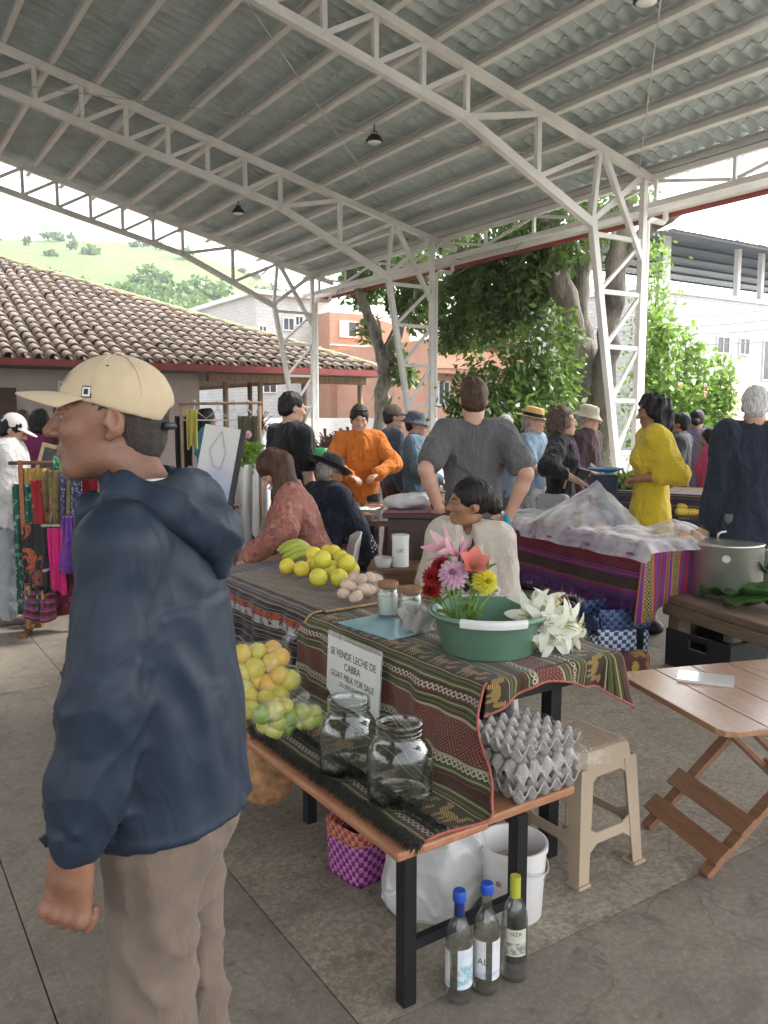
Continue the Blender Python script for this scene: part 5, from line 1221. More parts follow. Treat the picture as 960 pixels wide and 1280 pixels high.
bottle(atz(573, 1247, 0), 'empty clear bottle with blue cap, navy neck sleeve and pale blue label', 0, 1, 0); bottle(atz(607, 1236, 0), 'empty clear bottle with blue cap and split white label', 0, 2, 0); bottle(atz(642, 1220, 0), 'empty clear bottle with yellow-green cap and cream label', 0, 3, 0)
m_whitep = mat('white_bucket_plastic', (.70, .68, .66), .4, .05, 3)
bk = thing('plastic_bucket', 'white plastic bucket behind the bottles with scraps inside', 'bucket', SP(.58, .175, 0), 0)
MB().lathe([(.0001, 0), (.088, 0), (.094, .006), (.106, .225), (.111, .226), (.111, .245), (.104, .245), (.101, .22), (.088, .01), (.0001, .008)], 40).build('pail', m_whitep, bk, True, sharp=50)
P = [(.112 * math.cos(a), .112 * math.sin(a) - .01, .205 - .05 * math.sin(a * 1.0)) for a in np.linspace(-.6, 2.5, 14)]; P = [( .113 * math.cos(a + 4.4), .118 * math.sin(a + 4.4), .225 - .06 * math.sin(a / 3.14 * math.pi)) for a in np.linspace(0, 3.14, 16)]
MB().tube(P, .0025, 6).build('handle', m_cable, bk, True)
F_ = Field((-.11, -.11, .1), (.11, .11, .24), .008); F_.ell((0, 0, .13), (.09, .09, .05), 0); F_.disp(lambda P: .015 * sinnoise(P, 40, 2)); link('scraps', F_.mesh('scraps'), mat('red_scraps', (.30, .08, .06), .7, .6, 40, c2=(.5, .42, .35)), bk)
# big white sack
F_ = Field((-.26, -.24, -.02), (.26, .24, .44), .01); F_.ell((0, 0, .17), (.20, .175, .19), 0); F_.ell((-.03, 0, .06), (.20, .17, .10), .06); F_.cone((.05, .03, .28), (.1, .05, .40), .07, .035, .06); F_.plane_cut((0, 0, .001), (0, 0, -1)); F_.disp(lambda P: .014 * sinnoise(P, 16, 11) - .016 * np.maximum(0, 1 - 2.4 * np.abs(sinnoise(P * [1, 1, .4], 16, 12))) - .008 * np.maximum(0, 1 - 2.4 * np.abs(sinnoise(P, 30, 13))))
o = link('plastic_sack', F_.mesh('plastic_sack'), mat('translucent_white_plastic', (.52, .51, .50), .28, .06, 5, .3, 30, coat=.3, sss=.1)); o.location = SP(.42, .36, 0); o.scale = (.82, .82, 1.0); tag(o, 'large crinkled white plastic sack under the bench', 'sack')
# woven baskets
def check_mat(name, c1, c2, sc):
    t = NT(name); u, v = uvnodes(t); a = t.math('LESS_THAN', t.math('FRACT', t.math('DIVIDE', u, sc)), .5); b = t.math('LESS_THAN', t.math('FRACT', t.math('DIVIDE', v, sc)), .5); x = t.math('ABSOLUTE', t.math('SUBTRACT', a, b))
    t.put(t.b.inputs['Base Color'], t.mix(x, c1, c2)); t.b.inputs['Roughness'].default_value = .4; fu = t.math('PINGPONG', u, sc / 4); fv = t.math('PINGPONG', v, sc / 4); t.bump(t.math('MINIMUM', fu, fv), .8, .4); return t.m
def basket(name, label, loc, rz, w, d, h, m, mtop, sc, top_h, soft=0.0, seed=1):
    t = thing(name, label, 'basket', loc, rz); per = 2 * (w + d); 
    def wall(z0, z1, m_, nm, flare0, flare1):
        n = 60; nz = 10; V = []; UV = []
        for j in range(nz + 1):
            f = j / nz; z = z0 + (z1 - z0) * f; fl = flare0 + (flare1 - flare0) * f
            for i in range(n + 1):
                q = 4 * i / n; k = int(q) % 4; a = q - int(q); cx = [(-1 + 2 * a, -1), (1, -1 + 2 * a), (1 - 2 * a, 1), (-1, 1 - 2 * a)][k]
                l = (abs(cx[0]) ** 6 + abs(cx[1]) ** 6) ** (1 / 6); wob = soft * math.sin(5 * q + seed + 3 * f) * f
                V.append((cx[0] / l * w / 2 * fl + wob, cx[1] / l * d / 2 * fl + wob * .6, z + soft * .8 * math.sin(q * 2.4 + seed) * f)); UV.append((per * i / n, z))
        F = [(j * (n + 1) + i, j * (n + 1) + i + 1, (j + 1) * (n + 1) + i + 1, (j + 1) * (n + 1) + i) for j in range(nz) for i in range(n)]
        o = link(nm, npmesh(nm, np.array(V), F, True, UV), m_, t); md = o.modifiers.new('t', 'SOLIDIFY'); md.thickness = .004; return o
    wall(.002, h - top_h, m, 'body', .94, 1.0); wall(h - top_h + .001, h, mtop, 'rim_band', 1.0, 1.02 - soft); MB().box(-w * .45, w * .45, -d * .45, d * .45, .001, .006).build('bottom', m, t)
    return t
basket('woven_basket', 'purple and pink check woven plastic basket with orange rim under the bench', SP(.33, .66, 0), SA + R(8), .24, .20, .20, check_mat('purple_check', (.16, .015, .12), (.46, .16, .40), .038), check_mat('orange_check', (.55, .22, .06), (.30, .04, .10), .038), .038, .055)
# brown cloth bag hanging at the bench end
F_ = Field((-.14, -.12, -.02), (.16, .12, .26), .008); F_.ell((0, 0, .09), (.11, .08, .09), 0); F_.cone((.02, 0, .12), (-.05, .0, .24), .06, .02, .06); F_.plane_cut((0, 0, .001), (0, 0, -1)); F_.disp(lambda P: .010 * sinnoise(P * [1, 1, .5], 34, 2) + .004 * sinnoise(P, 90, 3)); o = link('brown_bag', F_.mesh('brown_bag'), mat('brown_mesh_bag', (.36, .19, .085), .7, .4, 30, .5, 90)); o.location = atz(352, 992, .06); o.location.z = .08; o.scale = (1.1, 1.1, 1.1)
o.location = SP(.10, 1.0, 0.16); o.scale = (1.0, 1.0, 1.1); tag(o, 'brown cloth bundle hanging under the far end of the wooden bench', 'bag')

# ------------------------------------------------------------------ folding table with booklet
m_foldtop = wood('lacquered_tabletop', (.47, .27, .155), (.33, .17, .09), .24, (1.2, 16, 16), .8); m_foldleg = wood('lacquered_leg', (.36, .19, .105), (.25, .12, .065), .4, (1.5, 12, 12), .3)
P0, e1 = Vector((.925, 3.19, 0)), Vector((.26, -.9656, 0)); ang_f = math.atan2(e1.y, e1.x)
ft = thing('folding_table', 'small folding wooden table with crossed legs and slatted top', 'table', P0, ang_f)     # local x along the near edge, y away to the right
LX, LY, TZ = .66, .86, .585
for k in range(5):
    y0, y1 = LY * k / 5 + .0015, LY * (k + 1) / 5 - .0015
    c = .05; poly = [(0, y0), (LX, y0), (LX, y1), (0, y1)]
    if k == 0: poly = [(c, y0), (c * .3, y0 + c * .3), (0, y0 + c)][::-1][:0] + [(0, y0 + c), (c * .3, y0 + c * .3), (c, y0), (LX - c, y0), (LX - c * .3, y0 + c * .3), (LX, y0 + c), (LX, y1), (0, y1)]
    if k == 4: poly = [(0, y0), (LX, y0), (LX, y1 - c), (LX - c * .3, y1 - c * .3), (LX - c, y1), (c, y1), (c * .3, y1 - c * .3), (0, y1 - c)]
    MB().prism(poly, TZ - .022, TZ).build('top_plank', m_foldtop, ft, bevel=.003)
for x in (.08, LX - .14): MB().box(x, x + .05, .06, LY - .06, TZ - .05, TZ - .0225).build('batten', m_foldleg, ft)
for k, x in enumerate((.145, LX - .16)):
    MB().beam((x, .07, 0.0), (x, LY - .2, TZ - .03), .022, .05, (1, 0, 0)).build('leg', m_foldleg, ft, bevel=.003); xx = x + (.026 if k == 0 else -.026); MB().beam((xx, LY - .07, 0), (xx, .2, TZ - .03), .022, .05, (1, 0, 0)).build('leg', m_foldleg, ft, bevel=.003)
dirn = Vector((0, LY - .27, TZ - .03)).normalized()
for (f, a, b) in ((.13, .1, LX - .115), (.30, .1, LX - .115)):
    y, z = .07 + (LY - .27) * f, (TZ - .03) * f; MB().beam((a, y - .033, z + .008), (b, y - .033, z + .008), .018, .075, tuple(dirn)).build('rail', m_foldleg, ft, bevel=.002)
d2 = Vector((0, -(LY - .27), TZ - .03)).normalized()
for f in (.18, .38): y, z = LY - .07 - (LY - .27) * f, (TZ - .03) * f; MB().beam((.17, y + .03, z), (LX - .18, y + .03, z), .018, .06, tuple(d2)).build('rail', m_foldleg, ft, bevel=.002)
bo = thing('booklet', 'closed white booklet lying on the folding table', 'booklet', atz(882, 850, TZ + .0005), ang_f + R(52)); MB().box(-.10, .10, -.06, .06, 0, .009).build('pages', m_paper, bo, bevel=.001); MB().box(-.102, .102, -.062, .062, .0092, .0105).build('cover', mat('glossy_cover', (.62, .60, .57), .15, .1, 6, coat=.6), bo)
# ------------------------------------------------------------------ people
def skin_mat(name, c):
    if name in MATS: return MATS[name]
    t = NT(name); v = t.coord('Object'); n = t.noise(v, 14, 4); k = t.noise(v, 130, 3)
    col = t.mix(t.ramp(n, [(.3, 0.0), (.75, 1.0)]), tuple(x * y for x, y in zip(c, (.82, .74, .70))), c); col = t.mix(t.ramp(k, [(.55, 0.0), (.8, .3)]), col, tuple(x * .6 for x in c))
    t.put(t.b.inputs['Base Color'], col); t.b.inputs['Roughness'].default_value = .48; t.b.inputs['Specular IOR Level'].default_value = .35
    t.b.inputs['Subsurface Weight'].default_value = .12; t.b.inputs['Subsurface Scale'].default_value = .008; t.b.inputs['Subsurface Radius'].default_value = (1, .35, .2); t.bump(k, .08, .003); return t.m
SK_TAN, SK_BROWN, SK_FAIR, SK_OLIVE = skin_mat('tan_skin', (.40, .215, .135)), skin_mat('brown_skin', (.32, .165, .095)), skin_mat('fair_skin', (.56, .34, .25)), skin_mat('olive_skin', (.46, .27, .18))
def hair_mat(name, c, gray=0.0):
    if name in MATS: return MATS[name]
    t = NT(name); v = t.coord('Object', (1, 1, .12)); n = t.noise(v, 160, 3); col = t.mix(t.ramp(n, [(.35, 0.0), (.7, 1.0)]), tuple(x * .55 for x in c), tuple(min(1, x * 1.5 + gray) for x in c))
    t.put(t.b.inputs['Base Color'], col); t.b.inputs['Roughness'].default_value = .5; t.b.inputs['Specular IOR Level'].default_value = .22; t.bump(n, .7, .006); return t.m
H_BLACK, H_DARK, H_BROWN, H_GREY, H_WHITE = hair_mat('black_hair', (.012, .010, .009)), hair_mat('dark_brown_hair', (.028, .018, .013)), hair_mat('brown_hair', (.065, .036, .022)), hair_mat('grey_hair', (.28, .26, .24)), hair_mat('white_hair', (.55, .53, .50))
def cloth(name, c, var=.12, sc=5, bump=.12, rough=.85, c2=None, fine=.08): return mat(name, c, rough, var, sc, bump, 240, c2=c2, fine=fine, sheen=.1, spec=.25, crease=.45, csc=8)
def floral(name, base, spots, scale=26, thr=.42, leaf=None):
    if name in MATS: return MATS[name]
    t = NT(name); v = t.coord('Object'); vo = t.node('ShaderNodeTexVoronoi'); t.l.new(v, vo.inputs['Vector']); vo.inputs['Scale'].default_value = scale; n = t.noise(v, scale * 2.5, 3, .6, 1.0)
    f = t.math('MULTIPLY', t.math('LESS_THAN', vo.outputs['Distance'], thr), t.math('GREATER_THAN', n, .46)); col = t.mix(f, base, t.mix(vo.outputs['Color'], spots[0], spots[1]))
    if leaf: col = t.mix(t.math('GREATER_THAN', t.noise(v, scale * .9, 2, .5, 2.0), .60), col, leaf)
    t.put(t.b.inputs['Base Color'], col); t.b.inputs['Roughness'].default_value = .8; t.bump(t.noise(v, 60, 3), .2, .004); return t.m
m_eye = None
def eye_mat():
    t = NT('eye'); v = t.coord('Object'); sp = t.node('ShaderNodeSeparateXYZ'); t.l.new(v, sp.inputs[0]); f = t.math('GREATER_THAN', sp.outputs[1], .0083); t.put(t.b.inputs['Base Color'], t.mix(f, (.36, .31, .28), (.02, .012, .008))); t.b.inputs['Roughness'].default_value = .15; return t.m
m_eye = eye_mat(); mb = MB().lathe([(.0001, -.0115)] + [(.0115 * math.sin(a), -.0115 * math.cos(a)) for a in np.linspace(.25, 2.9, 8)] + [(.0001, .0115)], 12); me_eye = bpy.data.meshes.new('eye'); me_eye.from_pydata(mb.v, [], mb.f); me_eye.polygons.foreach_set('use_smooth', np.ones(len(me_eye.polygons), bool)); me_eye.materials.append(m_eye)
m_lip = mat('lips', (.30, .10, .08), .45, .1, 20)

def V3(*a): return np.array(a, float)
def rotm(ax, a):
    return np.array(Matrix.Rotation(a, 3, ax))
def ik(sh, wr, l1, l2, pole):
    d = wr - sh; L = np.linalg.norm(d); L = min(L, (l1 + l2) * .998); d = d / (np.linalg.norm(d) + 1e-9); wr = sh + d * L
    a = (l1 * l1 - l2 * l2 + L * L) / (2 * L); hgt = math.sqrt(max(0, l1 * l1 - a * a)); p = pole - d * (pole @ d); p = p / (np.linalg.norm(p) + 1e-9); return sh + d * a + p * hgt, wr
class Person:
    def __init__(s, name_label, loc, rz, h=1.68, w=1.0, vox=.013, hv=.0065, female=False, seat=None, lean=0.0, side=0.0, head=(0, 0, 0), armL=None, armR=None, skin=SK_TAN, curlL=.45, curlR=.45, group=None, legs=None, hand_dirs=(None, None), face=True, fwdhead=.0, cat='person', lat=0.0):
        s.t = thing('person', name_label, cat, (loc[0], loc[1], loc[2] if len(loc) > 2 else 0), rz, group)
        k = s.k = h / 1.72; s.w = w; s.vox = vox; s.hv = hv; s.female = female; s.skin = skin; s.facedet = face
        pz = .93 * k if seat is None else seat + .10
        s.P = V3(0, 0, pz); T = rotm('X', -lean) @ rotm('Y', side); s.T = T
        up = lambda x, y, z: s.P + T @ V3(x * k, y * k, z * k)
        s.C = up(0, .0, .36); s.N = up(0, -.012, .53); hc = up(0, .012 + fwdhead, .675)
        s.hM = T @ rotm('Z', head[0]) @ rotm('X', head[1]) @ rotm('Y', head[2]); s.hc = hc; s.hs = .98 * k ** .5
        sw = .156 * w * (.94 if female else 1.0)
        s.shL, s.shR = up(-sw, -.012, .485), up(sw, -.012, .485); s.fwd = T @ V3(0, 1, 0); s.upv = T @ V3(0, 0, 1)
        hip = .085 * k
        s.hipL, s.hipR = s.P + V3(-hip, 0, -.02), s.P + V3(hip, 0, -.02)
        if seat is None:
            s.knL, s.knR, s.anL, s.anR = V3(-.095 * k, .02, .49 * k), V3(.095 * k, .02, .49 * k), V3(-.10 * k, -.02, .085 * k), V3(.10 * k, -.02, .085 * k)
        else:
            s.knL, s.knR, s.anL, s.anR = V3(-.11, .43 * k, pz - .01), V3(.11, .43 * k, pz - .01), V3(-.11, .40 * k, .085), V3(.11, .40 * k, .085)
        if legs: s.knL, s.anL, s.knR, s.anR = [V3(*q) for q in legs]
        l1, l2 = .29 * k, .255 * k
        dl = armL or ((-.235 * w, .05, pz - .10), (-.5, -1, 0)); dr = armR or ((.235 * w, .05, pz - .10), (.5, -1, 0))
        s.elL, s.wrL = ik(s.shL, V3(*dl[0]), l1, l2, V3(*dl[1])); s.elR, s.wrR = ik(s.shR, V3(*dr[0]), l1, l2, V3(*dr[1]))
        s.curl = (curlL, curlR); s.hd = hand_dirs; s.parts = {}
    def bounds(s, extra=.16):
        pts = np.stack([s.P, s.C, s.N, s.hc, s.shL, s.shR, s.elL, s.elR, s.wrL, s.wrR, s.knL, s.knR, s.anL, s.anR]); lo = pts.min(0) - extra; hi = pts.max(0) + extra; lo[2] = -.005; hi[2] = max(hi[2], s.hc[2] + .2); lo[1] -= .04; hi[1] += .12; return lo, hi
    # --- skin
    def hp(s, x, y, z): return s.hc + s.hM @ (V3(x, y, z) * s.hs)
    def head_prims(s, F, fat=1.0):
        hs = s.hs; M = s.hM; e = lambda c, r, k=.02, op='u', m=None: F.ell(s.hp(*c), np.array(r) * hs, k, op, M if m is None else M @ m)
        cn = lambda a, b, ra, rb, k=.012, op='u', **kw: F.cone(s.hp(*a), s.hp(*b), ra * hs, rb * hs, k, op, **kw)
        e((0, -.015, .032), (.074, .095, .086), 0); e((0, .028, -.022), (.062 * fat, .064, .085), .03)
        e((0, .030, -.07), (.050 * fat, .054, .040), .025); e((0, .066, -.098), (.024, .020, .018), .025)
        for sx in (-1, 1):
            e((sx * .037, .064, -.022), (.024, .022, .022), .02); cn((sx * .05, .0, -.075), (sx * .022, .062, -.098), .016, .014, .022)
            e((sx * .030, .094, .008), (.018, .013, .010), .012, 's'); cn((sx * .012, .089, .024), (sx * .044, .074, .024), .0085, .0075, .012)
            e((sx * .030, .0845, .0095), (.0165, .010, .0065), .006)
        cn((0, .086, .014), (0, .1105, -.026), .0085, .0125, .012)
        for sx in (-1, 1): e((sx * .0125, .098, -.030), (.0085, .010, .008), .006)
        e((0, .0875, -.058), (.023, .012, .007), .008); e((0, .0865, -.070), (.019, .012, .0075), .008); e((0, .099, -.0635), (.02, .006, .0016), .003, 's')
        for sx in (-1, 1):
            mE = rotm('Z', sx * -.35) @ rotm('X', -.18); e((sx * .078, -.012, -.004), (.0085, .018, .030), .006, 'u', mE); e((sx * .0865, -.007, .004), (.006, .0105, .019), .004, 's', mE); e((sx * .080, .006, -.006), (.006, .005, .008), .004); e((sx * .075, -.002, -.032), (.006, .009, .009), .006)
        F.cone(s.N + s.upv * -.02, s.hp(0, -.022, -.055), .058 * (.86 if s.female else 1.02) * s.k, .053 * (.86 if s.female else 1.0) * hs, .03)
    def hand(s, F, el, wr, side, curl, hd, sc=None):
        fist = curl > 1.15
        sc = (sc or getattr(s, 'hsc', 1.0)) * s.k * (.92 if s.female else 1.0); d = (wr - el); d /= np.linalg.norm(d)
        if hd is not None:
            d2, n = V3(*hd[0]), V3(*hd[1]); d = d2 / np.linalg.norm(d2)
        else: n = V3(-side, 0, 0) if abs(d[2]) > .6 else V3(0, 0, -1.0)
        n = n - d * (n @ d); n /= np.linalg.norm(n); sd_ = np.cross(n, d) * (-side); sd_ = sd_ / np.linalg.norm(sd_)
        p = lambda a, b, c: wr + (d * a + sd_ * b + n * c) * sc
        F.cone(wr - d * .02, p(.03, 0, 0), .027 * sc, .030 * sc, .015, flat=(n, .72))
        for b in (.027, .0095, -.0095, -.027):
            if fist: F.ell(p(.09, b * 1.04, -.006), (.0125 * sc,) * 3, .006)
            F.cone(p(.015, b * .7, 0), p(.085, b, 0), .014 * sc, .0125 * sc, .010)
        for i, (b, L) in enumerate(((.028, .068), (.0095, .076), (-.0095, .070), (-.028, .054))):
            q = p(.088, b * 1.05, 0); a = .45 if fist else curl * .8; 
            for (f, r0, r1) in ((.42, .0098, .0092), (.32, .0092, .0082), (.26, .0082, .0066)):
                dd = d * math.cos(a) + n * math.sin(a); q2 = q + dd * L * f * sc; F.cone(q, q2, r0 * sc, r1 * sc, .004); q = q2; a += 1.35 if fist else curl * 1.15
        q = p(.02, .026, .006); F.cone(p(.01, .014, .004), q, .016 * sc, .014 * sc, .012); a = .75 - curl * .25
        for (L, r0, r1) in ((.036, .0135, .011), (.030, .011, .0095), (.024, .0095, .007)):
            dd = d * math.cos(a) + sd_ * math.sin(a) * .8 + n * (.25 + curl * .35); dd /= np.linalg.norm(dd); q2 = q + dd * L * sc; F.cone(q, q2, r0 * sc, r1 * sc, .005); q = q2; a -= .25 + curl * .35
    def body(s, legs=True, fat=1.0):
        lo, hi = s.bounds(); r = .125; f = [[(s.hc[i] - r, s.hc[i] + r, s.hv)] for i in range(3)]
        for wr in (s.wrL, s.wrR):
            for i in range(3): f[i].append((wr[i] - .13, wr[i] + .13, max(s.hv, .006) if s.hv > .004 else s.hv))
        F = Field(lo, hi, s.vox, f); k = s.k; w = s.w; sh = s.shoulder = .97
        F.cone(s.P - s.upv * .03, s.P + s.upv * .10 * k, .14 * w, .125 * w, 0, flat=(s.fwd, .66)); F.cone(s.P + s.upv * .10 * k, s.C, .12 * w, .145 * w, .05, flat=(s.fwd, .62)); F.cone(s.shL, s.shR, .05, .05, .05); F.cone(s.N - s.upv * .03, s.C, .06, .12 * w, .04, flat=(s.fwd, .7))
        for sh_, el, wr, sd_, c, hd in ((s.shL, s.elL, s.wrL, -1, s.curl[0], s.hd[0]), (s.shR, s.elR, s.wrR, 1, s.curl[1], s.hd[1])):
            fa = .9 if s.female else 1.0; F.cone(sh_, el, .052 * k * fa, .042 * k * fa, .02); m_ = el + (wr - el) * .3; F.cone(el, m_, .040 * k * fa, .043 * k * fa, .015); F.cone(m_, wr, .043 * k * fa, .0275 * k * fa, .015); s.hand(F, el, wr, sd_, c, hd)
        if legs:
            for hp_, kn, an in ((s.hipL, s.knL, s.anL), (s.hipR, s.knR, s.anR)): F.cone(hp_, kn, .082 * k, .056 * k, .04); m_ = kn + (an - kn) * .35; F.cone(kn, m_, .052 * k, .057 * k, .02); F.cone(m_, an, .057 * k, .036 * k, .02); F.cone(an, an + V3(0, .12, -.05), .035, .03, .02)
        s.head_prims(F, fat); o = link('body', F.mesh('body'), s.skin, s.t); s.parts['body'] = o
        if s.facedet:
            for sx in (-1, 1):
                e = link('eye', me_eye, None, s.t); e.location = s.hp(sx * .030, .0815, .0085); e.rotation_euler = Matrix(s.hM.tolist()).to_euler(); e.scale = (s.hs,) * 3
        return s
    def brows(s, m):
        for sx in (-1, 1): MB().tube([s.hp(sx * .012, .0965, .0255), s.hp(sx * .028, .0935, .031), s.hp(sx * .046, .080, .027)], [.003, .0036, .0018], 6).build('eyebrow', m, s.t, True)
        return s
    # --- clothing
    def top(s, name, m, sleeve='long', infl=.016, hem=-.06, neck=.062, neckdrop=0.0, fold=.006, bust=None, seed=1, flare=0.0, vox=None, sleeve_w=1.0, opening=None, collar=0.0, extra=None, belly=0.0, fsc=16):
        lo, hi = s.bounds(.2); vox = vox or s.vox; F = Field(lo, hi, vox); k, w, i = s.k, s.w, infl; U, fw = s.upv, s.fwd
        if hem < .14: F.cone(s.P + U * (hem - .02), s.P + U * .10 * k, (.148 + flare) * w + i, .132 * w + i, 0, flat=(fw, .68))
        F.cone(s.P + U * .10 * k, s.C - U * .02, .130 * w + i, .150 * w + i, .05, flat=(fw, .66)); F.cone(s.C - U * .04, s.C + U * .06, .152 * w + i, .145 * w + i, .04, flat=(fw, .64))
        F.cone(s.shL * .93 + s.shR * .07 + U * -.005, s.shR * .93 + s.shL * .07 + U * -.005, .056 * k + i * .7, .056 * k + i * .7, .05)
        for q in (s.shL, s.shR): F.cone(s.N + U * -.025, q, .050 * k + i * .5, .050 * k + i * .6, .03)
        if belly: F.ell(s.P + U * .12 + fw * (.07 + belly * .3), (.12 * w, .06 + belly, .12), .05, 'u', s.T)
        if s.female and bust is not False:
            for sx in (-1, 1): F.ell(s.C + s.T @ V3(sx * .068 * w, .085, -.03), (.062, .055, .06), .05)
        for sh_, el, wr in ((s.shL, s.elL, s.wrL), (s.shR, s.elR, s.wrR)):
            if sleeve == 'none': continue
            sw = sleeve_w; e2 = el if sleeve != 'short' else sh_ + (el - sh_) * .72; F.cone(sh_, e2, (.058 * k + i) * (1 if sw == 1 else (1 + sw) / 2), (.048 * k + i + (.012 if sleeve == 'short' else 0)) * sw, .03)
            if sleeve in ('long', 'half'): w2 = el + (wr - el) * (.97 if sleeve == 'long' else .45); F.cone(el, w2, (.046 * k + i) * sw, (.033 * k + i * .9) * (sw if sw > 1 else 1), .02)
        if extra: extra(F)
        if hem < .14 or hem > .15: F.plane_cut(s.P + U * hem, -U)
        F.cone(s.N + U * .035, s.N + U * .16, neck, neck + .03, .015, 's')
        if neckdrop: F.cone(s.N + fw * .045 + U * .02, s.N + fw * (.10) - U * neckdrop, neck * .8, .012, .01, 's'); F.cone(s.N + fw * .12 + U * .02, s.N + fw * .16 - U * neckdrop, neck * .8, .02, .01, 's')
        if sleeve == 'short':
            pass
        fold = fold * 1.7
        if fold: F.disp(lambda P: fold * .7 * sinnoise(P * [1, 1, .55], fsc, seed) - fold * 1.3 * np.maximum(0, 1 - 2.2 * np.abs(sinnoise(P * [1, 1, .35], fsc * .75, seed + 5))) - fold * .8 * np.maximum(0, 1 - 2.2 * np.abs(sinnoise(P * [1, 1, .6], fsc * 1.7, seed + 1))))
        o = link(name, F.mesh(name), m, s.t); s.parts[name] = o; return s
    def trousers(s, m, infl=.014, fold=.006, seed=2, name='trousers', rise=.0, vox=None, cut=1.0, wide=0.0):
        lo, hi = s.bounds(.18); hi[2] = s.P[2] + .22; F = Field(lo, hi, vox or s.vox); k, i = s.k, infl
        F.cone(s.P - s.upv * .03, s.P + s.upv * rise, .142 * s.w + i, .132 * s.w + i, 0, flat=(s.fwd, .64)); F.ell(s.P + V3(0, -.03, -.04), (.12 * s.w + i, .075, .10), .04)
        for hp_, kn, an in ((s.hipL, s.knL, s.anL), (s.hipR, s.knR, s.anR)): e = kn + (an - kn) * cut; F.cone(hp_, kn, .088 * k + i, .066 * k + i + wide * .5, .03); F.cone(kn, e, .064 * k + i + wide * .5, .056 * k + i + wide, .02)
        F.plane_cut(s.P + s.upv * rise, s.upv)
        for kn, an in ((s.knL, s.anL), (s.knR, s.anR)):
            pass
        F.plane_cut((0, 0, min(s.anL[2], s.anR[2]) * .55), (0, 0, -1)); F.disp(lambda P: fold * sinnoise(P * [1, 1, .9], 13, seed) - fold * 1.3 * np.maximum(0, 1 - 2.2 * np.abs(sinnoise(P * [.7, .7, 1.3], 13, seed + 3)))); o = link(name, F.mesh(name), m, s.t); s.parts[name] = o; return s
    def skirt(s, m, hem=.35, flare=.10, infl=.02, fold=.012, nf=11, seed=1, name='skirt', up=.12):
        lo, hi = s.bounds(.28); hi[2] = s.P[2] + .25; F = Field(lo, hi, s.vox); b = V3((s.anL[0] + s.anR[0]) / 2, (s.anL[1] + s.anR[1]) / 2, hem)
        F.cone(s.P - s.upv * .02, s.P + s.upv * up, .15 * s.w + infl, .125 * s.w + infl, 0, flat=(s.fwd, .72)); F.cone(s.P - V3(0, 0, .05), b, .155 * s.w + infl, .165 * s.w + flare, .05, flat=((0, 1, 0), .8)); F.plane_cut(b, (0, 0, -1)); F.plane_cut(s.P + s.upv * up, s.upv)
        def fn(P):
            a = np.arctan2(P[:, 1] - s.P[1], P[:, 0] - s.P[0]); f = np.clip((s.P[2] - P[:, 2]) / .5, 0, 1); return fold * f * np.sin(nf * a + 2 * np.sin(P[:, 2] * 5 + seed)) + .004 * sinnoise(P, 18, seed)
        F.disp(fn, .09); o = link(name, F.mesh(name), m, s.t); return s
    def shoes(s, m):
        for an in (s.anL, s.anR):
            c = V3(an[0], an[1], 0); F = Field(c - V3(.07, .12, .002), c + V3(.07, .24, .13), .008); F.cone(c + V3(0, -.05, .045), c + V3(0, .15, .035), .042, .038, 0); F.cone(c + V3(0, -.03, .06), c + V3(0, 0, .10), .042, .04, .03); F.plane_cut((0, 0, .002), (0, 0, -1)); link('shoe', F.mesh('shoe'), m, s.t)
        return s
    def hair(s, m, style='short', seed=1, vol=1.0):
        hs = s.hs; lo = s.hc - .2; hi = s.hc + .2
        if style in ('long', 'curly', 'bob'): lo = lo - V3(.05, .12, .42 if style == 'long' else .1); hi = hi + V3(.05, .05, .0)
        if style in ('bun', 'pony'): lo = lo - V3(0.02, .1, .22 if style == 'pony' else 0.02)
        F = Field(lo, hi, s.hv * (1.0 if style in ('short', 'bald') else 1.15)); M = s.hM; e = lambda c, r, k=.02, op='u': F.ell(s.hp(*c), np.array(r) * hs, k, op, M); cn = lambda a, b, ra, rb, k=.02, op='u': F.cone(s.hp(*a), s.hp(*b), ra * hs, rb * hs, k, op)
        v = .007 * vol
        e((0, -.018, .036), (.0765 + v, .0965 + v, .0885 + v * 1.3), 0)
        if style == 'short': e((0, -.055, -.02), (.064 + v, .05 + v, .065), .02)
        # open the face, the ears and the nape
        e((0, .118, -.045), (.075, .075, .105), .012, 's'); e((0, .16, .05), (.10, .085, .06), .012, 's')
        if style in ('short',):
            for sx in (-1, 1): e((sx * .085, .012, -.035), (.03, .036, .05), .008, 's')
            e((0, -.05, -.125), (.12, .12, .05), .012, 's')
        if style == 'long':
            e((0, -.03, .02), (.088, .10, .10), .03)
            for (x, y, z) in ((-.075, .0, -.01), (.075, .0, -.01), (-.07, -.04, -.02), (.07, -.04, -.02), (-.045, -.085, -.03), (.045, -.085, -.03), (0, -.095, -.02)):
                q = s.hp(x, y, z); q1 = q + V3(x * .25, -.02 + y * .1, -.17); q2 = q1 + V3(-x * .1, .02, -.19); F.cone(q, q1, .034, .042, .04); F.cone(q1, q2, .042, .020, .04)
            e((0, .12, -.04), (.058, .07, .10), .012, 's')
        if style == 'bob' or style == 'curly':
            e((0, -.03, .015), (.092, .10, .10), .03)
            for sx in (-1, 1): cn((sx * .07, -.01, .02), (sx * .075, -.02, -.10), .034, .036, .03)
            cn((0, -.075, .0), (0, -.08, -.11), .065, .055, .04); e((0, .12, -.035), (.062, .075, .10), .012, 's')
        if style == 'curly': cn((0, -.08, -.10), (.0, -.085, -.16), .06, .03, .04)
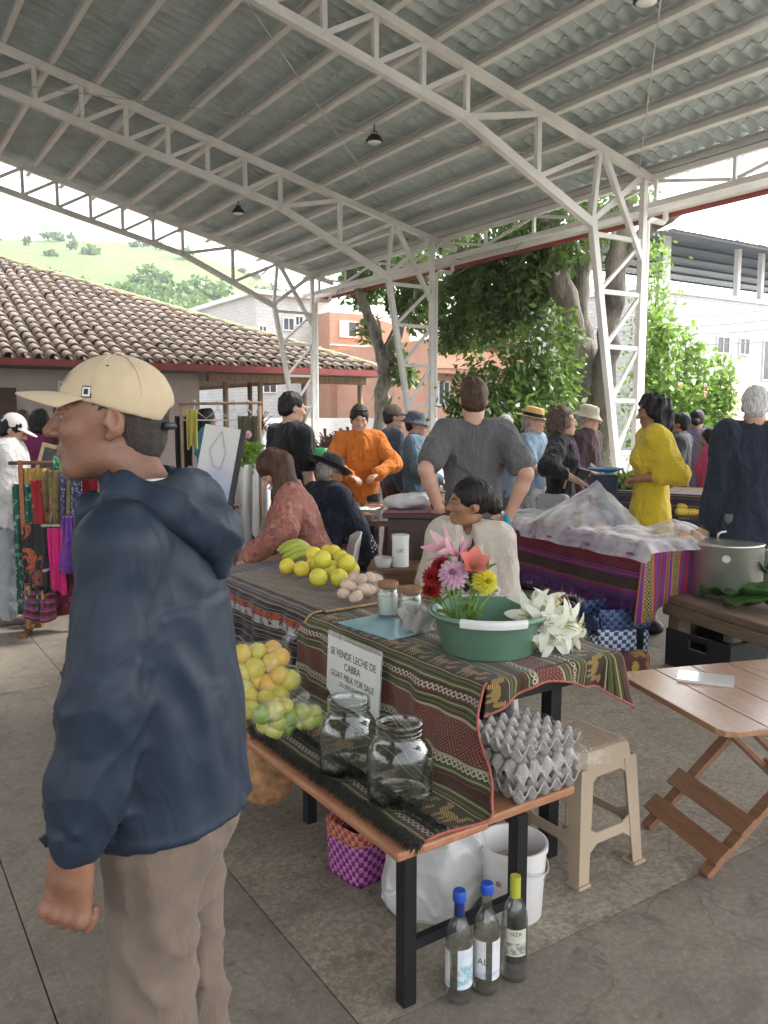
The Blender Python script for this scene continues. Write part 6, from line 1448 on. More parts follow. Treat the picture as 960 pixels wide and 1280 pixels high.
        if style == 'bun':
            e((0, -.02, .03), (.081, .10, .092), .02); e((0, -.132, -.018), (.046, .042, .044), .012); e((0, .12, -.04), (.072, .075, .10), .012, 's')
            for sx in (-1, 1): e((sx * .082, .008, -.035), (.02, .03, .045), .008, 's')
            e((0, -.06, -.125), (.12, .12, .045), .012, 's')
        if style == 'pony': cn((0, -.10, .02), (0, -.135, -.05), .03, .034, .02); cn((0, -.135, -.05), (0, -.12, -.24), .034, .016, .02); e((0, -.05, -.125), (.045, .05, .05), .012, 's') 
        amp = {'curly': .011, 'long': .007, 'bob': .006}.get(style, .0036); fr = {'curly': 42, 'long': 30, 'bob': 34}.get(style, 90)
        F.disp(lambda P: amp * sinnoise(P * ([1, 1, 1] if style == 'curly' else [1, 1, .30]), fr, seed) + amp * .5 * sinnoise(P * [1, 1, .2], fr * 2.4, seed + 2)); o = link('hair', F.mesh('hair'), m, s.t); return s
    def hat(s, m, style, band=None, m2=None, tilt=0.0):
        hs = s.hs; M = s.hM; Mt = Matrix.Translation(Vector(s.hp(0, -.012, .055))) @ Matrix(M.tolist()).to_4x4() @ Matrix.Rotation(R(-6) + tilt, 4, 'X')
        if style == 'cap':
            F = Field(s.hc - V3(.26, .26, .1), s.hc + V3(.26, .26, .25), s.hv); F.ell(s.hp(0, -.015, .042), np.array((.085, .105, .10)) * hs, 0, 'u', M); q = s.hM @ V3(0, .12, 1); F.plane_cut(s.hp(0, 0, .022), -q)
            b0, b1 = s.hp(0, .06, .032), s.hp(0, .15, .022); F.ell(s.hp(0, .105, .028), np.array((.075, .085, .012)) * hs, .012, 'u', M @ rotm('X', -.1)); return link('cap', F.mesh('cap'), m, s.t)
        prof = {'bucket': [(.0001, .075), (.05, .075), (.078, .062), (.088, .02), (.094, -.005), (.115, -.03), (.135, -.045), (.133, -.050), (.112, -.036), (.088, -.008), (.080, .02), (.0001, .05)],
                'fedora': [(.0001, .075), (.035, .078), (.068, .085), (.082, .07), (.089, .02), (.092, -.012), (.125, -.016), (.150, -.008), (.150, -.013), (.125, -.021), (.086, -.018), (.0001, .05)],
                'round': [(.0001, .10), (.05, .098), (.082, .08), (.094, .03), (.098, -.008), (.135, -.012), (.165, .014), (.168, .010), (.138, -.019), (.09, -.016), (.0001, .05)]}[style]
        mb = MB().lathe([(r * hs * 1.03, z * hs) for r, z in prof], 36); mb.v = [(x * .92, y * 1.08, z + (.10 * (x * x) if style == 'fedora' else 0)) for x, y, z in mb.v]; o = mb.xf(Mt).build('hat', m, s.t, True)
        if band:
            z0, z1 = (-.006, .026); rr = lambda z: (.0935 if style != 'round' else .1005) - (z + .012) * .1
            mb = MB().lathe([((rr(z)) * hs * 1.03 + .0012, z * hs) for z in (z0, z1)], 36); mb.v = [(x * .92, y * 1.08, z) for x, y, z in mb.v]; mb.xf(Mt).build('hat_band', band, o, True)
        return o
    def glasses(s, m, z=.008, up=0.0):
        mb = MB()
        for sx in (-1, 1):
            c = V3(sx * .032, .100, z); mb.tube([s.hp(c[0] + .021 * math.cos(a), c[1] - .012 * (abs(math.cos(a)) if sx * math.cos(a) > 0 else 0), c[2] + .016 * math.sin(a)) for a in np.linspace(0, 6.283, 17)], .0016, 5); mb.tube([s.hp(sx * .053, .088, z + .005), s.hp(sx * .078, .0, z + .004)], .0016, 5)
        mb.tube([s.hp(-.011, .101, z + .003), s.hp(.011, .101, z + .003)], .0016, 5); mb.build('glasses', m, s.t, True)['kind'] = 'stuff'
# ------------------------------------------------------------------ the man in the navy rain jacket
def jacket_mat():
    t = NT('navy_rain_shell'); v = t.coord('Object'); n = t.noise(v, 5, 4, .6, .4); k = t.noise(v, 420, 2)
    t.put(t.b.inputs['Base Color'], t.mix(n, (.015, .024, .041), (.021, .033, .054))); t.b.inputs['Roughness'].default_value = .55; t.b.inputs['Specular IOR Level'].default_value = .28
    pv = None
    for sc_, k_, zs in ((3.6, .18, .45), (9.0, .10, .6)):
        rn = t.noise(t.coord('Object', (1, 1, zs), (.3, .25, .5)), sc_, 2, .5, .8); h_ = t.math('POWER', t.math('SUBTRACT', 1.0, t.math('MULTIPLY', t.math('ABSOLUTE', t.math('SUBTRACT', rn, .5)), 2.8, clamp=True)), 3.0); pv = t.bump(h_, k_, .022, pv)
    t.bump(k, .05, .002, pv); return t.m
m_jacket = jacket_mat()
m_khaki = mat('khaki_trousers', (.158, .116, .088), .85, .10, 4, .15, 300, fine=.07, sheen=.1, crease=.26, csc=5)
def cap_mat():
    t = NT('khaki_cap_cotton'); v = t.coord('Object'); n = t.noise(v, 7, 4); k = t.noise(v, 500, 2); t.put(t.b.inputs['Base Color'], t.mix(n, (.50, .39, .245), (.57, .455, .30))); t.b.inputs['Roughness'].default_value = .9; t.b.inputs['Sheen Weight'].default_value = .15; t.bump(k, .15, .002); return t.m
m_capc = cap_mat()
def man_skin_mat():
    t = NT('weathered_skin'); v = t.coord('Object'); sp = t.node('ShaderNodeSeparateXYZ'); t.l.new(v, sp.inputs[0]); n = t.noise(v, 16, 4); k = t.noise(v, 190, 3); g_ = t.noise(v, 700, 2)
    col = t.mix(t.ramp(n, [(.3, 0.0), (.75, 1.0)]), (.20, .088, .052), (.29, .145, .088)); col = t.mix(t.ramp(k, [(.52, 0.0), (.75, .35)]), col, (.19, .075, .045))
    beard = t.math('MULTIPLY', inside(t, sp.outputs[2], 1.455, 1.545), t.math('GREATER_THAN', g_, .53)); col = t.mix(t.math('MULTIPLY', beard, .45), col, (.06, .04, .035))
    t.put(t.b.inputs['Base Color'], col); t.b.inputs['Roughness'].default_value = .45; t.b.inputs['Subsurface Weight'].default_value = .1; t.b.inputs['Subsurface Scale'].default_value = .006; t.b.inputs['Subsurface Radius'].default_value = (1, .35, .2); t.bump(t.math('ADD', k, t.math('MULTIPLY', g_, .5)), .3, .004); return t.m
man_skin = man_skin_mat()
MP, MR = (-.42, 1.55), R(84)
def wloc(p): return RZ(-MR) @ (Vector(p) - Vector((MP[0], MP[1], 0)))
man = Person('man in a navy hooded rain jacket, khaki cap and khaki trousers', MP, MR, h=1.69, w=1.10, vox=.009, hv=.0036, head=(R(22), R(5), 0), skin=man_skin, fwdhead=.05,
    armL=(tuple(wloc(aty(90, 1078, 1.31))), (-.3, -1, 0)), armR=((.25, .10, .86), (.4, -1, 0)), curlL=1.3, curlR=1.1, hand_dirs=(((-.02, .16, -1), (.95, -.1, 0)), None), lean=R(3))
man.hsc = 1.2; man.hc = man.hc + V3(0, 0, .020)
man.body()
man.brows(H_BLACK)
# cropped hair
F = Field(man.hc - .16, man.hc + .16, .0036); hs = man.hs; e = lambda c, r, k=.02, op='u': F.ell(man.hp(*c), np.array(r) * hs, k, op, man.hM)
e((0, -.016, .032), (.0765, .0975, .089), 0); e((0, -.055, -.035), (.060, .050, .055), .03); e((0, .112, -.03), (.095, .095, .14), .01, 's'); e((0, -.05, -.135), (.12, .12, .050), .012, 's')
for sx in (-1, 1): e((sx * .085, .006, -.028), (.035, .034, .045), .006, 's'); 
F.disp(lambda P: .0012 * sinnoise(P, 240, 3)); link('hair', F.mesh('hair', relax=0), mat('cropped_black_hair', (.045, .035, .030), .7, .4, 60, .5, 400), man.t)
# cap
F = Field(man.hc - V3(.16, .16, .05), man.hc + V3(.16, .16, .19), .0036)
e((0, -.014, .034), (.0855, .106, .090), 0); q = man.hM @ V3(0, -.24, 1); F.plane_cut(man.hp(0, 0, .020), -q)
e((0, -.125, -.006), (.045, .05, .038), .006, 's'); F.disp(lambda P: .0018 * sinnoise(P, 30, 4) + .0008 * sinnoise(P, 90, 5)); cap = link('cap', F.mesh('cap'), m_capc, man.t)
V = []; na, nb = 28, 10
for i in range(na + 1):
    a = -1.05 + 2.10 * i / na; b0 = V3(.083 * math.sin(a), -.014 + .104 * math.cos(a), .026 + .021 * math.cos(a)); ext = .080 * math.cos(a * .92) ** .8
    for j in range(nb + 1):
        f = j / nb; V.append(man.hp(b0[0] * (1 - .06 * f), b0[1] + ext * f, b0[2] + .004 * f - .008 * f * f - .06 * abs(b0[0]) * f - 2.2 * b0[0] ** 2 * f))
Fq = np.array([(i * (nb + 1) + j, (i + 1) * (nb + 1) + j, (i + 1) * (nb + 1) + j + 1, i * (nb + 1) + j + 1) for i in range(na) for j in range(nb)]); brim = link('brim', npmesh('brim', np.array(V), Fq, True), m_capc, cap); md = brim.modifiers.new('t', 'SOLIDIFY'); md.thickness = .0045; md.offset = 0; md2 = brim.modifiers.new('s', 'SUBSURF'); md2.levels = md2.render_levels = 1
def on_cap(th, ph, e_=.0016):       # th: angle from the front round to the left side, ph: elevation
    r = (.0855, .106, .090); d = V3(-math.sin(th) * math.cos(ph), math.cos(th) * math.cos(ph), math.sin(ph)); q = 1 / math.sqrt(sum((d[i] / r[i]) ** 2 for i in range(3))); return man.hp(*(V3(0, -.014, .034) + d * (q + e_)))
for th in (0, 1.05, 2.1, 3.14, -1.05, -2.1): MB().tube([on_cap(th, p, .0004) for p in np.linspace(.12 if abs(th) < 3 else .5, 1.5, 22)], .0014, 5).build('seam', m_capc, cap, True)
MB().tube([on_cap(0, 1.571, .002), on_cap(0, 1.571, .007)], [.008, .005], 10).build('button', m_capc, cap, True)
MB().tube([on_cap(1.3, .80), on_cap(1.3, .81, .003)], .0022, 8).build('eyelet', m_black, cap)
MB().tube([man.hp(.083 * math.sin(a), -.014 + .104 * math.cos(a), -.008) for a in np.linspace(2.55, 3.73, 12)], .008, 6).build('strap', m_black, cap, True)
# small square side tag and the dark mark on the front
def cappatch(th, ph, w, h, m, name, e_):
    V = [on_cap(th + x * w / .1, ph + y * h / .1, e_) for y in np.linspace(-.5, .5, 5) for x in np.linspace(-.5, .5, 5)]; return link(name, npmesh(name, np.array(V), [(j * 5 + i, j * 5 + i + 1, j * 5 + i + 6, j * 5 + i + 5) for j in range(4) for i in range(4)], True), m, cap)
cappatch(.95, .16, .021, .024, m_black, 'side_tag', .0012); cappatch(.95, .16, .017, .019, m_paper, 'side_tag', .0018); cappatch(.95, .16, .009, .011, m_black, 'tag_emblem', .0024)
for k in (0, 1, 2): cappatch(.13 + .055 * k, .42 + .05 * (k % 2), .004, .022, m_black, 'front_letter', .0014)
# jacket
k = man.k; U, fw = man.upv, man.fwd
lo, hi = man.bounds(.2); F = Field(lo, hi, .0075)
P_, C_, N_ = man.P, man.C, man.N
F.cone(P_ - U * .10, P_ + U * .12, .184, .170, 0, flat=(fw, .80)); F.cone(P_ + U * .10, C_ - U * .02, .166, .170, .05, flat=(fw, .76)); F.cone(C_ - U * .06, C_ + U * .05, .168, .150, .05, flat=(fw, .70))
F.cone(man.shL * .9 + man.shR * .1 - U * .012, man.shR * .9 + man.shL * .1 - U * .02, .062, .062, .06)
for q in (man.shL, man.shR): F.cone(N_ - U * .03, q - U * .01, .062, .066, .04)
for sh_, el, wr in ((man.shL, man.elL, man.wrL), (man.shR, man.elR, man.wrR)):
    F.cone(sh_ - U * .015, el, .062, .066, .035); F.cone(el, el + (wr - el) * .55, .066, .062, .03); F.cone(el + (wr - el) * .5, wr - (wr - el) * .16, .066, .050, .03); F.cone(wr - (wr - el) * .18, wr - (wr - el) * .07, .048, .044, .012)
# collar and the hood lying on the back
F.cone(N_ - U * .02 + fw * .01, N_ + U * .045 + fw * .02, .083, .078, .03); F.cone(N_ + U * .01, N_ + U * .2 + fw * .03, .060, .085, .012, 's')
F.plane_cut(P_ - U * .085 - fw * .0, -U - fw * .12)
rgt = man.T @ V3(1, 0, 0)
def ridge(P, sc, seed): return 1 - 2 * np.abs(sinnoise(P, sc, seed))
def creases(P, segs):
    """pinched folds: a groove along each segment with a raised lip on both sides"""
    d = np.zeros(len(P))
    for a, b, w_, dep in segs:
        a, b = np.asarray(a), np.asarray(b); ab = b - a; L2 = ab @ ab; near = np.abs(P - (a + b) / 2).max(1) < math.sqrt(L2) / 2 + .05
        Q = P[near]; t_ = np.clip((Q - a) @ ab / L2, 0, 1); r_ = np.linalg.norm(Q - a - t_[:, None] * ab + .006 * np.sin(t_ * 7 + a[2] * 90)[:, None], axis=1); env = np.sin(np.pi * np.clip(t_, .01, .99)) ** 1.1
        w_ = w_ * 1.35; d[near] += env * dep * (.75 * np.exp(-(r_ / w_) ** 2) - .6 * np.exp(-((r_ - 2.0 * w_) / (1.1 * w_)) ** 2))
    return d
def spiral(P, sh_, el, wr, sx):
    ax = wr - sh_; L = np.linalg.norm(ax); u_ = ax / L; tt = (P - sh_) @ u_; rad = P - sh_ - tt[:, None] * u_; near = np.exp(-np.maximum(0, np.linalg.norm(rad, axis=1) - .088) / .012); an = np.arctan2(-rad[:, 1], sx * rad[:, 0]); f = tt / L
    env = np.clip((f - .06) / .15, 0, 1) * np.clip((1.02 - f) / .1, 0, 1); ph = 7.5 * f + 1.5 * an + .9 * np.sin(2.3 * an + 5 * f) + .8 * np.sin(11 * f); ph2 = 24 * f - 1.2 * an + 1.1 * np.sin(3 * an)
    return near * env * (-.010 * (1 - np.abs(np.sin(ph))) ** 3 + .002 - (.008 * np.exp(-((f - .52) / .12) ** 2) + .010 * np.exp(-((f - .88) / .12) ** 2)) * (1 - np.abs(np.sin(ph2))) ** 2.6)
rgj = np.random.default_rng(17); segs = []
for sh_, el, wr, sx in ((man.shL, man.elL, man.wrL, -1), (man.shR, man.elR, man.wrR, 1)):
    ax = wr - sh_; L = np.linalg.norm(ax); sp_ = lambda f, an, r=.074: sh_ + ax * f + (V3(sx, 0, 0) * math.cos(an) + V3(0, -1, 0) * math.sin(an)) * r
    for f0, f1, a0, a1, w_, dp_ in ((.08, .40, 1.2, .8, .013, .012), (.16, .46, 1.6, 1.3, .012, .012), (.44, .52, 1.5, .5, .010, .010), (.86, .92, -.6, .9, .008, .010)): segs.append((sp_(f0, a0), sp_(f1, a1), w_, dp_))
jb = lambda x, y, z: C_ + man.T @ V3(x, y, z)
for q in ((-.14, -.10, .02, -.05, -.155, -.02), (-.15, -.09, -.05, -.07, -.15, -.16), (-.16, -.07, -.08, -.11, -.13, -.30), (-.15, -.08, -.12, -.13, -.12, -.40), (-.04, -.15, -.03, -.02, -.15, -.26), (.04, -.15, -.06, .03, -.15, -.34), (.10, -.13, .0, .08, -.14, -.22), (.12, -.12, -.15, .10, -.13, -.42), (-.09, -.14, -.22, -.06, -.15, -.44), (-.02, -.15, -.30, .02, -.15, -.48), (-.12, -.11, .10, -.04, -.14, .05), (.05, -.14, .06, .11, -.12, .10), (.15, -.06, -.10, .14, -.08, -.38), (-.17, .02, -.2, -.17, .06, -.42), (-.13, .12, .05, -.10, .15, -.25), (-.08, .15, -.1, -.1, .14, -.40)): segs.append((jb(*q[:3]), jb(*q[3:]), .013, .011))
def folds(P):
    Q = (P - C_) @ man.T; x, y, z = Q[:, 0], Q[:, 1], Q[:, 2]
    d = .0025 * sinnoise(P * [1, 1, .45], 10, 5) + .7 * creases(P, segs) + .8 * spiral(P, man.shL, man.elL, man.wrL, -1) + spiral(P, man.shR, man.elR, man.wrR, 1) - .005 * np.maximum(0, ridge(P * [1, 1, .25], 8, 26)) ** 2 * (y < .05) * np.clip(-z * 6 + .6, 0, 1) - .0025 * np.maximum(0, ridge(P * [1.2, 1.2, .4], 14, 16)) ** 2
    seam = np.exp(-((z + .005) / .006) ** 2) * (y < 0) * (np.abs(x) < .17); d += .004 * seam - .003 * np.exp(-((z + .020) / .008) ** 2) * (y < 0) * (np.abs(x) < .17)
    d += .004 * np.exp(-((np.abs(x + .25 * np.abs(z - .08)) - .150) / .005) ** 2) * (z > -.13) * (z < .16)
    d -= .003 * np.exp(-(x / .006) ** 2) * (y < 0) * (z < -.01)
    hemz = (P - P_) @ U + .085; d -= .004 * np.exp(-((hemz - .018) / .006) ** 2) + .003 * np.sin(x * 30 + 3 * y) * np.exp(-np.maximum(hemz, 0) / .10)
    return d
F.disp(folds, .07); jk = link('jacket', F.mesh('jacket', relax=1), m_jacket, man.t)
# hood as its own fold of cloth
Fh = Field(C_ - V3(.25, .28, .12), C_ + V3(.25, .22, .36), .0065)
hb = lambda x, y, z: C_ + man.T @ V3(x, y, z)
for sx in (-1, 1):
    Fh.cone(hb(sx * .075, .075, .165), hb(sx * .100, .0, .195), .026, .028, .03); Fh.cone(hb(sx * .100, .0, .195), hb(sx * .095, -.075, .165), .030, .036, .03); Fh.cone(hb(sx * .095, -.075, .165), hb(0, -.118, .11), .036, .038, .03)
    Fh.cone(hb(sx * .06, .10, .12), hb(sx * .075, .075, .165), .024, .030, .02)
Fh.cone(hb(-.05, -.115, .12), hb(.05, -.115, .12), .036, .036, .03); Fh.cone(hb(0, -.12, .11), hb(0, -.135, .03), .042, .016, .04); Fh.ell(hb(0, -.07, .185), (.085, .04, .045), .03, 'u', man.T)
Fh.cone(N_ + U * -.01 + fw * .012, N_ + U * .25 + fw * .03, .061, .088, .012, 's')
hsegs = [(hb(*q[:3]), hb(*q[3:]), .010, .011) for q in ((-.13, .02, .16, -.02, -.14, .10), (-.12, -.02, .20, -.03, -.13, .15), (.13, .02, .17, .03, -.14, .10), (-.09, .06, .20, -.10, -.06, .22), (.09, .06, .20, .09, -.08, .21), (-.08, -.10, .06, .06, -.14, .05), (-.11, -.06, .12, -.05, -.13, .07), (.05, -.13, .16, .0, -.15, .06), (-.14, .0, .13, -.10, -.09, .10))]
def hf(P):
    Q = (P - C_) @ man.T; a = np.arctan2(Q[:, 0], -Q[:, 1] - .0); return .003 * sinnoise(P, 16, 9) + .6 * creases(P, hsegs) + .002 - .010 * (1 - np.abs(np.sin(Q[:, 2] * 24 + 2.2 * np.cos(a * 1.5) + 10 * Q[:, 0] + 1.3 * np.sin(9 * Q[:, 1])))) ** 3 - .004 * np.maximum(0, ridge(P, 15, 12)) ** 2
Fh.disp(hf, .05); hood = link('hood', Fh.mesh('hood'), m_jacket, jk)
cl_ = man.wrL - (man.wrL - man.elL) * .14; dcl = (man.wrL - man.elL) / np.linalg.norm(man.wrL - man.elL)
tabm = MB(); sdv = np.cross(dcl, [0, 1, 0]); sdv /= np.linalg.norm(sdv); MB().beam(cl_ + V3(-.012, .040, .0), cl_ + V3(-.02, .052, -.008), .005, .022).build('cuff_tab', m_black, jk, bevel=.002)
MB().tube([N_ + man.T @ V3(.055 * math.sin(a) * 1.28, -.072 * math.cos(a) * .95 + .01, .047) for a in np.linspace(-1.2, .2, 10)], .005, 6).build('shirt_collar', m_paper, man.t, True)
# trousers with hanging folds
lo, hi = man.bounds(.16); hi[2] = P_[2] + .05; F = Field(lo, hi, .009)
F.cone(P_ - U * .06, P_ + U * .02, .146, .138, 0, flat=(fw, .72)); F.ell(P_ + man.T @ V3(0, -.045, -.09), (.13, .08, .10), .04, 'u', man.T)
for hp_, kn, an in ((man.hipL, man.knL, man.anL), (man.hipR, man.knR, man.anR)): F.cone(hp_ - V3(0, 0, .06), kn, .092, .080, .03); F.cone(kn, an, .080, .072, .02)
F.plane_cut((0, 0, .05), (0, 0, -1))
tsegs = []
for hp_, kn, an, sx in ((man.hipL, man.knL, man.anL, -1), (man.hipR, man.knR, man.anR, 1)):
    ax = kn - hp_; tp = lambda f, a_, r=.098: hp_ + ax * f + (V3(sx, 0, 0) * math.cos(a_) + V3(0, -1, 0) * math.sin(a_)) * r
    for f0, f1, a0, a1, w_, dp_ in ((.02, .20, 1.4, .2, .013, .014), (.12, .34, 1.5, .3, .013, .013), (.26, .52, 1.4, .4, .014, .013), (.10, .40, -.9, -.3, .013, .011), (.45, .70, 1.4, .5, .013, .013), (.40, .62, -.6, .3, .013, .010), (.62, .86, 1.5, .4, .013, .014), (.70, .95, -.5, .5, .013, .011), (.82, 1.02, 1.5, .3, .012, .014), (.95, 1.15, 1.4, .2, .012, .013), (.05, .9, .0, .1, .016, .006), (1.05, 1.3, -.4, .8, .012, .011), (1.2, 1.45, 1.4, .4, .012, .011)): tsegs.append((tp(f0, a0), tp(f1, a1), w_, dp_))
tsegs.append((P_ + V3(-.10, -.10, -.02), P_ + V3(-.02, -.14, -.16), .012, .012)); tsegs.append((P_ + V3(0, -.15, .0), P_ + V3(0, -.13, -.2), .010, .012))
def legfold(P, hp_, kn, sx):
    ax = kn - hp_; L = np.linalg.norm(ax); u_ = ax / L; tt = (P - hp_) @ u_; rad = P - hp_ - tt[:, None] * u_; near = np.exp(-np.maximum(0, np.linalg.norm(rad, axis=1) - .105) / .015); an = np.arctan2(-rad[:, 1], sx * rad[:, 0]); f = tt / L
    ph = 8.5 * f - 1.3 * an + .9 * np.sin(2 * an + 4 * f) + .7 * np.sin(9 * f); ph2 = 5 * f + 1.6 * an + 1.1 * np.sin(5 * f + 1); return near * (.004 - .010 * (1 - np.abs(np.sin(ph))) ** 1.8 - .006 * (1 - np.abs(np.sin(ph2))) ** 1.8 + .004 * np.exp(-(an / .05) ** 2))
def tf(P): return .005 * sinnoise(P, 12, 3) + .6 * creases(P, tsegs) + legfold(P, man.hipL, man.knL, -1) + legfold(P, man.hipR, man.knR, 1)
F.disp(tf, .07); link('trousers', F.mesh('trousers'), m_khaki, man.t)
man.shoes(mat('brown_leather', (.07, .045, .03), .5, .2, 10))
# ------------------------------------------------------------------ the other people
def at(px_, d): return ((px_ - 480) / 1037 * d, d)
def hz(py_, d): return CH - (py_ - 520) / 1037 * d
def tl(loc, rz, px_, py_, d):                # a pixel at depth d in the local frame of a figure
    return tuple(RZ(-rz) @ (aty(px_, py_, d) - Vector((loc[0], loc[1], 0))))
BOOT = mat('dark_shoe', (.03, .027, .025), .5, .2, 20)
c_black, c_navy, c_grey = cloth('black_cotton', (.012, .012, .013)), cloth('navy_wool', (.014, .017, .030)), cloth('grey_jersey', (.105, .100, .102), .08)
c_jean, c_dark, c_greyt = cloth('blue_jeans', (.045, .06, .10), .25, 12), cloth('dark_trousers', (.02, .02, .024)), cloth('grey_trousers', (.15, .145, .14))
# seated milk seller: cream cardigan, head in profile
loc, rz = at(590, 3.95), R(165)
p = Person('woman milk seller with a black bun and cream cardigan seated behind the table', loc, rz, h=1.62, w=.98, vox=.010, hv=.0045, female=True, seat=.455, head=(R(-62), R(2), 0), skin=SK_BROWN, lean=R(4), armL=((-.15, .25, .62), (-.25, -.9, -.4)), armR=((.15, .25, .62), (.25, -.9, -.4)))
p.body(fat=1.05).brows(H_BLACK); p.hair(H_BLACK, 'bun', 3)
p.top('blouse', cloth('brown_blouse', (.05, .035, .03)), 'none', .002, neckdrop=.10, fold=.002, vox=.012, bust=False)
c_cream = mat('cream_knit', (.52, .45, .38), .95, .10, 8, .6, 150, fine=.12, stretch=(1, 1, 2.2), sheen=.2, crease=.3, csc=6)
def openfront(F): F.cone(p.N + p.fwd * .10 + p.upv * .03, p.P + p.fwd * .16, .045, .05, .01, 's')
p.top('cardigan', c_cream, 'long', .026, hem=-.12, neck=.075, fold=.006, seed=4, extra=openfront)
lp = [p.N + p.T @ V3(.085, -.03, .0), p.N + p.T @ V3(.078, .05, -.01), p.C + p.T @ V3(.062, .13, .05), p.C + p.T @ V3(.055, .15, -.10)]
for sx in (-1, 1): MB().tube([V3(0, 0, 0) + p.N + p.T @ V3(sx * .045, -.055, .03)] + [p.N + p.T @ V3(sx * .075, .01, .015), p.C + p.T @ V3(sx * .060, .115, .09), p.C + p.T @ V3(sx * .055, .145, -.08)], [.022, .024, .022, .018], 8).build('lapel', c_cream, p.t, True)
MB().tube([p.N + p.T @ V3(-.11, -.06, -.01), p.N + p.T @ V3(-.105, .05, .0), p.C + p.T @ V3(-.10, .125, .0), p.P + p.T @ V3(-.13, .14, .1)], .009, 6).build('bag_strap', mat('brown_strap', (.12, .07, .045), .6), p.t, True)
p.skirt(c_dark, .25, .10)
# man in a grey T-shirt, seen from behind
loc, rz = at(592, 4.95), R(3)
p = Person('tall man in a grey T-shirt standing with his back turned, hand on the podium', loc, rz, h=1.82, w=1.0, vox=.011, hv=.005, skin=SK_FAIR, head=(R(-4), 0, 0), armL=(tl(loc, rz, 549, 637, 4.82), (-.6, -.7, -.2)), armR=(tl(loc, rz, 636, 645, 4.85), (.7, -.7, -.2)), curlL=.3, curlR=.9, hand_dirs=(((-.2, .7, -.5), (0, -.3, -1)), None))
p.body(); p.hair(H_BROWN, 'short', 4); p.top('t_shirt', c_grey, 'short', .016, hem=-.12, fold=.005, seed=7, vox=.01).trousers(c_dark).shoes(BOOT)
MB().tube([p.wrL + (p.elL - p.wrL) * .12 + V3(.033 * math.cos(a), .0, .033 * math.sin(a)) for a in np.linspace(0, 6.28, 14)], .008, 6).build('wristwatch', c_black, p.t, True)
# long-haired woman leaning over the table
loc, rz = at(398, 5.15), R(98)
p = Person('long-haired woman in a coral patterned blouse bending over the table end', loc, rz, h=1.66, w=1.0, vox=.012, hv=.0055, female=True, seat=.58, lean=R(24), head=(R(4), R(-22), 0), skin=SK_FAIR, armL=(tl(loc, rz, 318, 696, 4.8), (-.3, -.6, .5)), armR=(tl(loc, rz, 312, 700, 5.2), (.3, -.6, 0)))
p.body().brows(H_BROWN); p.hair(hair_mat('wavy_brown_hair', (.060, .030, .016)), 'long', 6, 1.1)
p.top('blouse', floral('coral_floral', (.30, .105, .07), ((.12, .03, .05), (.42, .22, .16)), 30, .5, (.16, .05, .05)), 'long', .020, hem=-.10, neck=.055, fold=.008, seed=9, sleeve_w=1.15); p.skirt(c_dark, .3, .08)
MB().box(-.04, .04, -.012, .012, -.007, .007, Matrix(p.hM.tolist()).to_4x4()).xf(TR(p.hp(0, .108, -.062))).build('napkin', m_paper, p.t)
# person in embroidered hat and navy coat, seated
loc, rz = at(396, 6.1), R(-50)
p = Person('seated person in a black banded hat and navy coat with white embroidered cuffs', loc, rz, h=1.60, w=1.08, vox=.013, hv=.0065, seat=.46, lean=R(10), head=(R(-10), R(-10), 0), skin=SK_BROWN, armL=((-.16, .36, .62), (-.6, -.4, -.3)), armR=((.20, .34, .58), (.8, -.4, -.3)))
p.body(); p.hair(H_GREY, 'short', 2); p.hat(c_black, 'round', stripes('hat_band_cloth', [(.006, (.35, .28, .18)), (.01, (.10, .08, .05)), (.006, (.40, .36, .26))]) if 'hat_band_cloth' not in MATS else None)
p.top('coat', c_navy, 'long', .026, hem=-.14, fold=.006, seed=3, sleeve_w=1.15); p.trousers(c_dark).shoes(BOOT)
m_bead = mat('white_beads', (.62, .60, .58), .6, .1, 60)
for wr, el in ((p.wrL, p.elL), (p.wrR, p.elR)):
    dd = wr - el; dd = dd / np.linalg.norm(dd); a1 = np.cross(dd, [0, 0, 1.0]); a1 /= np.linalg.norm(a1); a2 = np.cross(dd, a1); em = MB()
    for q, rr in ((.02, .066), (.05, .068), (.10, .072)):
        for j in range(16): a = j * .3927 + q * 9; c = wr - dd * q + (a1 * math.cos(a) + a2 * math.sin(a)) * rr; em.tube([c, c + (a1 * math.cos(a) + a2 * math.sin(a)) * .006], .007, 5)
    em.build('embroidery', m_bead, p.t)['kind'] = 'stuff'
# man in a black T-shirt with glasses
loc, rz = at(364, 6.5), R(-52)
p = Person('man with glasses in a black T-shirt standing behind the seated women', loc, rz, h=1.78, w=1.1, vox=.013, hv=.006, skin=SK_FAIR, head=(R(-8), R(-8), 0)); p.body(fat=1.08); p.hair(H_BLACK, 'short', 5); p.glasses(m_black); p.top('t_shirt', c_black, 'short', .02, hem=-.12, fold=.005, seed=2, belly=.02).trousers(c_dark).shoes(BOOT)
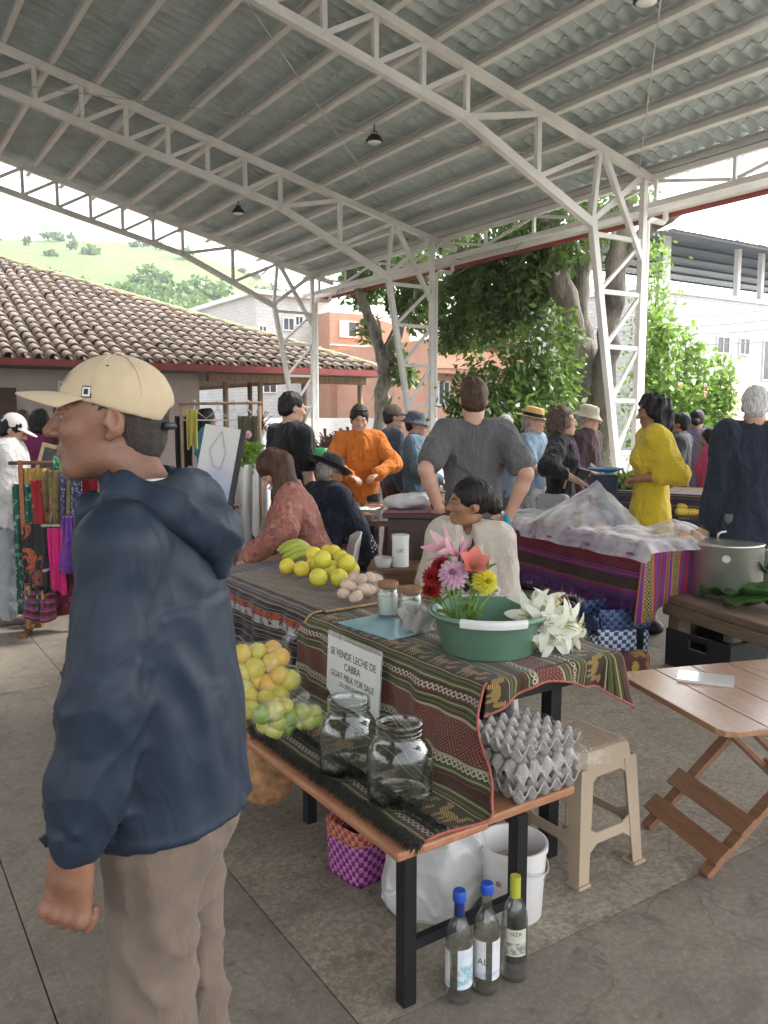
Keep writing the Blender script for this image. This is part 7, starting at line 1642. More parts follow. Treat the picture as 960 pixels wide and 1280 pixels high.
# man in orange shirt
loc, rz = at(449, 7.4), R(188)
c_orange = cloth('orange_cotton', (.50, .145, .02), .10)
p = Person('man in an orange button shirt looking down at his hands across the food stall', loc, rz, h=1.68, w=1.02, vox=.013, hv=.006, skin=SK_FAIR, head=(0, R(-16), 0), armL=((-.13, .27, 1.10), (-1, -.3, -.3)), armR=((.12, .28, 1.09), (1, -.3, -.3)))
p.body().brows(H_DARK); p.hair(H_DARK, 'short', 8, 1.6); p.top('shirt', c_orange, 'long', .02, hem=-.10, fold=.006, seed=12); p.trousers(c_dark).shoes(BOOT)
for sx in (-1, 1): MB().box(-.045, .045, -.004, .004, -.05, .05, TR(p.C + p.T @ V3(sx * .075, .128, .0)) @ Matrix.Rotation(R(8), 4, 'X')).build('pocket', c_orange, p.t)
MB().tube([p.N + p.T @ V3(-.06, .03, .02), p.N + p.T @ V3(-.03, .09, -.02), p.N + p.T @ V3(0, .10, -.05), p.N + p.T @ V3(.03, .09, -.02), p.N + p.T @ V3(.06, .03, .02)], .012, 6).build('collar', c_orange, p.t, True)
MB().tube([p.hp(.07 * math.sin(a), .07 * math.cos(a) + .0, .098 + .01 * math.cos(a)) for a in np.linspace(-1.5, 1.5, 14)], .011, 6).build('sunglasses', m_black, p.t, True)
# two men behind the stall
loc, rz = at(491, 8.5), R(-75)
p = Person('man in a brown cap and slate blue sweater facing right behind the stall', loc, rz, h=1.70, vox=.015, hv=.0075, skin=SK_OLIVE, head=(R(-5), 0, 0)); p.body(); p.hair(H_DARK, 'short'); p.hat(cloth('brown_cap', (.13, .10, .08)), 'cap'); p.top('sweater', cloth('slate_blue_knit', (.075, .09, .125)), 'long', .018, seed=5).trousers(cloth('red_brown_trousers', (.10, .045, .035))).shoes(BOOT)
loc, rz = at(519, 7.9), R(-95)
p = Person('man in a grey-blue bucket hat and light blue jacket facing right', loc, rz, h=1.63, vox=.014, hv=.007, skin=SK_OLIVE, head=(R(-8), R(-4), 0), armR=((.16, .22, 1.0), (.8, -.4, -.2))); p.body(); p.hair(H_BLACK, 'short'); p.hat(cloth('slate_hat', (.075, .085, .11)), 'bucket'); p.top('jacket', cloth('light_blue_fleece', (.085, .15, .20)), 'long', .022, seed=6, hem=-.1).trousers(c_dark).shoes(BOOT)
# people behind the netted table
loc, rz = at(633, 8.2), R(25)
p = Person('grey-haired person in a pale blue top partly hidden behind the grey T-shirt', loc, rz, h=1.60, vox=.015, hv=.0075, skin=SK_FAIR, head=(R(-50), 0, 0)); p.body(); p.hair(H_GREY, 'short'); p.top('shirt', cloth('pale_blue_cotton', (.24, .32, .40)), 'short', .02).trousers(c_greyt).shoes(BOOT)
loc, rz = at(666, 7.6), R(-118)
p = Person('person in a straw hat with a dark band and light blue shirt', loc, rz, h=1.66, vox=.014, hv=.007, skin=SK_FAIR, head=(R(10), R(-6), 0), armR=((.10, .22, 1.12), (.8, -.3, -.4)), armL=((-.16, .24, 1.0), (-.8, -.3, -.4))); p.body(); p.hair(H_GREY, 'short'); p.hat(mat('straw', (.50, .34, .12), .8, .2, 60, .3, 120), 'fedora', c_black); p.top('shirt', cloth('light_blue_shirt', (.20, .29, .38)), 'short', .024, seed=8, hem=-.14); p.skirt(floral('pale_floral_skirt', (.42, .40, .38), ((.12, .10, .12), (.3, .3, .32)), 20), .3, .10); p.shoes(BOOT)
loc, rz = at(703, 6.85), R(-112)
p = Person('woman with curly hair in a black dress and purple scarf holding a wallet', loc, rz, h=1.66, w=1.05, vox=.012, hv=.006, female=True, skin=SK_FAIR, head=(R(12), R(2), 0), armL=(tl(loc, rz, 738, 592, 6.75), (-.7, -.4, -.5)), armR=(tl(loc, rz, 722, 601, 6.5), (.8, -.3, -.4)))
p.body().brows(H_BROWN); p.hair(hair_mat('greying_brown_hair', (.09, .06, .045)), 'curly', 9, 1.4); p.top('dress_top', c_black, 'half', .016, hem=-.05, seed=3, neckdrop=.08, sleeve_w=1.2); p.skirt(c_black, .32, .09); p.shoes(BOOT)
F = Field(p.N - .22, p.N + .2, .011); sc_m = cloth('purple_scarf', (.045, .018, .055), .4, 20, .5)
for sx in (-1, 1): F.cone(p.N + p.T @ V3(sx * .10, -.02, -.01), p.N + p.T @ V3(sx * .085, .08, -.06), .035, .04, .03); F.cone(p.N + p.T @ V3(sx * .085, .08, -.06), p.N + p.T @ V3(sx * .02, .14, -.17), .04, .025, .03)
F.cone(p.N + p.T @ V3(-.10, -.02, -.01), p.N + p.T @ V3(.10, -.02, -.01), .035, .035, .03); F.cone(p.N, p.N + V3(0, 0, .2), .062, .08, .01, 's'); F.disp(lambda P: .007 * sinnoise(P, 40, 3)); link('scarf', F.mesh('scarf'), sc_m, p.t)
MB().tube([p.N + p.T @ V3(.11, .0, .0), p.C + p.T @ V3(.17, .09, -.1), p.P + p.T @ V3(.20, .06, .12)], .010, 6).build('bag_strap', mat('grey_strap', (.35, .34, .32), .7), p.t, True)
tb2 = thing('shoulder_bag', 'grey patterned shoulder bag hanging at the side of the woman in black', 'bag', tuple(aty(690, 640, 6.6)), R(-20)); F = Field((-.16, -.08, -.17), (.16, .08, .17), .01); F.box((0, 0, 0), (.13, .045, .14), .03, 0); F.disp(lambda P: .01 * sinnoise(P, 20, 2)); link('pouch', F.mesh('pouch'), floral('grey_bag_print', (.30, .30, .31), ((.08, .08, .1), (.5, .5, .5)), 22), tb2)
wl2 = MB().box(-.06, .06, -.018, .018, -.04, .04).build('wallet', m_black, bevel=.006); wl2.location = aty(728, 592, 6.55); wl2.rotation_euler = (.3, .2, .5); tag(wl2, 'small black wallet in the hands of the woman in black', 'wallet')
rp = MB().tube([aty(738, 580, 6.5), aty(764, 601, 6.45)], .012, 10).build('paper_roll', m_paper, smooth=True); tag(rp, 'thin white paper roll held by the woman in black', 'paper')
loc, rz = at(735, 7.7), R(-130)
p = Person('older man in a beige sun hat standing before the tree trunk', loc, rz, h=1.69, vox=.014, hv=.007, skin=SK_FAIR, head=(R(20), R(-8), 0)); p.body(); p.hair(H_GREY, 'short'); p.hat(cloth('beige_canvas', (.42, .38, .28)), 'bucket'); p.top('jacket', cloth('dark_red_jacket', (.05, .025, .03)), 'long', .02, seed=4).trousers(c_greyt).shoes(BOOT)
# woman in the yellow dress
loc, rz = at(817, 6.05), R(82)
c_yel = mat('yellow_cotton', (.60, .44, .025), .85, .10, 6, .25, 200, fine=.10, sheen=.15, crease=.45, csc=7)
p = Person('woman in a loose mustard yellow dress with black hair and earrings, hands clasped', loc, rz, h=1.75, w=1.0, vox=.0115, hv=.0055, female=True, skin=SK_BROWN, head=(R(6), R(-10), 0), armL=(tl(loc, rz, 800, 598, 5.9), (-.5, -.8, -.5)), armR=(tl(loc, rz, 798, 596, 6.15), (.7, -.6, -.5)), curlL=.8, curlR=.8)
p.body().brows(H_BLACK); p.hair(H_BLACK, 'curly', 12, 1.3); p.top('dress_top', c_yel, 'half', .024, hem=-.02, seed=8, neckdrop=.05, sleeve_w=1.08, fold=.007); p.skirt(c_yel, .38, .12, .024, .018, 13, 2, 'dress_skirt'); p.shoes(BOOT)
for sx in (-1, 1): MB().lathe([(.0001, -.02), (.009, -.012), (.006, 0), (.0001, .012)], 10, tuple(p.hp(sx * .082, .0, -.055))).build('earring', m_paper, p.t, True)
MB().tube([p.wrL + (p.elL - p.wrL) * .25 + V3(.0, .032 * math.cos(a), .032 * math.sin(a)) for a in np.linspace(0, 6.28, 14)], .005, 6).build('bracelet', mat('brown_bracelet', (.2, .06, .03), .5), p.t, True)
# white-haired man at the right
loc, rz = at(944, 5.35), R(-12)
p = Person('white-haired man in a dark navy jacket and grey trousers with his back turned', loc, rz, h=1.78, w=1.02, vox=.0125, hv=.006, skin=SK_FAIR, head=(R(-12), R(-6), 0)); p.body(fat=1.05); p.hair(H_WHITE, 'short', 7); p.top('jacket', cloth('dark_navy_jacket', (.022, .026, .042), .1, 4, .15), 'long', .032, hem=-.18, fold=.007, seed=11, flare=.04).trousers(c_greyt, .012).shoes(BOOT)
# figures further back at the right
loc = at(851, 9.0); p = Person('dark-haired person in a dark top behind the yellow dress', loc, R(60), h=1.62, vox=.016, hv=.008, skin=SK_BROWN, head=(0, 0, 0)); p.body(); p.hair(H_BLACK, 'short', 3, 1.5); p.top('shirt', cloth('charcoal_top', (.05, .05, .06)), 'long', .02).trousers(c_dark)
loc = at(872, 9.6); p = Person('dark-haired woman in a grey-violet dress with her back turned', loc, R(5), h=1.66, vox=.016, hv=.008, female=True, skin=SK_OLIVE, head=(R(-30), 0, 0)); p.body(); p.hair(H_BLACK, 'bun', 3); p.top('dress_top', cloth('grey_violet', (.11, .10, .13)), 'short', .02).skirt(cloth('grey_violet', (.11, .10, .13)), .4, .1)
loc = at(890, 8.6); p = Person('child-sized person in a bright pink top near the far produce stall', loc, R(70), h=1.45, vox=.015, hv=.008, female=True, skin=SK_BROWN, head=(0, R(-8), 0)); p.body(); p.hair(H_BLACK, 'bob', 3); p.top('shirt', cloth('pink_cotton', (.48, .06, .13)), 'long', .02).trousers(c_dark)
# left edge
loc, rz = at(4, 6.3), R(-72)
c_sweat = mat('white_sweatshirt', (.50, .49, .48), .9, .08, 6, .3, 160, fine=.08, sheen=.15, crease=.45, csc=6)
p = Person('woman in a white cap, white sweatshirt and grey jeans browsing the textile rack', loc, rz, h=1.60, w=1.12, vox=.0125, hv=.006, female=True, skin=SK_OLIVE, head=(R(-6), R(-18), 0), lean=R(5), armR=((.20, .16, .86), (.6, -.7, 0))); p.body(); p.hair(H_BLACK, 'short', 4, 1.3); p.hat(mat('white_cap_cotton', (.62, .60, .56), .9, .05, 8), 'cap'); p.top('sweatshirt', c_sweat, 'long', .032, hem=-.10, fold=.008, seed=3, bust=False, sleeve_w=1.12, flare=.035).trousers(cloth('pale_grey_jeans', (.27, .28, .30), .12, 9), .022).shoes(mat('brown_shoe', (.14, .10, .085), .7))
MB().tube([p.N + p.T @ V3(.10, -.05, .0), p.N + p.T @ V3(.12, .05, .0), p.C + p.T @ V3(.17, .08, -.05), p.P + p.T @ V3(.2, .06, .02)], .012, 6).build('bag_strap', c_navy, p.t, True)
loc = at(48, 8.2); p = Person('person in a magenta top with dark hair behind the easel', loc, R(20), h=1.66, vox=.015, hv=.0075, female=True, skin=SK_OLIVE, head=(R(30), R(-10), 0)); p.body(); p.hair(H_BLACK, 'bob', 2); p.top('shirt', cloth('magenta_cotton', (.17, .025, .085)), 'long', .024, sleeve_w=1.1).trousers(c_dark)
loc = at(80, 7.8); p = Person('woman in a maroon top with tied back dark hair facing left', loc, R(88), h=1.72, vox=.014, hv=.007, female=True, skin=SK_OLIVE, head=(R(6), R(-6), 0)); p.body(); p.hair(H_DARK, 'pony', 2); p.top('shirt', cloth('maroon_cotton', (.055, .012, .022)), 'long', .024, sleeve_w=1.1).trousers(c_dark)
loc = at(28, 9.6); p = Person('person with brown hair far behind the white cap', loc, R(40), h=1.66, vox=.016, hv=.008, skin=SK_OLIVE); p.body(); p.hair(H_BROWN, 'short', 2); p.top('shirt', cloth('grey_brown_top', (.10, .09, .085)), 'long', .02).trousers(c_dark)
loc = at(258, 9.6); p = Person('dark-haired person in a turquoise top behind the hanger rail', loc, R(-60), h=1.68, vox=.015, hv=.0075, skin=SK_BROWN); p.body(); p.hair(H_BLACK, 'bob', 2); p.top('shirt', cloth('turquoise_cotton', (.03, .22, .28)), 'short', .024).trousers(c_dark)
loc, rz = at(296, 6.3), R(105); p = Person('seated woman in a dark red dotted blouse and black skirt beside the flowers', loc, rz, h=1.62, vox=.014, hv=.007, female=True, seat=.50, skin=SK_FAIR, lean=R(14), head=(0, R(-20), 0), armL=((-.18, .34, .72), (-.5, -.7, -.4)), armR=((.18, .34, .72), (.5, -.7, -.4))); p.body(); p.hair(H_BROWN, 'bob', 2); p.top('blouse', floral('maroon_dots', (.075, .02, .03), ((.35, .2, .2), (.2, .08, .1)), 60, .35), 'long', .024, sleeve_w=1.15); p.skirt(c_black, .12, .16)
# ------------------------------------------------------------------ the netted bread table
MG, PU, RE = (.30, .03, .16), (.16, .03, .22), (.38, .02, .05)
mag_bands = [(.02, PU), (.006, (.02, .02, .06)), (.012, MG), (.006, (.45, .18, .35)), (.012, PU), (.006, (.02, .02, .08)), (.075, RE), (.006, (.02, .02, .08)), (.014, MG), (.01, PU), (.006, (.4, .1, .3)), (.015, (.20, .02, .12)), (.07, (.05, .03, .03)), (.008, (.32, .12, .06)), (.02, MG), (.03, PU)]
m_magenta = stripes('magenta_aguayo', mag_bands, zig=[(.075, .14, .05, (.05, .015, .03)), (.20, .26, .04, (.10, .05, .03))])
m_magvert = stripes('magenta_aguayo_side', [(.02, PU), (.008, (.5, .2, .05)), (.05, (.06, .05, .03)), (.008, (.5, .25, .05)), (.02, RE), (.03, PU), (.006, (.03, .03, .1)), (.025, RE), (.006, (.03, .03, .1)), (.03, PU), (.008, (.45, .16, .04)), (.01, (.2, .06, .03)), (.008, (.45, .16, .04))], zig=[(.028, .078, .035, (.40, .30, .12))])
C0 = Vector((1.63, 5.12, 0)); ua = Vector((-.44, .898, 0)); NT_A = math.atan2(-ua.x, ua.y)      # local y along the front edge away from us, local x to the right/back
nt = thing('bread_table', 'long table with black legs standing under the magenta striped cloth', 'table', C0, NT_A)
NL, NW_ = 1.75, .62
MB().box(0, NW_, 0, NL, .70, .735).build('tabletop', m_benchend, nt)
for x, y in ((.06, .08), (NW_ - .06, .08), (.06, NL - .1), (NW_ - .06, NL - .1)): MB().box(x - .025, x + .025, y - .025, y + .025, 0, .699).build('leg', m_blacksteel, nt)
ct = thing('magenta_tablecloth', 'magenta and red striped woven cloth with fringe over the bread table', 'tablecloth', C0, NT_A)
V = []; UV = []; na, nb = 90, 30
def pl_(f, ln): return None
for i in range(na + 1):
    y = -.02 + (NL + .02) * i / na
    for j in range(nb + 1):
        d = j / nb * .94; drop = d - .64
        if drop <= 0: x, z = NW_ - d * 1.0, .740
        else:
            x, z = -.022 - .02 * math.sin(5 * y + 1) * drop / .3 - .012 * math.sin(17 * y) * drop / .3, .738 - drop * (1 + .10 * math.sin(2.2 * y))
        V.append((x + (.0 if drop <= 0 else .0), y, z)); UV.append((y, d))
F = np.array([(i * (nb + 1) + j, (i + 1) * (nb + 1) + j, (i + 1) * (nb + 1) + j + 1, i * (nb + 1) + j + 1) for i in range(na) for j in range(nb)]); V = np.array(V)
o = link('front_drop', npmesh('front_drop', V, F, True, np.array(UV) + [0, .02]), m_magenta, ct); md = o.modifiers.new('t', 'SOLIDIFY'); md.thickness = .004
ed = V.reshape(na + 1, nb + 1, 3)[:, -1]; fringe('fringe', mat('violet_fringe', (.12, .04, .16), .9, .3, 30), [tuple(q) for q in ed], .09, 1500, 3, ct, (0, 0, -1), .12)
V = []; UV = []
for i in range(61):
    x = -.03 + (NW_ + .03) * i / 60
    for j in range(21):
        dl = (.34 + .10 * max(0, 1 - x / .25) - .06 * x); d = dl * j / 20; V.append((x - .03 * max(0, 1 - x / .2) * d / .3, -.024 - .02 * math.sin(14 * x + 1) * d / .3 - .015 * math.sin(31 * x) * d / .3, .742 - d)); UV.append((d, x + .02))
F = np.array([(i * 21 + j, i * 21 + j + 1, (i + 1) * 21 + j + 1, (i + 1) * 21 + j) for i in range(60) for j in range(20)]); o = link('end_drop', npmesh('end_drop', np.array(V), F, True, UV), m_magvert, ct); md = o.modifiers.new('t', 'SOLIDIFY'); md.thickness = .004
# loaves and bags on it, then the net
def Np(x, y, z): return C0 + RZ(NT_A) @ Vector((x, y, z))
m_crust = mat('bread_crust', (.42, .22, .09), .8, .3, 12, .3, 40)
rb = np.random.default_rng(5)
for k in range(9):
    x, y = rb.uniform(.12, .5), .12 + k * .17; a, b, h_ = rb.uniform(.07, .11), rb.uniform(.05, .075), rb.uniform(.035, .06)
    mb = MB().lathe([(.0001, 0), (.9, 0), (1, .25), (.85, .7), (.45, .95), (.0001, 1)], 16); mb.v = [(p_[0] * a, p_[1] * b, p_[2] * h_ * 1.6) for p_ in mb.v]; o = mb.build('bread_loaf', m_crust, smooth=True); o.location = Np(x, y, .745); o.rotation_euler = (0, 0, rb.uniform(0, 3)); tag(o, 'brown bread loaf lying under the white net', 'bread', 'loaves under the net')
def net_mat():
    t = NT('white_tulle'); v = t.coord('Object'); n = t.noise(v, 5, 3, .5, .6); t.put(t.b.inputs['Base Color'], (.95, .95, .98)); t.b.inputs['Roughness'].default_value = .8; lw = t.node('ShaderNodeLayerWeight')
    a_ = t.math('MULTIPLY_ADD', t.math('POWER', lw.outputs['Facing'], 1.6), .65, .10); t.put(t.b.inputs['Alpha'], t.math('ADD', a_, t.math('MULTIPLY', t.ramp(n, [(.42, 0.0), (.68, 1.0)]), .28), clamp=True)); return t.m
V = []; na, nb = 90, 70
for i in range(na + 1):
    for j in range(nb + 1):
        a, b = i / na, j / nb; x, y = -.06 + (NW_ + .14) * a, -.10 + (NL + .05) * b
        pk = lambda cx, cy, h_, w_: h_ * max(0, 1 - math.hypot(x - cx, (y - cy)) / w_) ** 1.0
        z = .80 + .02 * math.sin(7 * x + 3) * math.sin(6 * y) + max(pk(.40, .95, .30, .42), pk(.25, .35, .07, .25), pk(.45, .2, .10, .25), pk(.3, 1.45, .06, .3), pk(.2, .8, .05, .2))
        z += .012 * abs(math.sin(22 * x + 4 * math.sin(5 * y))) + .010 * abs(math.sin(26 * y + 5 * math.sin(4 * x)))
        e_ = min(a, 1 - a) * (NW_ + .1); e2 = min(b, 1) * (NL); s_ = min(1, min(e_, e2 + .02) / .08); z = (.752 if min(a, b) > .04 else .735) * (1 - s_) + z * s_ - (.035 if (a < .06 and b < .75) else 0)
        V.append((x + .02 * math.sin(15 * y), y + .02 * math.sin(14 * x), z))
F = np.array([(i * (nb + 1) + j, (i + 1) * (nb + 1) + j, (i + 1) * (nb + 1) + j + 1, i * (nb + 1) + j + 1) for i in range(na) for j in range(nb)]); o = link('net_cover', npmesh('net_cover', np.array(V), F, True), net_mat()); o.location = C0; o.rotation_euler = (0, 0, NT_A); tag(o, 'crumpled white tulle net peaked over the bread table', 'net')
pk_ = MB().tube([Np(.40, .95, .741), Np(.40, .95, 1.07)], .02, 8).build('net_prop', m_post, smooth=True); tag(pk_, 'upright prop holding up the peak of the white net', 'prop')
# small sign of cards inside the net
cd = MB().box(-.05, .05, -.002, .002, 0, .12).build('price_card', mat('pink_print', (.62, .45, .45), .6, .3, 60)); cd.location = Np(.33, .82, .745); cd.rotation_euler = (R(-15), 0, NT_A + 1.2); tag(cd, 'small pink printed card under the net peak', 'card')
# clear bags of bread at the end of the table
for k, (x, y) in enumerate(((.50, .06), (.58, .22), (.40, .02))):
    c = Np(x, y, .80); sp_ = [(tuple(c + Vector((rb.uniform(-.05, .05), rb.uniform(-.05, .05), rb.uniform(-.02, .03)))), .045) for _ in range(4)]
    t_ = thing('bread_bag', 'clear bag of rolls at the end of the bread table', 'bag', (0, 0, 0), 0, 'bags of rolls')
    for q, r in sp_: lo_ = MB().lathe([(.0001, -.9), (.7, -.6), (1, 0), (.7, .6), (.0001, .9)], 10); lo_.v = [(u_[0] * r, u_[1] * r, u_[2] * r) for u_ in lo_.v]; lo_.xf(TR(q)).build('roll', m_crust, t_, True)
    wrapbag(t_, sp_, .012, 50 + k, 'film', MATS['tray_film'])
# blue and white check bag under the table
basket('woven_shopper', 'large blue and white check woven shopper under the bread table corner', tuple(atz(766, 826, 0)), R(20), .43, .26, .37, check_mat('blue_check', (.03, .06, .17), (.52, .55, .58), .05), check_mat('navy_check', (.02, .03, .09), (.07, .12, .25), .05), .05, .13, .03, 2)
m_batik = floral('brown_yellow_batik', (.10, .035, .03), ((.42, .30, .05), (.2, .05, .04)), 7, .5)
F_ = Field((-.17, -.12, -.01), (.17, .12, .16), .01); F_.box((0, 0, .06), (.13, .08, .06), .03, 0); F_.disp(lambda P: .014 * sinnoise(P, 18, 5)); o = link('patterned_bundle', F_.mesh('patterned_bundle'), m_batik); o.location = atz(786, 838, 0); tag(o, 'brown and yellow patterned cloth bundle beside the blue shopper', 'bundle')

# ------------------------------------------------------------------ wooden bench with the pot
m_oldwood = wood('old_grey_wood', (.25, .17, .11), (.15, .10, .065), .8, (14, 1.2, 14))
B0 = Vector((1.83, 5.22, 0)); bd = Vector((.34, -.94, 0)); WB_A = math.atan2(-bd.x, bd.y)      # local y along the front edge toward us
ob2 = thing('timber_bench', 'heavy weathered timber bench carrying the steel pot', 'bench', B0, WB_A)
MB().box(-.54, .0, -.04, 1.5, .40, .45).build('seat', m_oldwood, ob2, bevel=.008); MB().box(-.04, .012, -.03, 1.5, .325, .399).build('rail', m_oldwood, ob2, bevel=.006)
for x, y in ((-.07, .04), (-.5, .04), (-.07, 1.4), (-.5, 1.4)): MB().box(x - .05, x + .05, y - .05, y + .05, 0, .3995).build('leg', m_oldwood, ob2, bevel=.008)
m_steel = mat('brushed_steel', (.60, .585, .55), .40, .08, 4, .08, 6, metal=.92, stretch=(1, 1, 40))
pot = thing('cooking_pot', 'large lidded stainless steel cooking pot on the timber bench', 'pot', atz(905, 741, .452), 0)
pr, ph_ = .228, .325
MB().lathe([(.0001, 0), (pr * .96, 0), (pr, .015), (pr, ph_), (pr * 1.015, ph_ + .004), (pr * .98, ph_ + .004)], 56).build('body', m_steel, pot, True, sharp=50)
MB().lathe([(pr * 1.02, ph_ + .005), (pr * 1.03, ph_ + .012), (pr * .99, ph_ + .018), (pr * .6, ph_ + .03), (.0001, ph_ + .034)], 56).build('lid', m_steel, pot, True)
MB().tube([(-.06, 0, ph_ + .03), (-.055, 0, ph_ + .065), (-.03, 0, ph_ + .078), (.03, 0, ph_ + .078), (.055, 0, ph_ + .065), (.06, 0, ph_ + .03)], .009, 8).build('lid_handle', m_steel, pot, True)
for sx in (-1, 1): MB().tube([(sx * pr, -.06, ph_ - .035), (sx * (pr + .055), -.05, ph_ - .015), (sx * (pr + .06), .05, ph_ - .015), (sx * pr, .06, ph_ - .035)], .008, 8).build('side_handle', m_steel, pot, True)
sk = [((pr + .001) * math.cos(a), (pr + .001) * math.sin(a), z) for a, z in [(-1.95 + .11 * math.cos(q), ph_ * .80 + .024 * math.sin(q)) for q in np.linspace(0, 6.28, 18)[:-1]]]; link('sticker', npmesh('sticker', sk, [tuple(range(17))]), mat('worn_sticker', (.55, .52, .46), .6), pot)
m_bleaf = leaf_mat('banana_leaf', (.10, .20, .05), (.05, .11, .03), .2)
def bleaf(px_, py_, ln, w, az, seed, label, z=.46, lift=.06):
    rg = np.random.default_rng(seed); V = []; na, nb = 24, 8
    for i in range(na + 1):
        a = i / na; ww = w * math.sin(math.pi * (.06 + .9 * a)) ** .6
        for j in range(nb + 1):
            b = j / nb * 2 - 1; V.append((a * ln - ln / 2, b * ww, lift * math.sin(a * 3) + .05 * abs(b) ** 1.5 * (1 + .6 * math.sin(9 * a + seed)) + .015 * math.sin(20 * a + 4 * b)))
    F = np.array([(i * (nb + 1) + j, (i + 1) * (nb + 1) + j, (i + 1) * (nb + 1) + j + 1, i * (nb + 1) + j + 1) for i in range(na) for j in range(nb)]); o = link('banana_leaf', npmesh('banana_leaf', np.array(V), F, True), m_bleaf); o.location = atz(px_, py_, z); o.rotation_euler = (0, 0, az); md = o.modifiers.new('t', 'SOLIDIFY'); md.thickness = .003; tag(o, label, 'leaf', 'banana leaves on the bench')
bleaf(925, 752, .46, .13, R(-35), 1, 'broad dark banana leaf spread flat before the pot'); bleaf(950, 735, .40, .12, R(-60), 2, 'curled banana leaf lying on top of the flat one', .50, .12); bleaf(960, 760, .5, .14, R(-20), 3, 'banana leaf drooping at the bench edge', .465, .03)
# crate and bags under the bench
def crate(label, p, rz, w, d, h, m):
    t = thing('plastic_crate', label, 'crate', p, rz); MB().box(-w / 2, w / 2, -d / 2, d / 2, .002, .012).build('base', m, t)
    for sx, sy, a, b in ((0, -1, w, .012), (0, 1, w, .012), (-1, 0, .012, d), (1, 0, .012, d)):
        x, y = sx * (w / 2 - .006), sy * (d / 2 - .006); mb = MB(); mb.box(x - a / 2, x + a / 2, y - b / 2, y + b / 2, .012, h * .62)
        if sy: mb.box(x - a / 2, x - .07, y - b / 2, y + b / 2, h * .6201, h); mb.box(x + .07, x + a / 2, y - b / 2, y + b / 2, h * .6201, h); mb.box(x - .0699, x + .0699, y - b / 2, y + b / 2, h * .86, h)
        else: mb.box(x - a / 2, x + a / 2, y - b / 2 + .0121, y + b / 2 - .0121, h * .6201, h)
        mb.build('side', m, t)
    return t
m_crate = mat('black_crate', (.02, .02, .022), .5, .2, 10)
crate('black plastic crate with a hand hole under the timber bench', tuple(atz(893, 838, 0)), R(-62), .5, .34, .24, m_crate)
F_ = Field((-.2, -.16, -.01), (.2, .16, .2), .011); F_.ell((0, 0, .07), (.16, .12, .09), 0); F_.disp(lambda P: .012 * sinnoise(P, 16, 4)); F_.plane_cut((0, 0, .001), (0, 0, -1)); o = link('pale_bag', F_.mesh('pale_bag'), mat('pale_sack_plastic', (.50, .47, .42), .5, .1, 8, .2, 40)); o.location = atz(930, 842, 0) + Vector((.0, .02, .02)); tag(o, 'pale plastic bag beside the black crate under the bench', 'bag')
o = link('violet_bag', F_.mesh('violet_bag'), cloth('violet_cloth', (.16, .05, .22))); o.location = atz(868, 800, .0) + Vector((.15, .5, 0)); o.scale = (.7, .7, .9); tag(o, 'violet cloth bag behind the timber bench', 'bag')

# ------------------------------------------------------------------ far produce stall
ps = thing('produce_stall', 'far produce stall draped in dark checked cloth', 'stall', tuple(Vector((*at(815, 8.2), 0))), NT_A - R(62))
m_check2 = stripes('dark_plaid', [(.03, (.03, .05, .09)), (.008, (.25, .06, .10)), (.02, (.04, .07, .06)), (.006, (.35, .30, .2)), (.03, (.10, .03, .10))])
V = [(-.9, -.4, 0.05), (.9, -.4, .05), (.9, -.4, .88), (-.9, -.4, .88), (.9, .4, .88), (-.9, .4, .88)]; link('draped_table', npmesh('draped_table', np.array(V), [(0, 1, 2, 3), (3, 2, 4, 5)], False, [(-.9, 0), (.9, 0), (.9, .83), (-.9, .83), (.9, 1.6), (-.9, 1.6)]), m_check2, ps)
MB().box(-.88, .88, -.38, .38, .80, .878).build('tabletop', m_benchend, ps); [MB().box(x - .03, x + .03, y - .03, y + .03, 0, .799).build('leg', m_blacksteel, ps) for x in (-.8, .8) for y in (-.3, .3)]
V, F = leaves_np(cloud([((x, y, .95), (.16, .12, .08), 1) for x, y in ((-.7, -.2), (-.45, 0), (-.2, -.2), (.05, .05), (-.6, .2))], np.random.default_rng(3), .1, 160), .1, np.random.default_rng(3), .6); g_ = link('leafy_greens', npmesh('leafy_greens', V, F), m_leafmid); g_.location = ps.location; g_.rotation_euler = ps.rotation_euler; tag(g_, 'heap of leafy greens on the far produce stall', 'greens', kind='stuff')
for k in range(40):
    r_, c_ = divmod(k, 10); fruit(fm_orange, 'orange', Vector(aty(848 + c_ * 4.2 + (r_ % 2) * 2, 640 - r_ * 6.5, 7.55 + r_ * .07)), .85, 'small orange in the tilted display behind the yellow dress', 'orange', 'oranges on the far stall')
dp = thing('fruit_display', 'slanted crate holding the rows of oranges by the white-haired man', 'crate', tuple(Vector((*at(868, 7.75), 0))), R(10)); MB().box(-.25, .25, -.10, .2, 0, .60).build('plinth', m_check2, dp); MB().beam((0, -.16, .66), (0, .16, .90), .42, .03).build('tray', m_oldwood, dp)
pt = MB().lathe([(.0001, 0), (.06, .0), (.14, .025), (.138, .03), (.058, .006), (.0001, .005)], 28).build('blue_plate', mat('blue_enamel', (.03, .12, .30), .3), smooth=True); pt.location = aty(757, 590, 6.2); tag(pt, 'shallow blue plate held out toward the woman in yellow', 'plate')
hp_ = MB()
bt_ = thing('plate_stand', 'dark cloth-covered stand below the blue plate', 'stand', tuple(Vector((*at(757, 6.25), 0)))); MB().box(-.09, .09, -.09, .09, 0, float(hz(592, 6.2)) - .01).build('column', m_check2, bt_, bevel=.02)

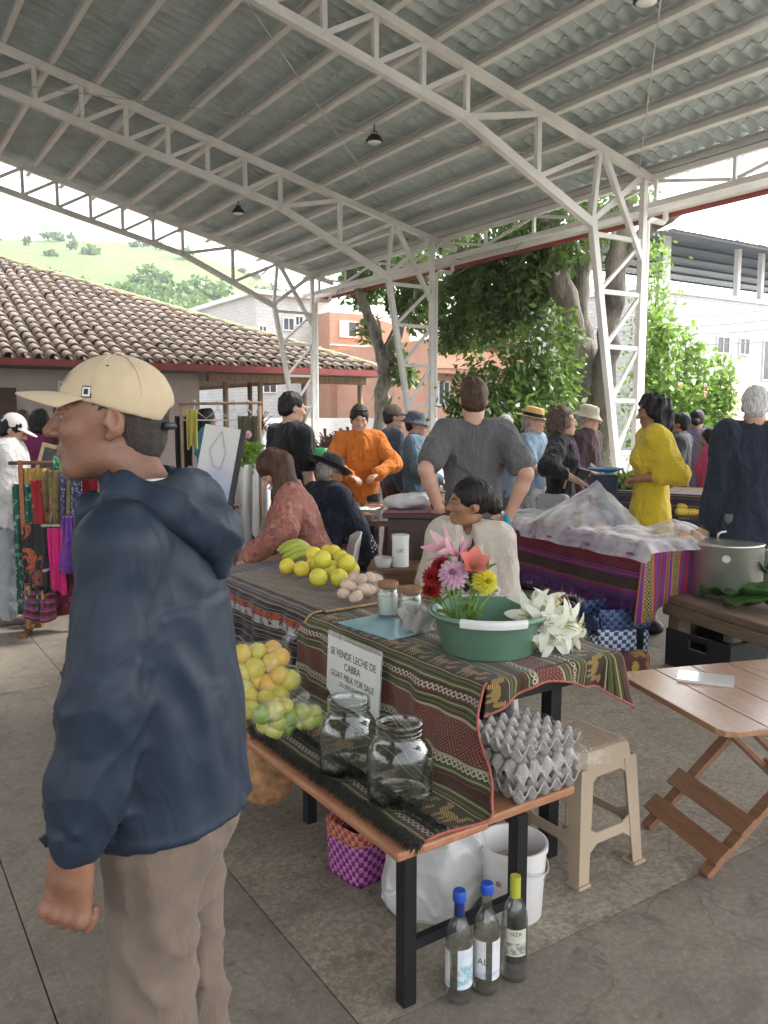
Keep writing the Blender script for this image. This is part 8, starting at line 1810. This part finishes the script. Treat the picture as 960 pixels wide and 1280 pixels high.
# ------------------------------------------------------------------ centre: podium, canister, food stall
m_darkwood = wood('dark_podium_wood', (.055, .028, .02), (.03, .016, .012), .5, (10, 10, 1.2)); m_plum = cloth('plum_cloth', (.14, .015, .05))
pd = thing('wooden_podium', 'dark wooden podium with a plum cloth on top', 'podium', (*at(523, 5.0), 0), R(-6)); ztp = hz(648, 4.9)
MB().box(-.17, .17, -.15, .2, 0, ztp).build('cabinet', m_darkwood, pd, bevel=.006); MB().box(-.20, .20, -.18, .23, ztp + .001, ztp + .03).build('top', m_darkwood, pd, bevel=.006); MB().box(-.19, .19, -.17, .22, ztp + .031, ztp + .037).build('cloth', m_plum, pd, bevel=.003)
for x in (-.085, .085): MB().box(x - .065, x + .065, -.156, -.1502, .1, ztp - .08).build('panel', m_darkwood, pd, bevel=.002)
tt_ = thing('side_table', 'small brown wooden side table carrying the white canister', 'table', (*at(500, 4.45), 0), R(-4)); zs_ = hz(709, 4.45); m_sidew = wood('brown_side_wood', (.20, .10, .05), (.11, .055, .03), .6)
MB().box(-.17, .10, -.12, .16, zs_ - .03, zs_).build('top', m_sidew, tt_, bevel=.004); [MB().box(x - .02, x + .02, y - .02, y + .02, 0, zs_ - .031).build('leg', m_sidew, tt_) for x in (-.14, .07) for y in (-.09, .13)]; MB().box(-.15, .08, -.105, -.085, zs_ - .12, zs_ - .031).build('apron', m_sidew, tt_)
cn_ = thing('white_canister', 'tall white paper canister on the small side table', 'canister', (*at(501, 4.42), zs_ + .001)); MB().lathe([(.0001, 0), (.046, 0), (.046, .15), (.0001, .15)], 32).build('body', m_paper, cn_, True, sharp=40); MB().lathe([(.048, .148), (.048, .172), (.0001, .172)], 32).build('lid', m_paper, cn_, True, sharp=40)
text_mesh('LSC', .026, m_ink, cn_, Matrix(((1, 0, 0, 0), (0, 0, -1, -.0475), (0, 1, 0, .09), (0, 0, 0, 1))))
tbx = MB().lathe([(.0001, 0), (.04, 0), (.05, .05), (.052, .05), (.041, -.002)], 24).build('clear_tub', film_mat('tub_plastic', (.8, .82, .84), .35, 10, .2), smooth=True); tbx.location = (*at(479, 4.40), zs_ + .003); tag(tbx, 'small clear plastic tub next to the white canister', 'tub')
fs = thing('food_stall', 'low food stall table crowded with trays between the seated people and orange shirt', 'table', (*at(490, 6.7), 0), R(-8)); zf_ = .80
MB().box(-.62, .62, -.45, .5, zf_ - .04, zf_).build('top', m_sidew, fs); [MB().box(x - .03, x + .03, y - .03, y + .03, 0, zf_ - .041).build('leg', m_blacksteel, fs) for x in (-.56, .56) for y in (-.4, .45)]
def fsp(x, y, z=zf_): return Vector(fs.location) + RZ(R(-8)) @ Vector((x, y, z))
def tray(x, y, w, d, h, m, fill, label):
    t = thing('food_tray', label, 'tray', fsp(x, y, zf_ + .001), R(-8) + random.uniform(-.15, .15)); MB().box(-w, w, -d, d, 0, .006).build('base', m, t)
    for a, b, c_, e_ in ((-w, w, -d, -d + .006), (-w, w, d - .006, d), (-w, -w + .006, -d + .0061, d - .0061), (w - .006, w, -d + .0061, d - .0061)): MB().box(a, b, c_, e_, .0061, h).build('side', m, t)
    F_ = Field((-w, -d, -.01), (w, d, h + .04), .012); F_.box((0, 0, h * .45), (w - .008, d - .008, h * .4), .01, 0); F_.disp(lambda P: .012 * sinnoise(P, 40, int(abs(x) * 90) + 7)); link('food', F_.mesh('food'), fill, t)
m_alu = mat('dull_aluminium', (.45, .45, .44), .35, .1, 5, metal=.9)
food = [mat('yellow_food', (.45, .33, .06), .6, .4, 50), mat('green_food', (.10, .20, .04), .6, .4, 50), mat('brown_food', (.20, .10, .05), .6, .4, 50), mat('white_food', (.60, .57, .50), .6, .2, 50), mat('red_food', (.30, .06, .04), .6, .4, 50)]
for i, (x, y) in enumerate(((-.48, -.32), (-.2, -.34), (.08, -.34), (-.5, 0), (-.22, -.02), (.06, 0), (-.45, .32), (-.15, .32), (.15, .33))): tray(x, y, .12, .12, .05, m_alu, food[(i * 2) % 5], ['metal tray of yellow food', 'metal tray of brown food', 'metal tray of red food', 'metal tray of green food', 'metal tray of white food'][[0, 2, 4, 1, 3][i % 5]] + [' near the stall edge', ' in the middle of the stall', ' along the back of the stall'][i // 3])
def jar_small(x, y, r, h, m, lm, label):
    t = thing('food_jar', label, 'jar', fsp(x, y, zf_ + .001)); MB().lathe([(.0001, 0), (r, 0), (r, h * .8), (r * .8, h * .92), (.0001, h * .92)], 20).build('body', m, t, True, sharp=50); MB().lathe([(r * .85, h * .92), (r * .85, h), (.0001, h)], 20).build('lid', lm, t, True, sharp=40)
jar_small(.30, -.2, .055, .16, mat('amber_preserve', (.45, .17, .03), .2, .2, 10), m_paper, 'amber jar with white lid on the food stall'); jar_small(.38, -.05, .05, .15, mat('orange_preserve', (.55, .22, .04), .2, .2, 10), c_orange, 'orange lidded jar on the food stall'); jar_small(.28, .08, .045, .14, mat('blue_tub', (.12, .25, .35), .4), m_paper, 'blue tub with white lid on the food stall'); jar_small(.42, .16, .05, .18, mat('pale_preserve', (.55, .5, .42), .3), m_cork, 'pale jar with brown lid on the food stall'); jar_small(.2, -.08, .04, .12, mat('clear_tumbler', (.5, .52, .52), .2), m_alu, 'grey tumbler with metal lid on the food stall')
ob_x = MB().box(-.08, .08, -.06, .06, 0, .13).build('orange_box', cloth('orange_carton', (.50, .20, .06)), bevel=.004); ob_x.location = fsp(.50, -.28, zf_ + .001); tag(ob_x, 'small orange carton on the food stall near the podium', 'box')
F_ = Field((-.18, -.12, -.01), (.18, .12, .14), .009); F_.ell((0, 0, .04), (.14, .08, .055), 0); F_.cone((.05, 0, .06), (.12, .03, .09), .03, .015, .04); F_.disp(lambda P: .010 * sinnoise(P, 26, 8) + .005 * sinnoise(P, 60, 9)); F_.plane_cut((0, 0, .001), (0, 0, -1)); wbg = link('white_carrier_bag', F_.mesh('white_carrier_bag'), MATS['translucent_white_plastic']); wbg.location = (*at(508, 5.05), ztp + .040); tag(wbg, 'crumpled white carrier bag lying on the podium', 'plastic bag')
# chairs
m_wchair = mat('white_resin', (.62, .61, .58), .45, .05, 4)
def chair(loc, rz, label, back=True):
    t = thing('plastic_chair', label, 'chair', (*loc, 0), rz, 'plastic chairs'); MB().box(-.21, .21, -.2, .22, .42, .45).build('seat', m_wchair, t, bevel=.012)
    for x in (-.19, .19):
        for y in (-.18, .2): MB().beam((x * 1.12, y * 1.15, 0), (x, y, .42), .035, .035).build('leg', m_wchair, t, bevel=.006)
    V = []
    for i in range(13):
        for j in range(9): a = (i / 12 * 2 - 1); b = j / 8; V.append((a * (.21 - .02 * b - .05 * max(0, b - .7)), -.2 - .07 * b + .05 * a * a, .45 + .42 * b - .05 * a * a * b))
    o = link('backrest', npmesh('backrest', np.array(V), np.array([(i * 9 + j, (i + 1) * 9 + j, (i + 1) * 9 + j + 1, i * 9 + j + 1) for i in range(12) for j in range(8)]), True), m_wchair, t); md = o.modifiers.new('t', 'SOLIDIFY'); md.thickness = .014
chair(at(398, 5.15), R(98), 'white plastic chair under the long-haired woman'); chair(at(396, 6.15), R(-50), 'white plastic chair under the person in the black hat'); chair((loc[0], loc[1]) if False else at(296, 6.35), R(105), 'white plastic chair under the woman in the dotted blouse'); chair(at(590, 4.0), R(165), 'white plastic chair under the milk seller')
tq = thing('turquoise_bag', 'bright turquoise cloth bag hanging from the hand of the man in grey', 'bag', tuple(aty(633, 668, 4.75)), R(20)); F_ = Field((-.09, -.06, -.12), (.09, .06, .12), .007); F_.ell((0, 0, -.03), (.055, .03, .075), 0); F_.cone((0, 0, .02), (.0, 0, .1), .03, .012, .03); F_.disp(lambda P: .007 * sinnoise(P * [1, 1, .4], 40, 3)); link('pouch', F_.mesh('pouch'), cloth('turquoise_cloth', (.02, .25, .36)), tq)

# ------------------------------------------------------------------ left: textile rack, easel board, canvas, hanger rail, flowers
rk_ = thing('textile_rack', 'wooden clothes rack packed with bright woven textiles', 'rack', (*at(70, 6.05), 0), R(12))
for x in (-.26, .23): MB().beam((x, 0, 0), (x, 0, 1.28), .03, .03).build('upright', wood('orange_rack_wood', (.36, .14, .05), (.25, .09, .035), .6) if 'orange_rack_wood' not in MATS else MATS['orange_rack_wood'], rk_); MB().box(x - .02, x + .02, -.2, .2, .0, .03).build('foot', m_sidew, rk_)
MB().tube([(-.34, 0, 1.26), (.30, 0, 1.26)], .014, 8).build('rail', m_sidew, rk_, True)
def hang(name, label, px0, px1, py0, py1, d, m, seed, amp=.013, fr=None, taper=0.0):
    rg = np.random.default_rng(seed); ph = rg.uniform(0, 6, 3); p0, p1 = aty(px0 - 3, py0, d), aty(px1 + 4, py0, d); zb_ = aty(px0, py1, d).z; w = p1.x - p0.x; V = []; UV = []; n, q = 28, 24
    for i in range(n + 1):
        for j in range(q + 1):
            a, b = i / n, j / q; x = p0.x + w * (.5 + (a - .5) * (1 - taper * (1 - b))); V.append((x, d + amp * math.sin(12 * a + ph[0] + 2 * b) * (.4 + b) + amp * .5 * math.sin(27 * a + ph[1]), p0.z + (zb_ - p0.z) * b - .02 * math.sin(5 * a + ph[2]) * b)); UV.append((w * a, (p0.z - zb_) * b))
    o = link(name, npmesh(name, np.array(V), np.array([(i * (q + 1) + j, (i + 1) * (q + 1) + j, (i + 1) * (q + 1) + j + 1, i * (q + 1) + j + 1) for i in range(n) for j in range(q)]), True, UV), m); md = o.modifiers.new('t', 'SOLIDIFY'); md.thickness = .006; tag(o, label, 'textile', 'textiles on the rack')
    if fr: f_ = fringe('fringe', fr, [V[i * (q + 1) + q] for i in range(n + 1)], .10, 260, seed, o, (0, 0, -1), .15, .004); f_.parent = o
hang('green_scarf', 'dark green flowered scarf hanging at the outer end of the rack', 18, 38, 605, 765, 6.0, floral('green_scarf_print', (.015, .08, .055), ((.35, .4, .38), (.1, .25, .2)), 22), 1)
hang('yellow_shawl', 'mustard yellow shawl with violet border on the rack', 30, 58, 585, 745, 6.02, floral('mustard_weave', (.38, .25, .07), ((.30, .18, .05), (.45, .33, .12)), 40, .5), 2, .02, mat('violet_fringe2', (.2, .04, .14), .9)); hang('violet_border', 'violet and red hem cloth at the foot of the yellow shawl', 30, 64, 738, 775, 5.99, stripes('violet_hem', [(.02, (.2, .05, .15)), (.01, (.35, .1, .2)), (.03, (.10, .02, .02))]), 3)
hang('red_shawl', 'bright red shawl with white scribbled lines on the rack', 42, 72, 600, 660, 5.97, floral('red_white_scribble', (.27, .012, .018), ((.45, .35, .32), (.3, .05, .05)), 12, .25), 4)
hang('olive_fringed_scarf', 'olive fringed scarf draped over the rack rail', 56, 84, 588, 640, 5.94, cloth('olive_knit', (.17, .13, .055), .3, 20, .4), 5, .02, mat('olive_fringe', (.22, .17, .08), .9)); hang('blue_beaded_scarf', 'blue and violet beaded scarf on the rack', 78, 98, 592, 655, 5.93, floral('bead_print', (.03, .04, .09), ((.3, .4, .5), (.25, .1, .25)), 50), 6)
hang('black_bag_cloth', 'black woven bag with an orange square on the rack', 30, 62, 655, 735, 5.9, floral('black_orange', (.015, .015, .018), ((.45, .09, .02), (.05, .05, .06)), 6, .5), 7, .012); hang('navy_cloth', 'dark navy cloth strip with a pale edge on the rack', 54, 72, 655, 740, 5.88, stripes('navy_edge', [(.02, (.4, .38, .34)), (.3, (.012, .014, .022))]), 8); hang('pink_cloth', 'hot pink cloth hanging behind the violet bag', 62, 76, 660, 740, 5.87, cloth('hot_pink', (.5, .02, .15)), 9); hang('violet_bag_cloth', 'violet cloth bag with thin straps hanging on the rack', 70, 102, 645, 715, 5.86, cloth('violet_cotton', (.13, .045, .25), .3, 15), 10, .02, None, .5); hang('crimson_cloth', 'crimson cloth at the inner end of the rack', 88, 118, 590, 700, 6.06, cloth('crimson', (.22, .012, .02)), 11); hang('dark_red_cloth', 'dark red cloth filling the middle of the rack', 48, 110, 690, 770, 6.08, floral('dark_red_print', (.10, .012, .02), ((.3, .05, .1), (.05, .02, .06)), 14), 12)
ez = thing('chalkboard_easel', 'small pale-framed chalkboard leaning above the textile rack', 'chalkboard', tuple(aty(56, 608, 6.35)), R(10)); ez.rotation_euler = (R(-12), R(14), R(6))
m_pine = wood('pale_pine', (.52, .38, .22), (.42, .29, .16), .6)
for a in ((-.10, -.075, 0, .33), (.075, .10, 0, .33), (-.0749, .0749, 0, .03), (-.0749, .0749, .30, .33)): MB().box(a[0], a[1], -.01, .012, a[2], a[3]).build('frame', m_pine, ez)
MB().box(-.0749, .0749, -.004, .004, .0301, .2999).build('board', mat('chalkboard', (.03, .032, .03), .7, .4, 30, c2=(.10, .10, .10)), ez)
gw = MB().tube([aty(72 + 5 * math.cos(a), 578 + 7 * math.sin(a * 1.3), 6.0 + .02 * math.sin(3 * a)) for a in np.linspace(0, 16, 60)], .004, 5).build('green_wire', mat('green_wire_paint', (.05, .35, .18), .4), smooth=True); tag(gw, 'loops of green wire lying on top of the rack', 'wire')
bs = thing('display_foot', 'brown wooden block at the foot of the rack', 'block', tuple(atz(45, 783, 0)), R(10)); MB().box(-.05, .05, -.05, .05, 0, .22).build('block', m_sidew, bs, bevel=.006); MB().box(-.035, .035, -.051, -.0505, .12, .16).build('paper_tag', m_paper, bs)
# leaning canvas
cv = thing('leaning_canvas', 'tall white and blue painted canvas with black edge propped behind the jacket', 'canvas', tuple(aty(262, 640, 5.3)), R(-4)); cv.rotation_euler = (R(-10), R(9), R(-6))
t = NT('painted_canvas'); v = t.coord('Object'); sp = t.node('ShaderNodeSeparateXYZ'); t.l.new(v, sp.inputs[0]); f = t.math('ADD', t.math('MULTIPLY', sp.outputs[2], 1.6), t.math('MULTIPLY', t.noise(v, 6, 3), .5)); t.put(t.b.inputs['Base Color'], t.ramp(f, [(.35, (.22, .27, .50)), (.75, (.58, .58, .60)), (1.0, (.62, .61, .57))])); t.b.inputs['Roughness'].default_value = .6
MB().box(-.13, .11, -.012, 0, 0, .56).build('picture', t.m, cv); MB().box(.1101, .14, -.014, .02, 0, .56).build('edge', m_black, cv)
MB().tube([(-.01, -.018, .53), (-.07, -.02, .40), (-.03, -.02, .30), (.02, -.02, .28), (.04, -.02, .40), (-.01, -.018, .53)], .004, 5).build('cord', mat('pale_cord', (.5, .47, .4), .8), cv, True)
ce = thing('canvas_stand', 'dark easel legs holding the leaning canvas', 'easel', (*at(268, 5.42), 0), R(-6))
for x in (-.16, .16): MB().beam((x, -.06, 0), (x * .5, .06, 1.35), .025, .025).build('leg', m_sidew, ce)
MB().beam((0, .35, 0), (0, .07, 1.3), .025, .025).build('leg', m_sidew, ce); MB().box(-.17, .17, -.06, .02, 1.0, 1.02).build('ledge', m_sidew, ce)
# hanger rail with hangers
hr = thing('hanger_rail', 'bamboo rail with wire hangers behind the canvas', 'rail', (*at(275, 7.2), 0), R(4)); zr_ = hz(505, 7.2)
MB().tube([(-.35, 0, zr_), (.36, 0, zr_ + .01)], .013, 8).build('pole', m_post, hr, True); [MB().tube([(x, 0, 0), (x, 0, zr_ - .014)], .016, 8).build('upright', m_post, hr, True) for x in (-.33, .34)]
for k, x in enumerate((-.22, -.02, .12, .24)): MB().tube([(x, -.02, zr_ + .03), (x + .01, 0, zr_ + .03), (x, .01, zr_ - .05), (x - .12, 0, zr_ - .14), (x + .12, 0, zr_ - .14), (x, .01, zr_ - .05)], .006, 5).build('hanger', m_wchair, hr, True)
hang('yellow_ribbon', 'yellow cloth strip hanging from the bamboo rail', 236, 242, 512, 560, 7.15, cloth('yellow_ribbon_c', (.45, .38, .08)), 15); hang('black_garment', 'black garment hanging from the bamboo rail', 222, 236, 520, 585, 7.2, c_black, 16); hang('olive_garment', 'olive garment hanging from the bamboo rail beside the posts', 300, 318, 520, 575, 7.1, cloth('olive_g', (.10, .09, .06)), 17)
# flowers in a bucket and green pail
fb = thing('flower_bucket', 'bucket of pink and yellow flowers next to the seated women', 'flowers', (*at(290, 5.9), 0)); zb2 = hz(580, 5.9); MB().lathe([(.0001, 0), (.11, 0), (.14, zb2), (.135, zb2), (.0001, zb2 - .05)], 24).build('bucket', m_alu, fb, True, sharp=40)
for k in range(16):
    a, r = random.uniform(0, 6.28), random.uniform(.02, .15); c = (r * math.cos(a), r * math.sin(a), zb2 + random.uniform(.06, .22)); dahlia(c, random.uniform(.03, .045), (m_pinkl, m_yeld, m_pinkd, m_whitel)[k % 4], fb, (math.cos(a), math.sin(a) - .5, .8), 4)
V, F = leaves_np(cloud([((0, 0, zb2 + .08), (.15, .15, .10), 1)], np.random.default_rng(2), .1, 160), .10, np.random.default_rng(2)); link('foliage', npmesh('foliage', V, F), m_leafmid, fb)
gp = thing('green_pail', 'bright green plastic pail behind the black hat', 'pail', (*at(398, 7.6), 0)); zg = hz(560, 7.6); MB().lathe([(.0001, zg - .2), (.10, zg - .2), (.13, zg), (.125, zg), (.0001, zg - .18)], 24).build('pail', mat('bright_green_plastic', (.04, .32, .12), .4), gp, True); MB().box(-.2, .2, -.15, .15, 0, zg - .201).build('support_block', m_sidew, gp)
ms = thing('metal_churn', 'plain metal milk churn before the porch posts', 'churn', (*at(322, 9.0), 0)); MB().lathe([(.0001, 0), (.14, 0), (.14, zg * .9), (.09, zg + .05), (.10, zg + .13), (.0001, zg + .13)], 24).build('body', m_alu, ms, True, sharp=50)

# ------------------------------------------------------------------ scraps on the floor
rg = np.random.default_rng(8); V = []; F = []
for k in range(170):
    d = rg.uniform(1.3, 7.5); x = rg.uniform(-.6, .6) * d; r = rg.uniform(.004, .016); n = 5; i0 = len(V); a0 = rg.uniform(0, 6)
    V += [(x + r * rg.uniform(.5, 1.2) * math.cos(a0 + 6.283 * i / n), d + r * rg.uniform(.5, 1.2) * math.sin(a0 + 6.283 * i / n), .0015 + rg.uniform(0, .004)) for i in range(n)]; F.append(tuple(range(i0, i0 + n)))
o = link('floor_scraps', npmesh('floor_scraps', V, F), mat('scrap', (.30, .26, .19), .8, .5, 9, c2=(.10, .09, .06))); tag(o, 'tiny leaf and paper scraps scattered over the concrete floor', 'scraps', kind='stuff')

# ------------------------------------------------------------------ light haze in the valley air
t = NT('valley_haze'); t.n.remove(t.b); vp = t.node('ShaderNodeVolumePrincipled'); vp.inputs['Color'].default_value = (.86, .92, 1.0, 1); vp.inputs['Density'].default_value = .0007; vp.inputs['Anisotropy'].default_value = .2
t.l.new(vp.outputs[0], t.out.inputs['Volume'])
hz_ = MB().box(-420, 420, -70, 620, -4.5, 62).build('haze', t.m); tag(hz_, 'thin pale haze filling the valley air', 'haze', kind='stuff')
